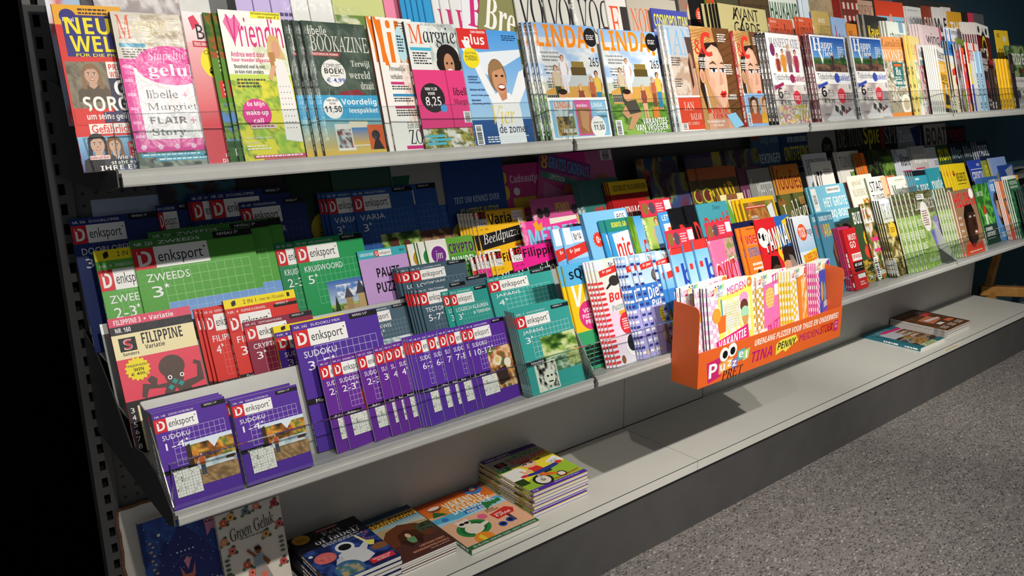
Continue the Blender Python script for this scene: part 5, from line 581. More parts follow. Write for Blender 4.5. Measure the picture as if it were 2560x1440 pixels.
cov('rozeklein', .13, .19, 'c03a70', T('TOSTI', .3, .08, .95, .2, 'f0d8e4', 'b'), N(.2, .3, 1, 1, ['8a6a3a', 'd8b84a', '6a8a3a'], 4), O(.45, .5, .16, 'e8c83a'))
cov('mustgo', .13, .2, 'd8282c', T('MUST', .3, .1, .92, .2, 'f6f2ee'), T('GO', .3, .22, .75, .33, 'f6f2ee'), R(.25, .42, 1, .54, 'f4f0ec'), T('SPANJE', .3, .44, .98, .52, 'd8282c'), R(.2, .56, 1, .72, '1c1a1c'), T('48 UUR', .3, .58, .9, .63, 'f4f0ec'), R(.35, .76, .95, .83, 'f4f0ec'), L(.4, .88, .9, 2, 'f0d0d0', .04))
cov('bu', .19, .29, '3a5034', T('BUITEN', .1, .06, .9, .22, 'eef0ea', 'b'), O(.62, .42, .22, 'f0c02c'), L(.46, .38, .78, 3, '6a5a1c', .03), E(.55, .6, .26, .1, 'd84a2c'), N(0, .7, 1, 1, ['3a5a2c', 'd8a83a', '24381c'], 3), T('De zomer', .2, .9, .9, .96, 'f0ece4', 's'))
cov('land', .19, .29, '3a4a24', N(0, 0, 1, 1, ['24381c', '4a7a2c', 'c83a2c', '6a9a3a', 'e0d0c8'], 6, 9), T('Land', .1, .06, .95, .26, 'f6f4ee', 's'), R(.15, .45, .7, .5, 'd8407a'), R(.2, .6, .75, .64, 'd8407a'), E(.85, .68, .2, .08, 'd8322c'), T('Rozen', .2, .86, .9, .94, 'f6f4ee', 's'), K(.04, .7, .24, .98))
cov('seasons', .2, .29, '54502c', G(0, 0, 1, .3, 'e8eef0', 'c8ccb0'), N(0, .3, 1, 1, ['24200f', '5a5024', '8a7a3a', '3a3a1c', 'c9bc84'], 6, 9), T('SEASONS', .06, .05, .98, .26, '5a6a7a', 'u'), E(.4, .4, .2, .1, 'e0b82c'), L(.28, .37, .52, 3, '6a4a14', .025), K(.02, .75, .14, .98))
cov('landidee', .185, .27, '8aa05a', N(0, 0, 1, .3, ['3a4424', '5a6434', '7a7a4a', '4a3a2a'], 5, 7), N(0, .3, 1, 1, ['6a8a34', '8ab04a', 'a8c46a', '7a9a4a'], 6, 8), T('Land', .1, .08, .55, .24, 'eef0e6', 'i'), T('IDEE', .58, .11, .98, .24, 'eef0e6', 'u'), R(.26, .04, .6, .11, 'f0f0ea'), L(.28, .05, .58, 2, '445', .025), E(.48, .34, .2, .2, 'f2f0ea'), L(.34, .26, .62, 7, '8a3a3a', .03), O(.88, .48, .16, '8a80c0'), L(.76, .45, .98, 4, 'e4e0f4', .025), L(.08, .36, .3, 4, 'f4f4ec', .022), L(.06, .5, .32, 5, 'f4f4ec', .022), L(.08, .66, .3, 4, 'f4f4ec', .022), P([(.55, .55), (.74, .52), (.86, .7), (.66, .78)], '4a50a8'), P([(.66, .76), (.9, .66), (.92, .7), (.72, .8)], '3a3a44'), T('Botanisch tuinen', .2, .86, .7, .93, 'f0f2e6', 'i'), K(.86, .76, .99, .97))
cov('helden', .21, .25, '9a7454', G(0, 0, 1, 1, '8a6a50', 'a8805a'), T('HELDEN', .06, .05, .96, .26, 'd8242c', 'b'), O(.86, .08, .1, 'f0eeea'), P([(.3, .45), (.44, .28), (.72, .26), (.84, .4), (.82, .62), (.72, .8), (.6, .84), (.3, 1), (.28, .7)], '3a2218'), P([(.3, .4), (.44, .25), (.74, .24), (.82, .36), (.5, .36), (.4, .55), (.42, .95), (.3, .95)], '17100d'), E(.58, .43, .05, .016, 'efe8e0'), E(.58, .43, .02, .014, '111'), E(.78, .43, .04, .015, 'efe8e0'), E(.78, .43, .018, .013, '111'), P([(.52, .38), (.64, .37), (.64, .385)], '0e0a08'), P([(.68, .45), (.76, .56), (.7, .6), (.64, .57)], '2a1810'), E(.7, .68, .08, .035, '9a5a4c'), E(.7, .675, .05, .012, 'f0e8e4'), P([(0, 1), (.1, .86), (.3, .78), (.4, .9), (.7, .88), (1, .8), (1, 1)], 'e8542c'), T('EFFE INUENDO', .14, .84, .9, .93, 'd8242c', 'b'), L(.2, .945, .8, 1, 'f4e8e0', .03), *[L(.06, .4 + .1 * i, .24, 2, 'f0e4d8', .02) for i in range(4)], K(.9, .82, 1, 1))
cov('golf', .21, .27, '3a8a34', N(0, 0, 1, .66, ['1c4a1c', '3a8a2c', '6ac03a', '2a6a24'], 5, 3), T('SANTOS', .04, .12, .5, .2, 'e8f0e4', 'n'), F(.36, .3, .4, '6a4430', '17120f', 'd8322c', 'e8eae4'), P([(.42, .5), (.46, .48), (.9, .86), (.88, .88)], 'a8e0a0'), R(0, .68, 1, 1, '1c3a2c'), T('DE MINDER', .1, .72, .6, .78, 'eef0ec'), T('LENTOPIET', .1, .8, .75, .87, 'eef0ec'), L(.1, .9, .7, 1, 'c8d4cc'))
cov('blauwman', .21, .28, '4a88c8', T('VOETBAL', .05, .04, .98, .16, 'e8f0f6', 'b'), P([(.15, .35), (.3, .22), (.7, .24), (.78, .5), (.6, .74), (.3, .7)], 'b48a70'), P([(.1, .3), (.3, .18), (.72, .22), (.72, .34), (.3, .32), (.22, .5)], '2a1c18'), P([(.22, .56), (.5, .64), (.7, .56), (.6, .76), (.34, .74)], '3a2820'), T('SERIES', .1, .86, .6, .94, 'e8f0f6'))
cov('oranjemag', .2, .28, 'e0702a', O(.5, .2, .12, '3a7a4a'), N(.1, .3, 1, 1, ['d8602c', 'e8904a', '2a2a2a'], 4), R(0, .85, 1, 1, 'e84a34'))
cov('voeding', .21, .29, '2f6a44', R(0, 0, 1, .05, 'e8e8e4'), T('VOEDINGS', .1, .08, .8, .14, 'eef2ee', 'n'), T('GENEESKUNDE', .1, .16, .8, .2, 'eef2ee', 'n'), N(.0, .22, 1, 1, ['17402c', '2f7a4a', '4a8a5a', '1c4a34'], 5, 9), O(.5, .85, .3, '17241c'), R(.8, .0, 1, .08, 'e8a02c'))
cov('groenboek', .17, .25, '1c3430', T('H', .3, .1, .7, .25, 'c8d4d0'), L(.2, .4, .8, 3, 'b8484a', .05))
cov('lichtblauw', .2, .28, '8aa8dc', N(.1, .3, 1, 1, ['7a98d0', 'a4bce4', 'b8a890'], 4), O(.3, .3, .08, '8a8a6a'), T('BOEK', .2, .6, .7, .7, 'e8f0f8'))
cov('navy', .19, .28, '2a4a98', P([(.4, .1), (.95, .02), (.7, .6)], 'a0a8b8'), P([(.55, .55), (.7, .2), (.9, .5)], '5a6070'))
cov('geelgroen', .18, .28, '8a9a3a', T('VELD', .1, .08, .9, .3, 'e0e02c'), N(0, .35, 1, 1, ['6a6a4a', '9a8a5a', '4a5a2c'], 4))
cov('vtb', .2, .28, '3a6aa8', T('VOETBAL', .4, .06, .99, .24, 'e4ecf4'), L(.1, .3, .9, 3, 'c0d0e4', .03), N(0, .5, 1, 1, ['2a4a80', '4a78b8'], 3))
# --- display box and base shelf
def chk(c1, c2): return [R(x * .07, y * .05, x * .07 + .07, y * .05 + .05, c1 if (x + y) % 2 else c2) for x in range(3) for y in range(18) if y < 12 or x < 2]
PZ = [R(.05, .04, .13, .1, 'c83a6a'), T('P', .06, .045, .12, .095, 'f6f0f2'), *[R(.13 + .045 * i, .03 - .008 * i, .172 + .045 * i, .09 - .008 * i, c) for i, c in enumerate(('e8a86a', 'e8b84a', '8a80c0', '5ab4b0', 'a8d07a'))], T('uzzel', .14, .03, .34, .085, 'f6f4ee', 'o'), O(.17, .012, .025, 'f6f4f0', 10), O(.23, .01, .025, 'f6f4f0', 10), O(.175, .014, .013, '17171a', 8), O(.232, .012, .013, '17171a', 8), T('PRET', .17, .085, .32, .13, '17171a', 'i')]
cov('pmeiden', .2, .235, 'f4f2ee', *chk('f4b8dc', 'f4f2ee'), P([(.22, .0), (.98, .0), (.98, 1), (.18, 1)], 'f2e66a'), N(.3, .18, .92, .6, ['f4ee9a', 'f6f4e8', 'f0e45a', 'f6f2d8'], 4, 4), P([(0, 0), (.9, 0), (.95, .08), (.05, .15)], 'f4f2ee'), *PZ, T('MEIDEN', .42, .04, .84, .13, 'd83a9a', 'n', -5), O(.93, .06, .06, 'e8802c'), T('8+', .895, .04, .965, .08, 'f6f2ee'), W(.34, .24, .66, .5, 9, 9, 'b8b4c8', .004), P([(.16, .34), (.36, .34), (.33, .52), (.19, .52)], 'e8702c'), O(.16, .32, .09, 'f0a03a'), P([(.26, .16), (.29, .16), (.3, .34), (.27, .34)], '5a9ac8'), E(.78, .22, .1, .07, 'f0a0cc'), E(.78, .3, .09, .07, '6a3a34'), E(.79, .38, .09, .07, 'a8dcb8'), P([(.71, .42), (.87, .42), (.8, .62)], 'd89a5a'), P([(.12, .6), (.84, .52), (.86, .76), (.14, .84)], 'd82c80'), T('VAKANTIE', .17, .58, .8, .67, 'f6f2f4', 'o', -5), T('PUZZELS', .2, .7, .76, .79, 'f6f2f4', 'o', -5), O(.16, .97, .14, '3a9a7a'), P([(.1, .92), (.2, .88), (.2, 1), (.12, 1)], 'e88ab0'), L(.3, .88, .6, 3, '8a8aa0', .035), T('PUZZELS', .68, .85, .95, .93, 'd82c80', 'o', -14), O(.82, .97, .07, 'd83a6a'))
cov('ptina', .2, .235, 'f4f2ee', *chk('d8a83a', 'f4f2ee'), P([(.22, 0), (.98, 0), (.98, 1), (.16, 1)], 'e878b8'), P([(0, 0), (1, 0), (1, .1), (0, .14)], 'f4f2ee'), *PZ, T('TINA', .5, .02, .92, .13, 'd83a9a', 'o', -6), O(.4, .3, .15, 'e8b84a'), W(.28, .2, .52, .42, 5, 5, 'f6ecd0', .006), R(.56, .16, .78, .3, 'f4eef2'), R(.82, .14, 1, .6, 'd8242c'), E(.85, .2, .06, .06, 'd8a888'), T('PUZZEL', .3, .6, .95, .76, 'd82c80', 'n', -8), T('VOOR MUZIEK', .3, .76, .9, .83, 'b82470', 'n', -8), R(0, .66, .26, 1, 'f2eef0'), E(.32, .93, .1, .09, '6a3a24'), E(.32, .95, .06, .06, 'e0b094'), L(.5, .88, .8, 4, 'f4e0ee', .03))
cov('pstoer', .2, .235, 'f4f2ee', *chk('f0cc2c', 'f4f2ee'), P([(.22, 0), (.98, 0), (.98, 1), (.3, 1)], 'e88a2c'), N(.4, .1, .98, .7, ['e87a2c', 'f0c03a', 'f0e8d0', 'e89a3a'], 4, 3), P([(0, 0), (.6, 0), (.5, .1), (0, .14)], 'f4f2ee'), *PZ, T('STOER', .52, .0, .98, .13, 'd8322c', 'o', -6), T('NIXT 2EN', .36, .66, .8, .74, 'f0d02c', 'o', -10), P([(.2, .86), (.9, .72), (.9, .86), (.22, 1)], '2a6ac0'), T('PUZZELS', .26, .8, .86, .92, '6ac0f0', 'o', -8), R(0, .72, .2, 1, 'f2eef0'), *[T(str(i), .04, .74 + .05 * i, .08, .77 + .05 * i, '223', 'n') for i in range(1, 5)])
cov('pdier', .2, .235, 'f4f2ee', *chk('e84aa8', 'f4f2ee'), P([(.2, .1), (.95, 0), (.95, 1), (.16, 1)], '3a50b8'), N(.22, .3, .9, .9, ['3a50b8', '4a64c8', '2f44a0'], 3), P([(0, 0), (.7, 0), (.6, .1), (0, .14)], 'f4f2ee'), *PZ, T('PENNY', .45, .04, .75, .12, 'f0c82c', 'o', -8), O(.9, .06, .06, 'd83a9a'), E(.34, .4, .08, .14, 'c89a5a'), E(.52, .44, .09, .16, '6a90a8'), E(.74, .36, .09, .16, 'e0a85a'), T('PUZZELEN', .22, .66, .85, .78, 'd83a9a', 'o', -14), E(.7, .88, .08, .1, '5a3424'), E(.4, .9, .07, .09, 'f2f0ea'), T('DOOR', .4, .54, .7, .62, 'f4f2f6', 'o', -10))
cov('feit', .182, .24, '1c2c64', R(0, 0, 1, .34, '10101a'), N(0, .34, 1, 1, ['141c48', '24387c', '3a58a0', '1c2858'], 5, 4), P([(.38, .02), (.72, .02), (.7, .07), (.36, .07)], '6a2028'), T('PUZZELBOEK', .4, .03, .69, .06, 'e8a09a'), T('Feit', .42, .09, .7, .17, 'b8b8bc', 's'), T('of fabel?', .25, .18, .92, .29, 'b8b8bc', 's'), O(.14, .09, .12, 'c8962c'), L(.07, .07, .21, 4, '6a4a14', .018), L(.3, .31, .9, 3, 'c8ccdc', .022), E(.2, .56, .15, .1, 'd86a6a'), N(.09, .5, .31, .62, ['c85050', 'e88a84', 'd86868'], 4, 6), O(.06, .45, .03, 'd8e4ec'), E(.52, .5, .13, .1, 'e4e6ea'), E(.52, .5, .09, .06, '14161c'), P([(.36, .6), (.44, .57), (.62, .57), (.72, .62), (.76, .8), (.62, .86), (.42, .86), (.3, .76)], 'd8dade'), P([(.3, .66), (.4, .62), (.36, .8), (.24, .74)], 'c4c8d0'), P([(.66, .6), (.8, .52), (.84, .56), (.72, .68)], 'd0d4da'), P([(.74, .38), (.77, .36), (.84, .56), (.8, .6)], 'e8e0a0'), P([(.82, .52), (.92, .56), (.86, .64), (.8, .62)], 'f0e46a'), *[O(.88 + .05 * math.sin(i * .8), .34 + .02 * i, .012, 'd84a4a', 8) for i in range(10)], E(.9, .7, .12, .06, '8a5a3c'), O(.34, .88, .2, '3a6a9a'), N(.2, .78, .48, .98, ['2a5a8a', '5a7a3a', '4a8ab8', 'b8a06a'], 6, 4), R(.62, .86, .96, .95, 'd8303a'), T('WETENSCHAP', .66, .875, .92, .9, 'f4e8e8'), T('IN BEELD', .7, .91, .88, .935, 'f4e8e8'))
cov('kwok', .17, .235, '5a3a2c', R(0, 0, 1, .16, '24405c'), R(0, .1, 1, .3, '7aa8bc'), P([(0, .13), (1, .1), (1, .22), (0, .27)], 'd8a83a'), T('EVERT KWOK', .05, .12, .97, .175, '5a1c18', 'b'), T('VAKANTIEBOEK', .08, .185, .97, .24, '2a1c14', 'b'), G(0, .27, 1, .4, '8ab4c4', 'd8d0b4'), P([(0, .4), (.25, .3), (.5, .34), (.75, .36), (1, .4), (1, .5), (0, .5)], 'b8a478'), P([(.1, .56), (.3, .38), (.55, .32), (.8, .4), (.92, .56), (.85, .74), (.15, .74)], '6a3a24'), P([(.3, .72), (.4, .5), (.56, .46), (.7, .52), (.74, .72)], '4a2818'), N(.72, .44, 1, .6, ['3a4a34', '54604a', '2a3024'], 3), R(0, .7, 1, 1, '54302a'), E(.52, .58, .04, .05, 'e8c0a0'), P([(.46, .62), (.58, .62), (.6, .74), (.44, .74)], '6a9a6a'), P([(.34, .66), (.42, .62), (.5, .78), (.42, .8)], '3a2018'), P([(.6, .62), (.7, .66), (.62, .8), (.54, .78)], '3a2018'), T('CARTOONS STRIPS', .5, .82, .93, .855, 'e8a080'), T('WOORDGRAPPEN PUZZELS', .34, .88, .95, .915, 'e8a080'), L(.6, .94, .94, 1, 'd8c0b0'))
cov('doeboek', .23, .28, 'f0b894', G(0, 0, 1, .28, 'c84a24', 'e8802c'), E(.5, .3, .32, .2, 'f09a3a'), R(0, .33, 1, .5, '5ab4dc'), P([(0, .42), (.3, .46), (1, .4), (1, .5), (0, .54)], 'a8d8ec'), R(0, .48, 1, .94, 'f0b894'), T('VAKANTIE', .3, .12, .86, .25, 'f6f2ea', 'b'), T('DOEBOEK', .3, .26, .9, .38, 'f6f2ea', 'b'), R(.42, .37, .8, .44, '2a7ac0'), T('voor kids', .45, .375, .77, .435, 'f6f4ee', 'o'), O(.83, .06, .13, '3a80c8'), P([(.72, .04), (.8, .0), (.86, .04), (.94, .02), (.9, .1), (.8, .12)], '9a3a34'), E(.83, .06, .04, .03, 'f4e0d0'), E(.18, .16, .09, .045, '7a4a30'), E(.18, .14, .08, .03, 'f0e4d0'), *[P([(.85, .4), (.72 + .08 * i, .34 + .03 * (i % 2)), (.68 + .09 * i, .5 - .02 * i), (.8, .44)], '2f7a3a') for i in range(4)], *[P([(.05, .3), (.12 + .04 * i, .2 + .03 * i), (.2 + .02 * i, .28 + .02 * i)], '2f6a3a') for i in range(3)], E(.3, .7, .22, .15, '2f8a44'), E(.3, .7, .17, .115, '246a34'), E(.3, .71, .12, .09, 'f0e4d4'), E(.26, .58, .085, .065, 'f0e4d4'), E(.2, .53, .03, .025, 'f0e4d4'), E(.32, .53, .03, .025, 'f0e4d4'), E(.23, .575, .035, .022, '1c1a20'), E(.3, .575, .035, .022, '1c1a20'), P([(.36, .68), (.52, .66), (.52, .7), (.38, .74)], 'f0e4d4'), P([(.24, .78), (.3, .78), (.28, .9), (.22, .88)], 'f0e4d4'), B(.53, .58, .07, 5, 'e86a8a'), B(.14, .4, .05, 5, '3a80c8'), O(.28, .9, .12, 'f0902c'), P([(.22, .86), (.28, .83), (.3, .96), (.24, .97)], 'f4d03a'), P([(.62, .6), (.88, .56), (.95, .63), (.9, .7), (.64, .72)], 'd8322c'), T('vanaf', .66, .61, .78, .64, 'f6f2ee'), T('6 JAAR', .66, .645, .88, .69, 'f6f2ee', 'b'), T('LEKKER', .63, .5, .76, .525, '4a3a2a', 'n'), T('PUZZELEN', .63, .535, .8, .56, '4a3a2a', 'n'), R(.78, .7, .82, .84, '5a3a34'), O(.62, .82, .055, '2a5ab8'), O(.75, .8, .055, '2a5ab8'), O(.62, .82, .035, '17203a'), O(.75, .8, .035, '17203a'), R(0, .94, 1, 1, '1f6a44'), T('HÉÉL VÉÉL PUZZELS - KLEURPLATEN - RAADSELS - SUDOKU’S - DOOLHOVEN ENZ.', .05, .955, .97, .985, 'e8f0ea'))
cov('kinder', .21, .255, 'f0dc3a', R(0, 0, 1, .08, '43247a'), T('VANAF GROEP 5', .06, .02, .5, .06, 'e8e0f0'), P([(0, .08), (1, .08), (1, .24), (.35, .38), (0, .3)], 'a8a49c'), T('GROOT', .3, .15, .48, .21, '1f5a34', 'b'), T('KINDER', .48, .09, .96, .2, '2f7a3c', 'b'), T('PUZZELBOEK', .32, .21, .98, .32, 'd8282c', 'b'), R(.08, .17, .26, .28, '17141a'), T('S', .13, .185, .22, .265, 'd8304a', 'b'), R(0, .3, .22, .4, '2f8a4a'), T('23', .04, .315, .16, .36, 'f0f4ee'), P([(0, .42), (.3, .4), (.36, .5), (.3, .66), (0, .66)], 'f4f2ec'), *[O(.03 + .045 * (i % 6), .45 + .04 * (i // 6), .006, '8a8a90', 5) for i in range(30)], P([(0, .8), (.3, .7), (1, .6), (1, .93), (0, .93)], '9ac03a'), N(0, .66, .16, .8, ['1c2a14', '2f4a1c'], 3), P([(.72, .5), (.95, .42), (1, .56), (.82, .62)], 'f4f2ee'), L(.78, .5, .94, 4, '8a8a90', .025), O(.36, .82, .15, '24222a'), O(.36, .82, .11, 'e8e4d0'), O(.36, .82, .04, '8a8a8a'), O(.68, .84, .08, '24222a'), O(.68, .84, .055, 'e8e4d0'), P([(.4, .7), (.44, .66), (.66, .78), (.64, .82), (.44, .76)], 'e0702c'), P([(.38, .66), (.42, .66), (.38, .82), (.35, .82)], 'b8b8c0'), P([(.5, .66), (.66, .66), (.64, .71), (.52, .71)], '1c1c24'), P([(.4, .5), (.56, .48), (.6, .62), (.42, .66)], 'd8382c'), P([(.4, .62), (.6, .6), (.84, .58), (.84, .64), (.6, .68), (.42, .68), (.24, .66), (.24, .61)], '2c3c8a'), E(.88, .59, .06, .035, 'd83a34'), E(.22, .63, .06, .03, 'd83a34'), P([(.4, .52), (.3, .56), (.28, .5), (.24, .5), (.28, .6), (.42, .58)], 'f0b88a'), E(.5, .42, .12, .085, 'f0b88a'), E(.46, .42, .03, .022, 'f6f2ee'), E(.54, .42, .03, .022, 'f6f2ee'), E(.46, .42, .012, .012, '222'), E(.55, .42, .012, .012, '222'), P([(.38, .38), (.42, .33), (.58, .33), (.62, .38)], 'd8382c'), R(.38, .375, .62, .4, 'e8e0d8'), P([(.4, .39), (.48, .39), (.48, .41), (.4, .41)], '17141a'), P([(.52, .39), (.6, .39), (.6, .41), (.52, .41)], '17141a'), P([(.62, .38), (.78, .36), (.72, .4)], '8a2c24'), T('vol met leerzame puzzels!', .5, .86, .96, .91, 'd8382c', 'o', -4), R(0, .93, 1, 1, '5a34a8'), T('€ 7,99', .03, .945, .12, .985, 'f0ecf6'), L(.42, .95, .9, 1, 'd8d0ec'))
cov('bruinmag', .24, .28, '5a3820', N(0, 0, 1, 1, ['4a2c18', '6a4426', '5a3820'], 3, 4), L(.1, .06, .9, 2, '8a6a4a', .05), P([(.2, .4), (.7, .36), (.72, .6), (.25, .66)], 'c87a54'), P([(.3, .46), (.8, .5), (.78, .56), (.3, .54)], 'e0d0d8'), R(.62, .24, .9, .36, 'c03a44'), R(.3, .68, .5, .76, 'e8e4e0'), R(.66, .66, .9, .76, 'd8704a'), *[L(.1 + .3 * i, .82, .34 + .3 * i, 4, 'e0d4c8', .03) for i in range(3)], T('SNS', .7, .14, .92, .22, 'f0ece8'))
cov('tealboek', .24, .27, '2a6a78', T('TUIN&LEV', .06, .06, .7, .2, '7ab0b8', 'n'), R(.16, .22, 1, .9, 'b8bcc4'), N(.16, .5, 1, .9, ['6a4a24', 'b88a3a', '8a8a90', '3a2c1c'], 5, 5), P([(.3, .16), (.96, .2), (.96, .28), (.3, .24)], 'd02c70'), N(.6, .3, .98, .7, ['7a5230', '9a6a40', '54361c'], 3), *[L(.62, .36 + .1 * i, .95, 2, 'f0ece4', .035) for i in range(3)], N(.2, .9, .7, 1, ['a8b884', 'd0d4b0', '7a9a54'], 3))
cov('manifboek', .175, .25, '2a3c80', N(0, 0, 1, 1, ['24346e', '2c4488', '34549a', '22306a'], 6, 3), P([(.5, .08), (.98, .56), (.5, 1.0), (.04, .56)], '283270'), *[O(.06 + (.37 * i) % .86, .06 + (.23 * i) % .5, .006, 'd8e0f0', 6) for i in range(34)], O(.22, .15, .02, 'e8e4d8'), P([(.78, .0), (.94, .0), (.96, .28), (.87, .24), (.8, .3)], 'b87890'), L(.8, .04, .93, 5, '4a2c44', .03), P([(.4, .48), (.46, .58), (.54, .58), (.6, .48), (.58, .6), (.53, .66), (.47, .66), (.42, .6)], 'c06a5c'), *[P([(.5, .54), (.46 + .02 * i, .42 + .012 * abs(i - 2)), (.48 + .02 * i, .42 + .012 * abs(i - 2))], 'd890a8') for i in range(5)], *[O(.4 + .05 * i, .36, .012, 'd8e0f0', 8) for i in range(5)], *[O(.3 + .4 * i / 12, .5 - .1 * math.sin(math.pi * i / 12), .006, 'c88a98', 5) for i in range(13)], *[E(.1 + .03 * (i % 2), .2 + .04 * i, .02, .012, 'b09a78') for i in range(9)], T('Manifestatie-', .18, .66, .9, .76, 'c8cede', 'u'), T('dagboek', .32, .78, .76, .87, 'b87890', 'u'))
FL = [(.1, .1, 'c85a4a'), (.22, .06, 'e0a85a'), (.45, .05, '6a7a8a'), (.62, .03, 'd8807a'), (.9, .06, 'b03a44'), (.93, .3, 'c85a5a'), (.06, .3, 'd88a6a'), (.16, .42, 'd86a5a'), (.4, .72, 'd86a5a'), (.34, .62, 'c85048'), (.9, .72, 'b84a4a'), (.08, .72, 'c05048'), (.2, .8, 'ece4d8'), (.7, .36, 'd89a5a')]
cov('groengeluk', .165, .225, 'd6d0c4', *[E(x + dx, y + dy, .03, .018, g) for x, y, _ in FL for dx, dy, g in ((.06, .03, '4a5a44'), (-.05, .04, '6a7a5a'), (.03, -.04, '55644c'))], *[[O(x + .03 * math.cos(k * 1.26), y + .022 * math.sin(k * 1.26), .03, c, 10) for k in range(5)] + [O(x, y, .018, '3a2c24' if i % 3 else 'e0b04a', 8)] for i, (x, y, c) in enumerate(FL)], *[E(.06, .5 + .05 * i, .04, .014, '4a5a44') for i in range(4)], *[E(.92, .45 + .05 * i, .04, .014, '5a6a4a') for i in range(4)], T('Groen Geluk', .16, .16, .86, .3, '1c1a1c', 'i', -6), L(.3, .32, .75, 1, '5a544c', .02), E(.54, .5, .05, .04, '8a4a38'), P([(.48, .46), (.56, .45), (.6, .5), (.5, .5)], '2a1c18'), P([(.46, .56), (.6, .55), (.62, .68), (.46, .7)], '8a9aa4'), P([(.46, .68), (.62, .67), (.72, .88), (.44, .9), (.42, .8)], '9a8e88'), P([(.47, .57), (.44, .54), (.36, .47), (.4, .46), (.5, .55)], '8a4a38'), P([(.6, .57), (.7, .66), (.66, .7), (.59, .62)], '8a4a38'), E(.58, .78, .05, .03, 'd86a5a'), E(.5, .86, .04, .025, 'c85048'), R(.52, .88, .55, .98, '8a4a38'))
cov('straal', .2, .25, 'e8e2d0', *[P([(.35, .5), (.35 + .5 * math.cos(a), .5 + .4 * math.sin(a)), (.35 + .5 * math.cos(a + .06), .5 + .4 * math.sin(a + .06))], 'c8522c') for a in [i * .21 for i in range(30)]], O(.35, .5, .1, 'c8402c'), P([(.3, .0), (.95, .0), (.95, .09), (.3, .12)], '2a4a8a'), T('BESTSELLER', .36, .02, .85, .06, 'e8ecf4'), N(.7, .3, .95, .7, ['4a7a6a', 'e8e2d0', '8aa08a', 'd8c8a0'], 4))
cov('zwartkant', .2, .27, '2a2a2c', N(0, 0, 1, 1, ['24242a', '3a3a3e', '54545a'], 3))
cov('witkant', .2, .28, 'd8d4d2', N(0, 0, 1, 1, ['c8c4c2', 'e4e0de', 'a89c9c'], 3))
# ------------------------------------------------------------------ the room
def struct(o): o['kind'] = 'structure'; return o
struct(MB().box((-3, -4.5, -.05), (7, .6, 0)).build('floor', M['floor']))
struct(MB().box((.04, .42, 0), (7, .5, 3)).build('wall_back', M['teal']))
struct(MB().box((-3, .40, 0), (.039, .5, 3)).build('wall_left', M['black']))  # left stretch in one even flat black without gloss
struct(MB().box((6.2, -4.5, 0), (6.3, .42, 3)).build('wall_right', M['teal']))

# ------------------------------------------------------------------ the rack
MODX, LIPM, LIPT = .96, -.2, -.1225
def perforated():
    m, nt, b, N_, L_ = nodes('perforated_dark_steel')
    tc = N_('ShaderNodeTexCoord'); sp = N_('ShaderNodeSeparateXYZ'); L_(tc.outputs['Object'], sp.inputs[0]); acc = None
    for ax, off in ((0, .012), (2, .0)):
        a = N_('ShaderNodeMath'); a.operation = 'ADD'; a.inputs[1].default_value = off; L_(sp.outputs[ax], a.inputs[0])
        f = N_('ShaderNodeMath'); f.operation = 'PINGPONG'; f.inputs[1].default_value = .0125; L_(a.outputs[0], f.inputs[0])
        q = N_('ShaderNodeMath'); q.operation = 'POWER'; q.inputs[1].default_value = 2; L_(f.outputs[0], q.inputs[0])
        if acc: s = N_('ShaderNodeMath'); s.operation = 'ADD'; L_(acc, s.inputs[0]); L_(q.outputs[0], s.inputs[1]); acc = s.outputs[0]
        else: acc = q.outputs[0]
    c = N_('ShaderNodeMath'); c.operation = 'GREATER_THAN'; c.inputs[1].default_value = .0035 ** 2; L_(acc, c.inputs[0])
    mx = N_('ShaderNodeMix'); mx.data_type = 'RGBA'; L_(c.outputs[0], mx.inputs[0]); mx.inputs[6].default_value = (.004, .004, .004, 1); mx.inputs[7].default_value = (*hexc('4c4c4b'), 1)
    L_(mx.outputs[2], b.inputs['Base Color']); b.inputs['Roughness'].default_value = .6; return m

def upright(x, label):
    u = empty('rack_upright', label, 'rack upright'); u.location = (x, .325, 0)
    b = MB(); w, h0, p, z0 = .02, .011, .0397, 1.555 - 37 * .0397
    b.box((-w, 0, 0), (-.006, .004, 2.1)); b.box((.006, 0, 0), (w, .004, 2.1)); z = 0
    for k in range(52):
        c = z0 + p * k; b.box((-.006, 0, z), (.006, .004, c - h0)); z = c + h0
    b.box((-.006, 0, z), (.006, .004, 2.1)); b.box((-w, .004, 0), (-w + .003, .04, 2.1)); b.box((w - .003, .004, 0), (w, .04, 2.1))
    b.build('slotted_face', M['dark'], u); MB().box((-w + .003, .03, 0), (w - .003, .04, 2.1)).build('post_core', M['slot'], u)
upright(0, 'dark slotted steel upright at the open end of the rack')

tag(MB().box((.02, .336, .26), (.25, .342, 1.26)).build('perforated_panel', perforated()), 'dark perforated back panel beside the slotted upright', 'panel')
wb = empty('chipboard_panel', 'white chipboard panel with a torn brown edge, behind the blue diary', 'panel')
rg = random.Random(5); prof = [(.016, .262)] + [(.012 + rg.uniform(0, .003), .27 + i * .02) for i in range(13)] + [(.016 + i * .016, .532 - rg.uniform(0, .003)) for i in range(15)] + [(.25, .262)]
b = MB(); n = len(prof); b.v = [(x, .322, z) for x, z in prof] + [(x, .334, z) for x, z in prof]
b.f = [tuple(range(n)), tuple(reversed(range(n, 2 * n)))] + [(i, n + i, n + (i + 1) % n, (i + 1) % n) for i in range(n)]; b.m = [0, 0] + [1] * n
b.build('white_face', [M['board'], M['torn']], wb)
rim = MB(); 
for i in range(1, n - 2):
    (x0, z0), (x1, z1) = prof[i], prof[i + 1]; rim.bar((x0 - .001, .3225, z0), (x1 - .001, .3225, z1), .004, .006)
rim.build('torn_rim', M['torn'], wb)
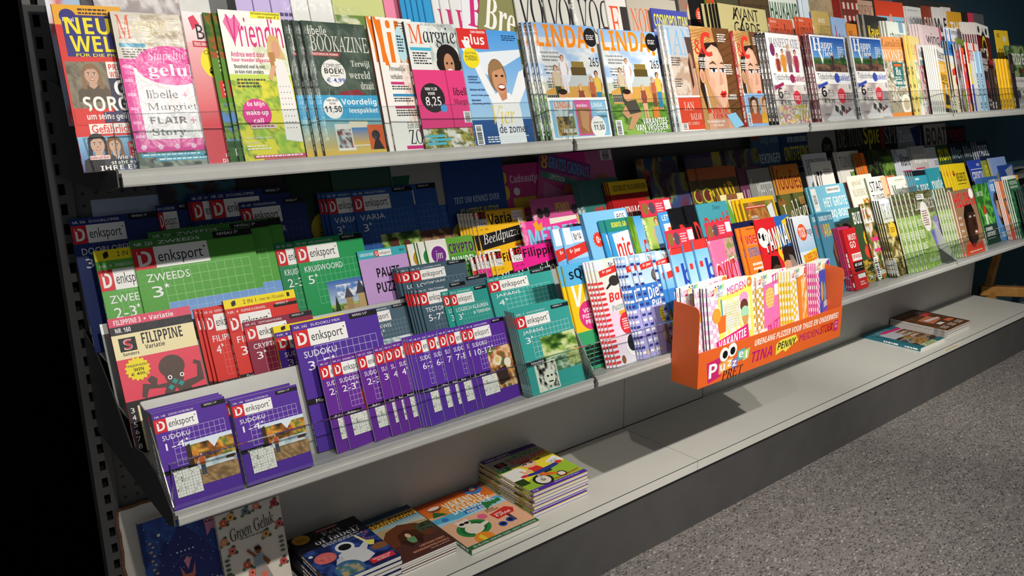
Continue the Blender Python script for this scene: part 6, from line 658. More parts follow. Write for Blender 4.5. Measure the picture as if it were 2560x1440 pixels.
for x0, x1, la in ((.251, 1.628, 'grey back panel behind the stacked puzzle books'), (1.631, 2.062, 'grey back panel below the orange display box'), (2.066, 4.42, 'grey back panel behind the stacks of brown and teal magazines')):
    p = empty('back_panel', la, 'panel'); MB().box((x0, .326, .262), (x1, .335, .725)).build('sheet', M['panel'], p)
    if x1 > 4: MB().box((4.405, .318, .262), (4.42, .3255, .725)).build('end_profile', M['metal'], p); MB().box((x0, .3245, .2605), (4.40, .3258, .272)).build('foot_strip', M['metal'], p)
tag(MB().box((.0, .372, .73), (3.95, .38, 1.78)).build('back_panel', M['dark']), 'dark steel back panel behind the upper magazine rows', 'panel')

base = empty('base_shelf', 'long light grey base shelf on a charcoal plinth', 'shelf')
for i, (x0, x1) in enumerate(((-.01, 1.6265), (1.629, 4.42))):
    t = MB().box((x0, 0, .225), (x1, .324, .26)).build('top_board', M['base'], base)
    MB().box((x0, -.0015, .2565), (x1, -.0002, .2578)).build('edge_joint', M['joint'], t)
for x0, x1 in ((-.01, 3.315), (3.3175, 4.60)):
    MB().box((x0, .03, 0), (x1, .05, .206)).build('plinth_panel', M['plinth'], base)
MB().box((-.01, .075, .15), (4.42, .324, .2245)).build('carcass', M['slot'], base)  # near-black colour stands in for the shade in the gap under the boards

ROWS = dict(M1=(-.12, .745, 20), M2=(.02, .78, 22), M3=(.13, .84, 20), M4=(.235, .92, 16), M5=(.285, .95, 12), T1=(-.055, 1.30, 15), T2=(.03, 1.37, 15), T3=(.13, 1.44, 14), X=(-.218, .691, 8), B1=(.24, .26, 12))
def axes(row):
    y, z, t = ROWS[row]; t = math.radians(t)
    return np.array([0, y, z]), np.array([0, -math.cos(t), math.sin(t)]), np.array([0, math.sin(t), math.cos(t)]), t

def shelf(level, k, label):
    mid = level == 'M'; x0, x1 = MODX * k + .004, MODX * (k + 1) - .004
    s = empty('magazine_shelf', label, 'shelf', 'stepped magazine shelves'); lip = LIPM if mid else LIPT
    zt, zb = (.7575, .733) if mid else (1.3072, 1.281); fl = .744 if mid else 1.299
    tray = MB().prism([(lip - .004, zt), (lip + .003, zt), (lip + .01, fl), (.33, fl), (.33, fl - .004), (lip + .008, fl - .004), (lip + .001, zt - .005), (lip - .004, zt - .005)], x0, x1)
    tray.build('tray', M['metal'], s)
    MB().prism([(lip + .002, zt - .005), (lip + .002, zb), (lip - .005, zb), (lip - .0065, zb + .003), (lip - .0065, zt - .0115), (lip - .004, zt - .0105), (lip - .004, zt - .005)], x0 + .004, x1 - .002).build('price_rail', M['rail'], s)
    rows = ('M1', 'M2', 'M3', 'M4', 'M5') if mid else ('T1', 'T2', 'T3')
    for i, r in enumerate(rows):
        O_, n_, u_, t_ = axes(r)
        back = O_ - n_ * .004
        hgt = {'M1': .172, 'M2': .185, 'M3': .16, 'M4': .17, 'M5': .12, 'T1': .15, 'T2': .15, 'T3': .2}[r]
        p0, p1 = back - u_ * .0, back + u_ * hgt
        f = MB().prism([(p0[1], p0[2]), (p1[1], p1[2]), (p1[1] + .002, p1[2] - .0), (p0[1] + .002, p0[2])], x0 + .003, x1 - .003)
        if k < 4 or not i: f.build('divider', M['metal'], s)
        if i:
            Op, np_, up_, tp = axes(rows[i - 1]); yf = Op[1] + (O_[2] - Op[2]) * math.tan(tp) + .008
            MB().box((x0 + .003, yf, O_[2] - .003), (x1 - .003, O_[1] + .004, O_[2])).build('step', M['metal'], s)
    if mid: prof = [(.335, .722), (-.17, .722), (-.202, .734), (-.202, .757), (-.19, .765), (-.13, .80), (-.06, .812), (0, .80), (.03, .79), (.12, .86), (.22, .92), (.335, .95)]
    else: prof = [(.335, 1.262), (0, 1.262), (-.05, 1.268), (-.125, 1.281), (-.125, 1.307), (-.05, 1.303), (.03, 1.36), (.13, 1.42), (.335, 1.45)]
    for xa in ((x0 - .003, x1 + .0005) if k < 5 else ()):
        MB().prism(prof, xa, xa + .0025).build('side_bracket', M['dark'], s)
    if mid: MB().prism([(-.112, .7575), (-.06, .905), (-.098, .9), (-.197, .765)], x0 + .0001, x0 + .0018).build('end_flange', M['metal'], s)
    za = .8385 if mid else 1.390
    MB().box((x0 + .004, lip + .006, zt - .008 if 0 else fl + .002), (x1 - .004, lip + .009, za)).build('acrylic_front', M['acrylic'], s)
    e = MB().box((x0 + .004, lip + .0058, za), (x1 - .004, lip + .0092, za + .0012)); e.box((x0 + .0025, lip + .0058, fl + .003), (x0 + .004, lip + .0092, za + .0012)); e.box((x1 - .004, lip + .0058, fl + .003), (x1 - .0025, lip + .0092, za + .0012))
    e.build('acrylic_edge', M['edge'], s)
ORD = ('first', 'second', 'third', 'fourth', 'fifth')
for k in range(5):
    shelf('T', k, 'upper stepped magazine shelf, %s bay from the open end' % ORD[k]); shelf('M', k, 'lower stepped magazine shelf, %s bay from the open end' % ORD[k])

# ------------------------------------------------------------------ printed goods
def _rm(a):
    return np.array(Matrix.Rotation(a[2], 3, 'Z') @ Matrix.Rotation(a[1], 3, 'Y') @ Matrix.Rotation(a[0], 3, 'X'))
_R = _rm(CAM_ROT)
def on_row(row, u, v, d):
    """where the sight line through a corner seen in the photograph meets the leaning plane of a row"""
    O_, n_, u_, t = axes(row); r = _R @ np.array([(u - 1280) / FPX, -(v - 720) / FPX, -1.])
    B_ = O_ + n_ * d; p = CAM_LOC + r * (((B_ - CAM_LOC) @ n_) / (r @ n_)); return p[0], (p - O_) @ u_
PLACED = {k: [] for k in ROWS}
def settle(row, X, w, yaw, t):
    """depth at which a copy comes to lie on whatever already stands there"""
    s = math.sin(math.radians(yaw)); tn = math.tan(math.radians(yaw)); d = max(0, w * s)
    for (pX, pR, pd, ptn) in PLACED[row]:
        a, b = max(X, pX), min(X + w, pR)
        if b - a > .001:
            for x in (a, b): d = max(d, pd - (x - pX) * ptn + (x - X) * tn + .0006)
    return d
def matrix(row, X, H, h, d, yaw, rot, t):
    O_, n_, u_, tt = axes(row); y, r = math.radians(yaw), math.radians(rot); xx = np.array([1., 0, 0])
    rt = xx * math.cos(y) - n_ * math.sin(y); n2 = n_ * math.cos(y) + xx * math.sin(y)
    up = u_ * math.cos(r) + rt * math.sin(r); rt2 = rt * math.cos(r) - u_ * math.sin(r)
    p = O_ + xx * X + u_ * H + n_ * (d + t) - up * h - n2 * t
    m = Matrix.Identity(4)
    for i in range(3): m[i][0], m[i][1], m[i][2], m[i][3] = rt2[i], up[i], n2[i], p[i]
    return m
BOX_ = {}
def wrap_mesh(w, h, t, top):
    nx, ny = 18, 24; rg = np.random.RandomState(int(w * 1e5) % 997); v, f = [], []
    for j in range(ny + 1):
        for i in range(nx + 1):
            a, c = i / nx, j / ny; e = min(a, 1 - a, c) * 14
            z = t + .0042 + rg.rand() * .0017 if e > .6 else t * .5
            if c > h / (h + top): z = t * .7 + (rg.rand() - .5) * .008
            v.append((-.004 + a * (w + .008), -.003 + c * (h + top + .003) + (rg.rand() - .5) * (.006 if j == ny else 0), z))
    for j in range(ny):
        for i in range(nx): q = j * (nx + 1) + i; f.append((q, q + 1, q + nx + 2, q + nx + 1))
    me = bpy.data.meshes.new('plastic_wrap'); me.from_pydata(v, [], f); me.materials.append(M['wrap']); me.polygons.foreach_set('use_smooth', [True] * len(f)); return me
def child(name, me, parent, mat=None):
    o = bpy.data.objects.new(name, me); COL.objects.link(o); o.parent = parent
    if mat is not None: o.matrix_local = mat
    return o
def make(name, cover, w, h, t, spine, label, cat, group, mat, wrap=0, back='d8d6d2', solidpad=None):
    root = empty(name, label, cat, group, mat)
    k = (round(w, 4), round(h, 4), t, solidpad)
    if k not in BOX_:
        mb = MB().box((.0008, .001, .0004), (w - .001, h - .001, t - .0004)); me = bpy.data.meshes.new('pages'); me.from_pydata(mb.v, [], mb.f); me.materials.append(M['card' if solidpad else 'pages']); BOX_[k] = me
    child('page_block', BOX_[k], root)
    child('cover', cover_mesh(cover, w, h, t, spine, back), root)
    if wrap: child('plastic_wrap', wrap_mesh(w, h, t, wrap), root)
    return root
def dup(root, mat, label, group):
    r = root.copy(); COL.objects.link(r); r.matrix_world = mat
    if label: r['label'] = label
    if group: r['group'] = group
    for ch in root.children:
        c = ch.copy(); COL.objects.link(c); c.parent = r; c.matrix_parent_inverse = ch.matrix_parent_inverse.copy()
    return r
NTH = ('nearest', 'second', 'third', 'fourth', 'fifth', 'sixth', 'seventh', 'eighth', 'ninth')
MAXD = {}
def I(row, cover, tl, tr, label, copies=(), short='', yaw=4, rot=0, w=None, h=None, t=.004, spine=None, wrap=0, cat='magazine', name=None, ins=None, pad=None, dmin=0):
    cw, ch = COVERS[cover][:2]; name = name or cat.replace(' ', '_').replace('-', '_'); spine = spine or COVERS[cover][2]
    grp = ('copies of the ' + (short or label))[:110] if copies else None
    tt = t + .001
    def solve(px, ww, hh):
        d = .01
        for _ in range(4):
            X, H = on_row(row, px[0], px[1], d + tt)
            d = max(settle(row, X, ww, yaw, tt), dmin)
        return X, H, d
    if w is None:
        w = cw
        if tr is not None:
            y, z, ta = ROWS[row]; xa, ha = on_row(row, tl[0], tl[1], .02); xb, hb = on_row(row, tr[0], tr[1], .02); w = min(.30, max(.05, math.hypot(xb - xa, hb - ha) / math.cos(math.radians(yaw)) * (1 + .35 * math.sin(math.radians(yaw)))))
    tan = math.tan(math.radians(ROWS[row][2])); jobs = []
    def height(H, d):
        r = math.radians(rot); return (H + d * tan - w * max(0, math.sin(r))) / math.cos(r)
    for px in list(copies) + [tl]:
        px = px if isinstance(px, tuple) else (px, tl[1])
        X, H, d = solve(px, w, h or .28)
        PLACED[row].append((X, X + w * math.cos(math.radians(yaw)), d + tt, math.tan(math.radians(yaw)))); jobs.append((X, H, d)); MAXD[row] = max(MAXD.get(row, 0), d + tt)
    X, H, d = jobs[-1]
    if h is None: h = height(H, d)
    h = min(max(h, .1), .36)
    def mat(X, d): return matrix(row, X, h * math.cos(math.radians(rot)) + w * max(0, math.sin(math.radians(rot))) - d * tan + .0005, h, d, yaw, rot, tt)
    root = make(name, cover, w, h, t, spine, label, cat, grp, mat(X, d), wrap, solidpad=pad)
    if ins: ins(root, w, h, t)
    nb = len(copies)
    for i, (X, H, d) in enumerate(jobs[:-1]):
        k = nb - 1 - i
        dup(root, mat(X, d), '%s of %d copies behind the %s' % (NTH[k], nb, short) if nb > 1 else 'the one copy tucked behind the ' + short, grp)
    return root
def stack(cover, x0, x1, y0, y1, ztop, n, label, short, spine, cat='book', z0=.26, back='e0dedb', jit=.002):
    w, h = x1 - x0, y1 - y0; t = (ztop - z0) / n - .0004; rg = random.Random(len(short)); root = None
    for i in reversed(range(n)):
        m = Matrix.Translation((x0 + (rg.uniform(-jit, jit) if i < n - 1 else 0), y0 + (rg.uniform(-jit, jit) if i < n - 1 else 0), z0 + .0004 + i * (t + .0004)))
        if root is None: root = make(cat.replace(' ', '_'), cover, w, h, t - .0012, spine, label, cat, 'stack of ' + short if n > 1 else None, m, back=back)
        else: dup(root, m, '%s from the top in the stack of %s' % (('', 'second', 'third', 'fourth', 'fifth', 'sixth', 'seventh', 'eighth')[n - 1 - i], short), 'stack of ' + short)
    return root
PB = dict(cat='puzzle booklet')
def belly(root, w, h, t):
    decal('belly_band', w + .004, h * .46, 'e0407f', INS_MARG, root, Matrix.Translation((-.002, h * .16, t + .0022)), .0012)
def offer(root, w, h, t):
    decal('offer_card', w * .96, h * .36, 'f0f0ee', INS_LINDA, root, Matrix.Translation((w * .03, .001, t + .003)), .0006)
def header(root, w, h, t):
    decal('header_card', w + .006, .05, 'd8344a', [E(.15, .5, .1, .36, '8a6a3a'), E(.36, .5, .1, .36, '5a4a5a'), T('+', .24, .4, .28, .6, 'f4e8e8'), L(.5, .25, .75, 4, 'f0c8d0', .14), R(.78, .12, .98, .7, 'ecebe8')], root, Matrix.Translation((-.003, h - .01, t + .002)), .0008)
# =============================================================== upper shelf, third row (back)
for cv_, x, y, la in (('breien0', 60, -260, 'pale magazine with red accents, back row at the open end'),):
    pass
I('T3', 'hoed', (1690, -40), (1760, -35), 'magazine with a woman in a straw hat, behind the black magazine', yaw=0)
I('T3', 'zwartcirkel', (1718, -30), (1800, -24), 'black magazine with an orange circle, behind the beige book', yaw=0)
I('T3', 'groen', (1757, -38), (1800, -34), 'light green magazine, back row above the beige book', yaw=0)
I('T3', 'woonwijzer', (1786, -25), (1855, -20), 'olive brown home magazine with ochre letters, back row', yaw=0)
I('T3', 'monument', (1846, -22), (1918, -17), 'dark brown magazine with dark serif letters, back row', yaw=0)
I('T3', 'haukamp', (1918, -18), (1990, -13), 'white magazine with green letters, back row', yaw=0)
I('T3', 'uboek', (2005, -12), (2060, -10), 'pale blue magazine pair, front copy, back row', (1994,), 'pale blue magazine, back row', yaw=0)
I('T3', 'bruin', (2022, -14), (2100, -8), 'tan magazine in a clear bag, back row', yaw=0, wrap=.03)
I('T3', 'ruit', (2098, -12), (2140, -8), 'red checked book with gingham spine, back row', yaw=0, t=.03, spine='9a2c28')
I('T3', 'residence', (2128, -2), (2186, 3), 'pink beige magazine with brown serif title, back row', yaw=0)
I('T3', 'zwartkant', (2182, -6), (2240, 0), 'black magazine edge left of the blue face magazine', yaw=0)
I('T3', 'vonmoi', (2187, 0), (2256, 6), 'light blue magazine with red band and a raised pink face, back row', yaw=0, spine='d8482c')
I('T3', 'jamesman', (2265, 15), (2304, 22), 'white magazine with grey and black title, right of the blue face magazine', (2258,), 'white magazine right of the blue face magazine', yaw=2)
for cv_, x, y, x2, la in (('fam', 2304, 14, 2332, 'rust coloured magazine with orange foot, back row'), ('witk', 2329, 17, 2356, 'white magazine between the rust coloured and the pale back row ones'), ('ea', 2352, 17, 2376, 'pale magazine with black letters, back row'), ('the', 2368, 28, 2402, 'ochre magazine with white letters, back row'), ('mot', 2400, 30, 2424, 'black magazine with yellow letters, back row'), ('rozem', 2421, 32, 2442, 'pink magazine, back row'), ('grijsm', 2434, 34, 2458, 'grey magazine, last of the back row')):
    I('T3', cv_, (x, y), (x2, y + 3), la, yaw=0)
# =============================================================== upper shelf, second row
def E2(cv, x, y, la, **k): I('T2', cv, (x, y), None, la, h=k.pop('h', .29), **k)
E2('breien0', 120, 40, 'pale blue magazine showing above the yellow weekly at the open end', yaw=0, w=.14, t=.0025)
E2('zwartkant', 205, 20, 'dark edged magazine behind the pink bagged pack', yaw=0, w=.14, t=.0025)
E2('witkant', 235, 10, 'white grey magazine behind the pink bagged pack', yaw=0, w=.14, t=.0025)
E2('haak34', 590, 10, 'lavender magazine with a blue circle reading 34', yaw=0, w=.14, t=.0025)
E2('lila', 634, 10, 'lavender magazine full of small type, nearer the blue circle magazine', yaw=0, w=.14, t=.0025)
E2('lila', 678, 10, 'lavender magazine full of small type, farther from the blue circle magazine', yaw=0, w=.14, t=.0025)
E2('witoranje', 728, 10, 'white magazine with an orange digit, right of the lavender ones', yaw=0, w=.14, t=.0025)
E2('witoranje', 772, 10, 'white magazine with an orange digit, left of the green one', yaw=0, w=.14, t=.0025)
E2('haak18', 832, 10, 'green magazine with 18x in blue on a white oval', yaw=0, w=.14, t=.0025)
E2('amigurumi', 962, 20, 'pink crochet magazine with a crochet hook on it', yaw=0, w=.14, t=.0025)
E2('anna', 1061, 20, 'blue and green craft magazine, front of its row of copies', copies=((1003, 20), (1017, 20), (1031, 20), (1046, 20)), short='blue and green craft magazine', yaw=9, h=.265, w=.1, t=.0025)
E2('breihaar', 1128, 20, 'white knitting magazine with a brown haired model, front copy', copies=((1083, 20), (1103, 20)), short='white knitting magazine with the model', yaw=9, h=.28, w=.12, t=.003)
I('T2', 'ba', (1158, -12), None, 'white knitting magazine with big pink letters leaning over', yaw=2, rot=9, t=.002, w=.13, h=.27)
I('T2', 'bre', (1212, 2), None, 'olive magazine tilted over, last before the grey fashion magazines', yaw=0, rot=16, t=.002, w=.13, h=.27)
E2('vogue2', 1293, 40, 'grey fashion magazine with black serif letters, first of three', yaw=3, w=.085, t=.004)
E2('vogue2', 1366, 40, 'grey fashion magazine with black serif letters, middle of three', yaw=3, w=.085, t=.004)
E2('vogue', 1436, 40, 'grey fashion magazine with black serif letters, third of three', yaw=3, w=.14, t=.004, wrap=.02)
E2('elle', 1520, 40, 'pale fashion magazine with orange red serif letters', yaw=0, w=.075)
E2('nouveau', 1572, 40, 'beige magazine with orange title and a dark haired woman', yaw=0, w=.2)
I('T2', 'cosmo', (1627, 20), (1723, 35), 'blue violet magazine with yellow title, behind the pale blue one', yaw=4)
I('T2', 'avant', (1793, 7), (1920, 10), 'beige book with large black interlocking letters', ((1755, 22), (1767, 12), (1777, 10), (1785, 8)), 'beige book with black letters', yaw=5, t=.008, spine='1c1a16', cat='book')
I('T2', 'ariadne', (1921, 44), (1984, 49), 'terracotta home magazine with black serif title, in a clear bag', yaw=3, wrap=.04)
I('T2', 'ariadne', (1994, 42), (2040, 46), 'terracotta home magazine, farther of the two, partly hidden', (1986,), 'farther terracotta home magazine', yaw=3)
I('T2', 'landleven', (2029, 26), (2075, 35), 'ochre country magazine in a clear bag', yaw=3, wrap=.04)
I('T2', 'blauwnl', (2076, 42), (2118, 50), 'light blue magazine with red strokes', yaw=3)
I('T2', 'tuinhuis', (2116, 58), (2150, 62), 'orange garden house magazine, left of the black one', yaw=3)
I('T2', 'kavel', (2159, 36), (2225, 45), 'black magazine with yellow title', ((2146, 37),), 'black magazine with yellow title', yaw=4, t=.008, spine='a8a49c')
I('T2', 'vtw', (2215, 52), (2269, 65), 'pale green home magazine with dark serif title', ((2200, 54), (2207, 53)), 'pale green home magazine', yaw=4, t=.006, spine='9a9890')
I('T2', 'winq', (2295, 60), (2359, 61), 'pale pink magazine with several people, in a clear bag', (2272, 2280, 2288), 'pale pink magazine with several people', yaw=5, wrap=.03, spine='b8b4b4')
I('T2', 'trucks', (2371, 69), (2405, 73), 'white magazine with red title and blue edge', (2361,), 'white magazine with red title and blue edge', yaw=4)
I('T2', 'carte', (2487, 75), (2519, 78), 'yellow magazine with a small white car, at the end of its row', yaw=0)
I('T2', 'gp', (2436, 56), (2486, 61), 'dark red racing magazine with a yellow emblem', (2402, 2408, 2414, 2420, 2425, 2431), 'dark red racing magazine', yaw=9, spine='d8d4d0', t=.0035)
# =============================================================== upper shelf, front row
I('T1', 'neue', (127, 10), None, 'weekly with yellow masthead on blue, at the open end of the upper shelf', w=.1, yaw=0)
I('T1', 'pack', (274, 28), None, 'pink magazine bundle in a crinkled clear bag', w=.15, yaw=3, wrap=.05, t=.012, spine='2a2c2e')
I('T1', 'crime', (452, 28), None, 'red and white booklet with a yellow price circle', w=.1, yaw=4, spine='e8dcdc')
I('T1', 'groen', (530, 32), None, 'green fir tree magazine, front of its two copies', (507,), 'green fir tree magazine', w=.12, yaw=6, spine='2c4a18')
I('T1', 'vriendin', (543, 23), (700, 48), 'women weekly with pink title, meadow and a girl in a polka dot dress', yaw=3, spine='24221e')
I('T1', 'bookazine', (752, 51), (912, 62), 'dark green book magazine in a clear bag with a blue band', ((707, 60), (732, 57)), 'dark green bagged book magazine', yaw=5, t=.007, wrap=.035, spine='34382e')
I('T1', 'lib', (930, 41), (1030, 50), 'white weekly with large orange letters', (914,), 'white weekly with large orange letters', yaw=5, spine='8a3a1c')
I('T1', 'margriet', (1009, 53), (1145, 70), 'weekly with a curly haired woman behind a pink band', yaw=3, t=.007, spine='3a3634', ins=belly)
I('T1', 'plus', (1140, 70), (1295, 83), 'blue magazine with a laughing woman stretching in a white shirt', yaw=3, spine='e8e6e2')
I('T1', 'linda', (1327, 55), (1488, 70), 'magazine with orange title and a car piled with suitcases, with a blue offer card', (1302, 1316), 'offer card car magazine', yaw=3, t=.008, spine='2a3038', wrap=.004, ins=offer)
I('T1', 'linda', (1495, 72), (1640, 82), 'magazine with orange title and a car piled with suitcases, without the offer card', yaw=2, spine='c8d0d8', dmin=.018)
I('T1', 'jan', (1657, 62), (1726, 80), 'grey magazine with pale blue serif title and a red booklet', (1646,), 'grey magazine with pale blue title', yaw=3, wrap=.006, t=.007, spine='c8c6c4')
I('T1', 'enc', (1722, 64), (1827, 75), 'magazine with a close-up woman in a straw hat and red lips', yaw=3, spine='d8382c', t=.006)
I('T1', 'encpack', (1832, 76), (1892, 86), 'bagged bundle with the same straw hat woman and a blue lower panel', yaw=3, wrap=.02, t=.012, spine='c8342c', w=.14)
I('T1', 'manifest', (1912, 81), (2002, 91), 'bagged magazine bundle with women in floral dresses', (1894, 1903), 'bagged bundle with floral dresses', yaw=4, wrap=.008, t=.01, spine='1c1c1e')
I('T1', 'happy', (2022, 86), (2115, 90), 'bagged bundle with blue sky and a woman, nearer of the two', (2006, 2013), 'nearer blue sky bundle', yaw=3, wrap=.008, t=.01, spine='7a3a44')
I('T1', 'landwonen', (2196, 91), (2259, 92), 'orange topped home magazine with white serif title', yaw=0)
I('T1', 'happy', (2124, 90), (2206, 96), 'bagged bundle with blue sky and a woman, farther of the two', (2119,), 'farther blue sky bundle', yaw=2, wrap=.008, t=.01, spine='b8bcc0')
I('T1', 'landidee0', (2271, 88), (2306, 99), 'pale yellow country magazine, front of two', (2261,), 'pale yellow country magazine', yaw=8, t=.007, spine='d8b85a')
I('T1', 'rozekant', (2291, 110), (2318, 116), 'magazine with a pink spine, right of the pale yellow one', yaw=8, spine='c88a9a', w=.1)
I('T1', 'waarom', (2336, 114), (2372, 119), 'white and amber magazine with a man in a suit, front of its copies', (2309, 2313, 2317, 2321, 2325, 2330), 'white and amber magazine', yaw=13, t=.0035, spine='d8d4cc', w=.14)
I('T1', 'hp', (2367, 102), (2386, 106), 'cream and blue opinion magazine, front copy', (2355, 2361), 'cream and blue opinion magazine', yaw=8, w=.11, spine='2a2422', t=.005)
I('T1', 'geelgroen', (2389, 95), (2414, 98), 'tall yellow magazine in a clear bag, right of the blue opinion magazine', yaw=8, wrap=.03, w=.12)
I('T1', 'donkerwrap', (2384, 108), (2404, 112), 'dark bagged magazine with a yellow green figure', yaw=8, w=.1, wrap=.006, spine='c8ccd0', dmin=.03)
I('T1', 'rodemag', (2400, 119), (2420, 122), 'red and white magazine, right of the dark bagged one', yaw=10, w=.1, spine='ecebe8')
I('T1', 'veelkleur', (2414, 105), (2440, 113), 'magazine with red, yellow and blue striped edge', (2422, 2430), 'striped edge magazine', yaw=10, w=.1, spine='e8dcd0')
I('T1', 'ride', (2512, 114), None, 'green motorcycle touring bundle at the end of the upper front row', w=.2, yaw=0, wrap=.006)
I('T1', 'foreign', (2447, 128), (2478, 132), 'light blue and dark red journal, front copy', (2437,), 'light blue and dark red journal', yaw=10, w=.13, t=.007, spine='a8cce4')
I('T1', 'donkerboek', (2480, 172), None, 'small dark book, front of two, beside the yellow magazines', (2473,), 'small dark book', yaw=10, w=.09, t=.006, spine='24181a')
I('T1', 'geelboek', (2514, 147), None, 'yellow magazine, front of four', (2490, 2498, 2506), 'yellow magazine', yaw=12, w=.1, t=.006, spine='f0bc1c')
I('T1', 'donkerboek', (2524, 146), None, 'dark thin book at the end of the upper front row', yaw=12, w=.09, h=.24, spine='2a2a24')
# =============================================================== lower shelf, fifth row (back, in the dark)
def E5(cv, x, y, la, row='M5', **k): I(row, cv, (x, y), None, la, h=k.pop('h', .29), yaw=k.pop('yaw', 0), **k)
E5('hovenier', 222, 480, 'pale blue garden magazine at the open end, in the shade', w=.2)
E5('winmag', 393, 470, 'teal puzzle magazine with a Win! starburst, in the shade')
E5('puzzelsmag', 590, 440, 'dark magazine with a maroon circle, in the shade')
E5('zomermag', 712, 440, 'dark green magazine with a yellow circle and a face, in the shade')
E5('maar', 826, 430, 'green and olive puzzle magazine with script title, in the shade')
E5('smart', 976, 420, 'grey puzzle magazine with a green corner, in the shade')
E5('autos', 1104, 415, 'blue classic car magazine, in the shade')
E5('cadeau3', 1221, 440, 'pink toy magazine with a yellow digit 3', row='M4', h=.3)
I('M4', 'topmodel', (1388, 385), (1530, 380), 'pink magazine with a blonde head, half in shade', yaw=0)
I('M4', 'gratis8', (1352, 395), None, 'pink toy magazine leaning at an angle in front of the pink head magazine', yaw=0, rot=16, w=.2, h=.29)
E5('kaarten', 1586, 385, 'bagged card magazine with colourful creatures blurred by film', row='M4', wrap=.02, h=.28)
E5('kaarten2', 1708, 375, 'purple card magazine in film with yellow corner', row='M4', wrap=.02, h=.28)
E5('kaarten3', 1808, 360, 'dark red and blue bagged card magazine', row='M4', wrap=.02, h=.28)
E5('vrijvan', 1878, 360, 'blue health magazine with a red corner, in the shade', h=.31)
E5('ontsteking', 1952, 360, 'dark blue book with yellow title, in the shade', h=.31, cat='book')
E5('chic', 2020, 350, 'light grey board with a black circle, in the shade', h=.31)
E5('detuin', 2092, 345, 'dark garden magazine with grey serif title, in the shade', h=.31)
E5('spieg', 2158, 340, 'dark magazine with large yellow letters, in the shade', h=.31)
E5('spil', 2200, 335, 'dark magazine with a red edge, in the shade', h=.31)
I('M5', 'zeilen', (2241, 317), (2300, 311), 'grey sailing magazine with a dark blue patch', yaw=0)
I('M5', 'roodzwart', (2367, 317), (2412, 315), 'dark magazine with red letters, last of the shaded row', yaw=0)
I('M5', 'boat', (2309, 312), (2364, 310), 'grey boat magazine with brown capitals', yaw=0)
# =============================================================== lower shelf, fourth row
I('M4', 'door5', (393, 530), (474, 525), 'faded dark blue booklet right of the three star one', yaw=0, h=.28, **PB)
I('M4', 'door3', (172, 549), (393, 528), 'dark blue three star booklet at the open end, against the upright', yaw=0, t=.006, **PB)
I('M4', 'door6', (473, 488), (640, 470), 'dark blue six star booklet', (466,), 'dark blue six star booklet', yaw=0, **PB)
I('M4', 'door7', (520, 483), (720, 462), 'dark blue seven star booklet', yaw=0, **PB)
I('M4', 'door602', (597, 507), (760, 492), 'dark blue booklet in front of the seven star one', yaw=0, **PB)
I('M4', 'giraffe', (990, 465), (1138, 453), 'blue booklet with a giraffe, farther of two', yaw=0, **PB)
I('M4', 'giraffe', (940, 470), (1088, 458), 'blue booklet with a giraffe, nearer of two', yaw=0, **PB)
I('M4', 'varia3', (813, 483), (950, 470), 'blue three star booklet, half hidden left of the orangutan one', (792, 802), 'half hidden blue booklet', yaw=2, **PB)
I('M4', 'varia3', (877, 478), (1027, 463), 'blue three star booklet with orangutans', yaw=0, **PB)
I('M4', 'tienvaria', (1187, 533), (1313, 517), 'yellow booklet with black chalkboard band, front copy', (1143, 1151, 1159, 1167, 1175), 'yellow chalkboard booklet', yaw=5, t=.003, spine='e8d8a8', **PB)
# =============================================================== lower shelf, third row
I('M3', 'zweeds3', (410, 575), (705, 560), 'green large booklet, rearmost of the three star group', yaw=0, **PB)
I('M3', 'zweeds3', (370, 582), (675, 572), 'green large booklet, middle of the three star group', yaw=0, **PB)
I('M3', 'zweeds23', (233, 629), (440, 600), 'green booklet with a yellow band at the open end', yaw=0, t=.008, **PB)
I('M3', 'zweeds3', (323, 603), (625, 567), 'large green three star booklet with blue sky, front of its group', yaw=0, **PB)
I('M3', 'kruis23', (685, 610), (830, 597), 'green booklet half hidden behind the castle one', yaw=2, **PB)
I('M3', 'kruis', (733, 603), (903, 580), 'green five star booklet with a castle', yaw=0, **PB)
I('M3', 'pauze', (892, 630), (1013, 610), 'lilac puzzle booklet with a smiling turquoise face', yaw=2, spine='1c2430', **PB)
I('M3', 'jmgold', (1017, 612), None, 'gold booklet with a round emblem', yaw=6, **PB)
I('M3', 'jmgreen', (1043, 607), None, 'green booklet with a round emblem, front copy', (1036,), 'green booklet with a round emblem', yaw=6, **PB)
I('M3', 'jm', (1062, 603), (1182, 587), 'green and white booklet with a purple round emblem', yaw=4, **PB)
I('M3', 'logikwis', (1023, 670), (1162, 648), 'slate blue booklet, front of its copies', (980, 984, 988, 997), 'upper slate blue booklet', yaw=3, t=.0025, spine='1c2a32', dmin=.035, **PB)
I('M3', 'penny', (1325, 500), (1460, 482), 'pink horse magazine in a clear bag', yaw=0, wrap=.02)
I('M3', 'meiden', (1302, 557), (1440, 535), 'pink girls magazine with pale blue letters, in a clear bag', yaw=0, wrap=.03)
I('M3', 'tienrood', (1176, 644), None, 'red booklet with white name plate, first of the row of booklets', yaw=10, w=.15, spine='efe8e0', dmin=.04, **PB)
I('M3', 'tienroze', (1208, 637), None, 'pink booklet with white name plate', ((1189, 641), (1198, 639)), 'pink white plate booklet', yaw=12, w=.15, t=.003, spine='efe8e0', **PB)
I('M3', 'tiengeel', (1231, 631), (1330, 612), 'yellow booklet with white name plate, front copy', (1220,), 'yellow white plate booklet', yaw=6, t=.003, spine='e8d8a0', **PB)
I('M3', 'tienfil', (1274, 622), (1401, 603), 'magenta holiday booklet with black chalk band', yaw=3, **PB)
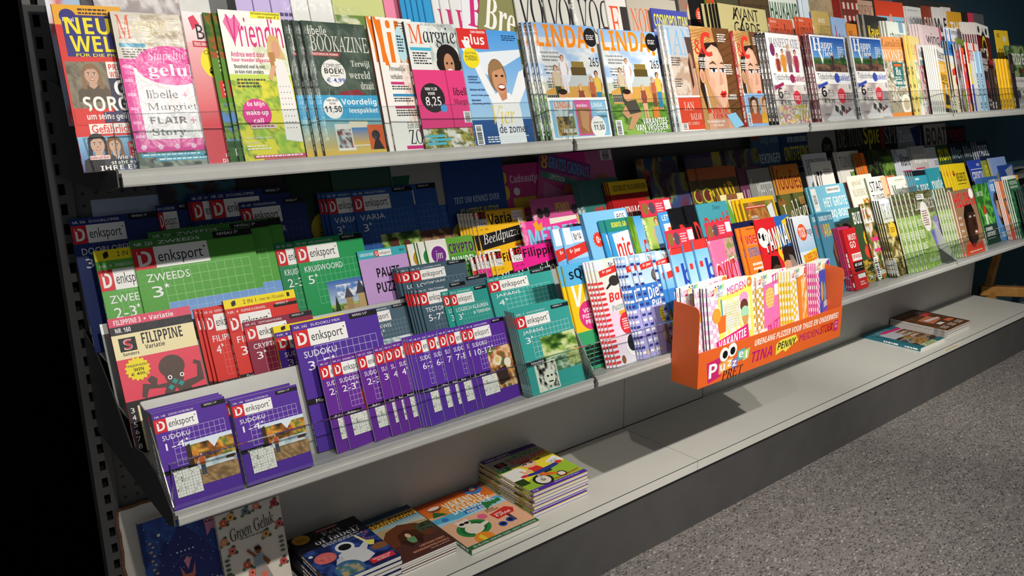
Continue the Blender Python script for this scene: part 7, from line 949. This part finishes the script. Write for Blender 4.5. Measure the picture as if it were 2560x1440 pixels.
# middle bays, third row
I('M3', 'stoer', (1440, 455), (1545, 450), 'teal and orange comic magazine with dark red letters, in a clear bag', (1430,), 'teal and orange comic magazine', yaw=0, wrap=.02)
I('M3', 'ninjago', (1519, 457), (1617, 449), 'red comic magazine with a yellow top band', (1508, 1513), 'red comic magazine with yellow top band', yaw=3)
I('M3', 'kaarten3', (1622, 440), (1718, 436), 'red and blue toy magazine behind the gold letter one', yaw=0, wrap=.015)
I('M3', 'lijk', (1841, 422), (1870, 420), 'purple magazine edge left of the grey portrait one', yaw=0, w=.12)
I('M3', 'jump', (1740, 422), (1840, 412), 'bagged magazine with slanted gold letters', (1717,), 'bagged magazine with slanted gold letters', yaw=3, wrap=.035, spine='a85a2c')
I('M3', 'meester', (1866, 425), (1924, 421), 'grey magazine with a round portrait', yaw=0)
I('M3', 'foodies', (1931, 415), (1996, 406), 'orange food magazine with white capitals', ((1924, 416),), 'orange food magazine', yaw=3, spine='5a5450')
I('M3', 'perswijn', (2004, 387), (2068, 382), 'silver grey wine magazine', yaw=2)
I('M3', 'ktc', (2025, 407), (2080, 405), 'white magazine with three narrow black capitals', yaw=2)
I('M3', 'tuinseizoen', (2090, 381), (2149, 375), 'light grey garden magazine with a magenta circle', (2083,), 'light grey garden magazine', yaw=3)
I('M3', 'oranjemag', (2150, 383), None, 'orange and black magazine, front of its narrow copies', (2132, 2138, 2144), 'orange and black magazine', yaw=10, w=.1, t=.004, spine='8a6a2c')
I('M3', 'tuinieren', (2160, 377), (2227, 365), 'dark garden book with white serif words', yaw=2)
I('M3', 'wandel', (2240, 374), (2270, 370), 'grey hiking magazine with a sea view', (2229, 2235), 'grey hiking magazine', yaw=4, w=.16)
I('M3', 'wand2', (2274, 367), (2306, 365), 'beige hiking magazine with orange dunes', (2268,), 'beige hiking magazine', yaw=4, w=.16)
I('M3', 'wit', (2311, 370), (2338, 367), 'white magazine between the beige hiking and the running one', yaw=4, w=.15)
I('M3', 'run', (2339, 364), (2364, 362), 'green running magazine with yellow letters', yaw=3, w=.15)
I('M3', 'mens', (2371, 360), None, 'dark magazine with a man, nearer of two', yaw=3, w=.15)
I('M3', 'mens', (2402, 357), None, 'dark magazine with a man, farther of two', yaw=3, w=.15)
I('M3', 'padel', (2439, 355), (2471, 350), 'dark blue racket sport magazine', (2427, 2433), 'dark blue racket sport magazine', yaw=4, spine='c8ccd0')
# =============================================================== lower shelf, second row
I('M2', 'fil4', (500, 753), (632, 718), 'red four star booklet, half hidden', (478, 490), 'red four star booklet', yaw=3, h=.245, spine='b82a24', **PB)
I('M2', 'fil3', (557, 753), (733, 719), 'red booklet with a yellow 2 in 1 band', yaw=2, t=.008, spine='8a1c1a', **PB)
I('M2', 'filippine', (268, 800), (475, 765), 'pink and cream booklet with a brown octopus at the open end', yaw=0, t=.006, spine='b83a50', **PB)
I('M2', 'crypto3', (607, 807), (777, 775), 'maroon three star booklet', yaw=1, **PB)
I('M2', 'sudokuduo', (682, 818), (860, 790), 'purple booklet with a yellow top band, behind the large purple one', yaw=2, t=.008, spine='c8a81c', **PB)
I('M2', 'logikpic', (900, 778), (1005, 756), 'slate blue booklet with a temple, behind the large purple one', yaw=0, w=.12, **PB)
I('M2', 'tectonic', (1060, 712), (1217, 685), 'slate blue booklet, rear one with only its black tab showing', yaw=0, **PB)
I('M2', 'tectonic', (1043, 723), (1163, 697), 'slate blue booklet with a blue glass tower', (1010, 1017, 1024, 1033), 'lower slate blue booklet', yaw=5, t=.0025, spine='1c2a32', **PB)
I('M2', 'logisch', (1122, 728), (1215, 707), 'turquoise colouring puzzle booklet', (1103,), 'turquoise colouring booklet', yaw=4, **PB)
I('M2', 'japansxl', (1217, 697), (1377, 663), 'turquoise four star booklet, larger of two', yaw=1, t=.006, **PB)
I('M2', 'doezomer', (1400, 572), (1450, 567), 'blue summer activity booklet with red letters', (1374,), 'blue summer activity booklet', yaw=4, w=.13, **PB)
I('M2', 'eos', (1455, 535), (1567, 520), 'large light blue science booklet', (1450,), 'large light blue science booklet', yaw=2, t=.006, spine='5a9ac8', **PB)
I('M2', 'nick', (1512, 551), (1562, 545), 'children magazine with white band and red letters', (1496,), 'white band children magazine', yaw=4, w=.15)
I('M2', 'freek', (1566, 544), (1598, 540), 'wildlife magazine with a red panda on bamboo', yaw=4, w=.14)
I('M2', 'freek2', (1605, 537), (1640, 533), 'green wildlife magazine with a man', yaw=4, w=.14, wrap=.03, ins=header)
I('M2', 'speel', (1644, 532), (1672, 528), 'blue and white toy magazine with orange letters', yaw=4, w=.14)
I('M2', 'donzwart', (1674, 522), None, 'black pocket comic, nearer of two', yaw=4, w=.12, cat='book', t=.01)
I('M2', 'donzwart', (1709, 515), None, 'black pocket comic, farther of two', yaw=4, w=.12, cat='book', t=.01)
I('M2', 'donblauw', (1739, 512), (1787, 504), 'teal comic magazine with red letters', yaw=3, w=.16)
I('M2', 'zapp', (1791, 490), (1860, 479), 'cream children magazine with a green diamond', yaw=3, spine='6a4a24', t=.006)
I('M2', 'junior', (1850, 500), (1937, 487), 'yellow framed nature magazine', (1829, 1838), 'yellow framed nature magazine', yaw=3, spine='c89a14')
I('M2', 'lekker', (1941, 489), (2017, 477), 'dark olive food magazine with white script', yaw=2)
I('M2', 'bbq', (2022, 470), (2114, 455), 'light blue barbecue book', (2014,), 'light blue barbecue book', yaw=3, cat='book', t=.007, spine='3a8aa0')
I('M2', 'bloem', (2116, 442), (2181, 434), 'cream flower arranging magazine with a maroon circle', yaw=2)
I('M2', 'stads', (2164, 445), (2200, 440), 'white city gardening magazine', yaw=3, w=.16, t=.007, spine='6a7a5a')
I('M2', 'oranje', (2202, 442), (2222, 440), 'peach magazine beside the kitchen garden one', yaw=3, w=.12)
I('M2', 'moes', (2219, 444), (2262, 440), 'white kitchen garden magazine with green title', yaw=3, w=.18)
I('M2', 'ebike', (2279, 429), (2318, 425), 'turquoise electric bike magazine', (2262, 2267, 2273), 'turquoise electric bike magazine', yaw=5, spine='8a8e90')
I('M2', 'route', (2316, 422), (2352, 419), 'teal route magazine with a pink band', yaw=4, t=.014, spine='2a8a98')
I('M2', 'wieler', (2372, 411), (2419, 402), 'bright yellow cycling magazine', (2350, 2357, 2365), 'bright yellow cycling magazine', yaw=6, spine='c8a81c')
I('M2', 'grinta', (2419, 402), (2454, 397), 'royal blue mountain bike magazine', yaw=3)
I('M2', 'geelgroen', (2453, 402), (2470, 400), 'olive magazine with yellow letters, right of the royal blue one', yaw=4, w=.1)
I('M2', 'lichtblauw', (2471, 396), (2516, 387), 'light blue book in the second row', yaw=3, cat='book', spine='a89c8c', t=.008)
I('M2', 'navy', (2494, 415), (2535, 406), 'dark blue book with pale triangles', yaw=3, cat='book')
I('M2', 'vtb', (2452, 446), (2500, 440), 'blue football magazine with white letters', (2438, 2445), 'blue football magazine with white letters', yaw=4, dmin=.04)
# =============================================================== lower shelf, front row
I('M1', 'sudokumix', (727, 813), (940, 762), 'large purple booklet, tallest of the purple ones', yaw=1, t=.006, spine='3c2278', **PB)
I('M1', 'sudokublok', (558, 997), (722, 957), 'purple tear-off pad peeping out behind the farther landscape pad', yaw=0, t=.012, pad=1, spine='8a8a88', back='9a9a98' if 0 else None, cat='tear-off pad') if 0 else None
I('M1', 'sudokublok', (378, 1035), (556, 996), 'purple tear-off pad with an autumn river, nearer the open end', ((368, 1035), (374, 1035)), 'nearer autumn river pad', yaw=2, t=.009, pad=1, spine='8f8f8d', cat='tear-off pad', dmin=.03)
I('M1', 'sudokublok', (575, 1002), (737, 963), 'purple tear-off pad with an autumn river, farther from the open end', ((558, 997),), 'farther autumn river pad', yaw=1, t=.012, pad=1, spine='8f8f8d', cat='tear-off pad', dmin=.03)
for cv_, tl, la, cp, sh in (('s23a', (827, 898), 'purple booklet with a red fan, fully visible', (793,), 'fully visible red fan booklet'), ('s23a', (890, 882), 'purple booklet with a red fan, third from the left', (), ''), ('s3', (933, 870), 'purple three star booklet, narrow between its neighbours', (), ''), ('s4', (957, 864), 'purple four star booklet', (), ''), ('s4', (978, 858), 'purple booklet with a green leafy picture, right of the four star one', (), ''), ('s67', (1030, 843), 'purple booklet with blue sky, right of the thin slivers', (1004, 1011, 1018), 'purple sky booklet'), ('s67', (1065, 835), 'purple booklet with blue sky, half hidden', (), ''), ('s78', (1093, 828), 'purple seven star booklet, narrow', (), ''), ('s78', (1115, 823), 'purple seven to eight star booklet', (), ''), ('s1012', (1162, 813), 'purple ten to twelve star booklet with a dinner table', (1148,), 'dinner table booklet')):
    I('M1', cv_, tl, (1260, 787) if cv_ == 's1012' else None, la, cp, sh, yaw=10 if cv_ != 's1012' else 6, t=.0022, spine='d8d2e0', w=None if cv_ == 's1012' else .125, dmin=.03, **PB)
I('M1', 'squla', (1405, 666), (1460, 655), 'yellow and blue children puzzle booklet with a one-eyed creature', (1393,), 'yellow and blue creature booklet', yaw=3, w=.14, **PB)
I('M1', 'japans3', (1285, 782), (1418, 743), 'turquoise pad with a dotted portrait and a pond', (1264, 1268, 1272, 1276, 1280), 'turquoise pad', yaw=4, t=.0035, pad=1, spine='8a8f8e', cat='tear-off pad', dmin=.035)
I('M1', 'baby', (1482, 655), (1535, 644), 'pink baby animal puzzle booklet with red dotted spine, front copy', (1456, 1464, 1472), 'pink baby animal booklet', yaw=7, w=.13, t=.0025, spine='e8d0d0', dmin=.03, **PB)
I('M1', 'dieren', (1551, 644), None, 'blue animal puzzle booklet, first of its group', (1536, 1543), 'first blue animal booklet', yaw=9, w=.13, t=.0025, spine='d8d8e8', dmin=.03, **PB)
I('M1', 'dieren', (1571, 639), None, 'blue animal puzzle booklet, narrow strip in the middle of its group', yaw=9, w=.13, t=.0025, spine='d8d8e8', **PB)
I('M1', 'dieren', (1586, 638), None, 'blue animal puzzle booklet with a hedgehog fully in view', yaw=9, w=.13, t=.0025, spine='d8d8e8', **PB)
I('M1', 'dieren', (1627, 632), None, 'blue animal puzzle booklet, last of its group', yaw=9, w=.12, t=.0025, spine='d8d8e8', **PB)
I('M1', 'doeblauw', (1653, 648), None, 'blue and yellow activity booklet beside the orange box', (1641,), 'blue and yellow activity booklet', yaw=9, w=.12, t=.003, h=.225, **PB)
I('M1', 'nacht', (1805, 565), (1850, 555), 'dark navy starry magazine', (1800,), 'dark navy starry magazine', yaw=2, w=.17)
I('M1', 'bmag', (1670, 615), (1704, 608), 'light blue toddler magazine with a red card header, nearest of three', yaw=4, w=.12, ins=header, wrap=.05, t=.006)
I('M1', 'bmag', (1706, 608), None, 'light blue toddler magazine, middle of three', yaw=4, w=.12, t=.006)
I('M1', 'bmag', (1731, 601), None, 'light blue toddler magazine, farthest of three', yaw=4, w=.12, t=.006)
I('M1', 'okki', (1769, 594), (1806, 586), 'pink children magazine with red letters and a bear', yaw=4, w=.12, ins=header, wrap=.05, t=.006)
I('M1', 'voetbal', (1851, 571), (1886, 564), 'orange football weekly with a blond player', (1838,), 'orange football weekly', yaw=4, w=.14)
I('M1', 'panna', (1885, 551), (1976, 536), 'red and blue football magazine with two player heads', yaw=3)
I('M1', 'max', (1980, 546), (2025, 539), 'white magazine with a round orange emblem and three people', (1968, 1974), 'round orange emblem magazine', yaw=4, t=.005, spine='3a3440')
I('M1', 'vara', (2040, 535), (2082, 526), 'teal blue magazine, front copy', (2024,), 'teal blue magazine', yaw=4, t=.006, spine='2f6a84')
I('M1', 'rozeklein', (2093, 572), None, 'small pink recipe booklet', (2083, 2088), 'small pink recipe booklet', yaw=6, w=.09, cat='book', spine='8a2444')
I('M1', 'mustgo', (2106, 574), (2128, 570), 'small red travel booklet with white words', yaw=4, w=.09, cat='book', t=.012, spine='b81c24', dmin=.03)
I('M1', 'bu', (2122, 522), (2152, 518), 'dark green outdoor magazine with a yellow circle', yaw=4, w=.15)
I('M1', 'land', (2149, 511), (2182, 506), 'garden magazine with white serif word and roses', yaw=5, w=.15, spine='3a1c24')
I('M1', 'seasons', (2196, 502), (2228, 497), 'pale topped magazine with grey serif title and a yellow oval', (2179, 2184, 2190), 'pale topped seasonal magazine', yaw=6, w=.16, spine='1c1a18')
I('M1', 'landidee', (2272, 482), (2343, 467), 'green garden magazine with a white oval sticker, fully visible', (2226, 2237, 2248, 2260), 'white oval garden magazine', yaw=8, t=.005, wrap=.02, spine='c8ccc0')
for i_, x_ in enumerate((2332, 2339, 2346, 2353, 2360)):
    I('M1', 'landidee', (x_, 469), None, 'thin green garden magazine spine, %s right of the white oval one' % NTH[i_], yaw=10, w=.12, h=.28, t=.0045, spine='c4c8bc')
I('M1', 'helden', (2377, 480), (2434, 469), 'brown magazine with a dark close-up face and red title', (2369,), 'brown close-up face magazine', yaw=2, spine='e8ded4', dmin=.03)
I('M1', 'golf', (2434, 463), (2470, 456), 'green golf magazine with a player in red', yaw=2, t=.004)
I('M1', 'blauwman', (2470, 456), (2492, 450), 'blue football magazine with a bearded man', yaw=3, w=.13)
I('M1', 'oranjemag', (2496, 454), None, 'orange magazine in the front row near the far end', (2488, 2492), 'orange magazine near the far end', yaw=6, w=.11, spine='e8e6e4')
I('M1', 'voeding', (2516, 442), None, 'green magazine with white thin letters near the far end', (2505, 2510), 'green thin letter magazine', yaw=4, w=.15, spine='e8e8e4')
I('M1', 'groenboek', (2554, 466), None, 'dark green book, front of the last copies', (2539, 2544, 2549), 'dark green book', yaw=10, w=.1, spine='1c3430', cat='book', dmin=.02)
# ------------------------------------------------------------------ orange display box hung on the shelf edge
bx = empty('display_box', 'orange cardboard display box hung on the lower shelf edge, full of holiday puzzle books', 'display box'); bx.location = (1.228, -.292, .687)
W_, D_, Hf, Hs = .667, .084, .093, .208
MB().box((0, 0, 0), (W_, .0025, Hf)).build('front_panel', M['orange'], bx)
for nm, x in (('side_panel', 0), ('side_panel', W_ - .0025)):
    pr = [(.0026, .0026), (.0026, Hs - .016), (.006, Hs - .006), (.014, Hs), (D_, Hs + .004), (D_, .0026)]
    MB().prism(pr, x, x + .0025).build(nm, M['orange'], bx)
MB().box((.0026, D_ - .0025, .0026), (W_ - .0026, D_ - .0002, Hs - .03)).build('back_panel', M['orange'], bx)
MB().box((0, .0026, 0), (W_, D_, .0025)).build('bottom', M['orange'], bx)
fm = Matrix(((1, 0, 0, 0), (0, 0, -1, -.0002), (0, 1, 0, 0), (0, 0, 0, 1)))
decal('front_print', W_, Hf, 'e0642a', [T('URENLANG PLEZIER VOOR THUIS EN ONDERWEG!', .35, .14, .97, .33, 'f6f2ea', 'o'),
    P([(.05, .36), (.13, .3), (.14, .86), (.06, .95)], 'c42a6a'), T('P', .065, .42, .115, .82, 'f6f2f0', 'b'), P([(.125, .5), (.17, .46), (.17, .76), (.125, .8)], 'e8a86a'), T('u', .133, .54, .163, .72, 'f4f2ee', 'b'), P([(.17, .44), (.21, .42), (.21, .7), (.17, .74)], 'e8b04a'), T('z', .178, .48, .204, .66, 'f4f2ee', 'b'), P([(.205, .5), (.24, .46), (.24, .74), (.205, .78)], '8a78b8'), T('z', .21, .54, .235, .7, 'f4f2ee', 'b'), P([(.24, .3), (.285, .26), (.285, .56), (.24, .6)], '5ab4b0'), T('e', .248, .34, .277, .52, 'f4f2ee', 'b'), P([(.28, .34), (.32, .3), (.31, .6), (.275, .64)], 'a8d07a'), T('l', .293, .36, .303, .58, 'f4f2ee', 'b'),
    O(.155, .26, .028, 'f6f4f0'), O(.205, .2, .028, 'f6f4f0'), O(.16, .27, .016, '17171a'), O(.207, .23, .016, '17171a'), T('PRET', .145, .74, .28, 1.0, '17171a', 'i', 0),
    T('TINA', .335, .48, .475, .8, 'b8206c', 'o'), T('PENNY', .5, .46, .64, .78, 'e8702c', 'o'), P([(.5, .5), (.53, .42), (.64, .4), (.66, .6), (.6, .74), (.57, .84), (.55, .74), (.5, .84)], 'e8dc4a'), T('PENNY', .51, .48, .645, .7, '2a2020', 'o'), T('MEIDEN', .67, .46, .82, .68, 'b8206c', 'n'), T('STOER', .83, .42, .93, .68, '3a1414', 'o'), T('STOER', .832, .43, .926, .66, 'd82c34', 'o'), P([(.94, .4), (.975, .38), (.972, .72), (.937, .75)], 'c42a6a'), T('VOOR', .945, .44, .968, .5, 'f0a8c8'), T('YOU', .945, .54, .968, .64, 'f0a8c8')], bx, fm, .0001)
I('X', 'ptina', (1889, 695), (1960, 680), 'pink music puzzle book with gold checks in the orange box', (1845, 1853, 1861, 1869, 1878), 'pink music puzzle book in the orange box', yaw=9, w=.19, t=.003, spine='c09a3a', cat='puzzle book')
I('X', 'pstoer', (1974, 679), (2030, 665), 'yellow and orange action puzzle book in the orange box', (1946, 1953, 1960, 1967), 'yellow and orange puzzle book in the orange box', yaw=9, w=.18, t=.003, spine='e8c83a', cat='puzzle book')
I('X', 'pdier', (2038, 659), (2087, 640), 'blue animal puzzle book, last in the orange box', (2017, 2022, 2028, 2033), 'blue animal puzzle book in the orange box', yaw=9, w=.108, t=.003, spine='d84a9a', cat='puzzle book')
I('X', 'pmeiden', (1767, 722), (1886, 698), 'yellow holiday maze puzzle book with ice cream and juice, front of the orange box', (1722, 1732, 1741, 1750, 1758), 'yellow maze puzzle book in the orange box', yaw=5, t=.0035, spine='3a3a50', cat='puzzle book')

# ------------------------------------------------------------------ base shelf
I('B1', 'manifboek', (343, 1313), (545, 1275), 'dark blue diary with a lotus held in two hands, leaning by the white board', cat='book', t=.014, yaw=0, spine='24346e')
I('B1', 'groengeluk', (537, 1292), (695, 1236), 'cream book with flowers and a dancing woman, leaning beside the blue diary', cat='book', t=.014, yaw=0, spine='c9c2b4')
stack('straal', .30, .365, .07, .29, .275, 1, 'cream book with orange sun rays lying before the flower book', 'cream books', 'e8e2d0')
stack('feit', .37, .552, .03, .268, .344, 7, 'dark blue astronaut and brain puzzle book on top of its stack', 'astronaut puzzle books', '14141c', back='16182a')
stack('kwok', .56, .735, .063, .305, .295, 5, 'brown cave cartoon holiday book on top of its stack', 'brown cave cartoon books', '3a2a24', back='e8e4e0')
stack('doeboek', .755, .984, .027, .304, .276, 1, 'orange beach holiday activity book with a sunbathing bear, lying flat', 'beach activity books', '1f6a44', back='1f6a44')
stack('kinder', 1.0, 1.208, .07, .32, .332, 7, 'yellow children puzzle book with a cycling child, on top of its stack', 'yellow children puzzle books', 'c0b07a', back='5a34a8', jit=.005)
stack('bruinmag', 3.50, 3.748, .05, .32, .30, 6, 'brown magazine on top of the stack at the far end of the base shelf', 'brown magazines', 'c8c4c0', cat='magazine')
stack('tealboek', 3.222, 3.46, .04, .31, .277, 1, 'thick teal garden book lying flat beside the brown magazines', 'teal books', '2a6a78')

# ------------------------------------------------------------------ small things and what stands beyond the rack
def strip(name, label, m, w, h):
    o = decal(name, w, h, 'e6d6b4', [L(.06, .3, .96, 2, '6a4a34', .26)], None, m, .0005); return tag(o, label, 'price label')
strip('price_label', 'cream label strip on the lower shelf edge, right of the orange box', Matrix(((1, 0, 0, 1.935), (0, 0, -1, -.2067), (0, 1, 0, .7365), (0, 0, 0, 1))), .05, .009)
strip('price_label', 'cream label strip on the base shelf edge, below the brown magazines', Matrix(((1, 0, 0, 3.37), (0, 0, -1, -.0002), (0, 1, 0, .236), (0, 0, 0, 1))), .16, .011)
wd = empty('wooden_chair', 'varnished wooden chair frame in the dark beyond the rack', 'chair')
MB().bar((4.56, .33, .26), (5.3, -.55, .26), .05, .055).build('lower_rail', M['wood'], wd, .004)
MB().bar((4.60, .30, .28), (4.75, .30, .70), .035, .04).build('leg', M['wood'], wd, .004)
MB().bar((4.78, .08, .28), (4.93, .04, .72), .04, .04).build('leg', M['wood'], wd, .004)
MB().bar((4.72, .33, .60), (5.4, -.45, .60), .05, .06).build('seat_rail', M['wood'], wd, .004)
MB().bar((5.2, -.43, .0), (5.2, -.43, .6), .05, .05).build('leg', M['wood'], wd, .004)
MB().bar((4.6, .28, .0), (4.6, .28, .26), .05, .05).build('leg', M['wood'], wd, .004)
print('ROW DEPTHS', {k: round(v, 3) for k, v in MAXD.items()}, 'objects', len(bpy.data.objects))
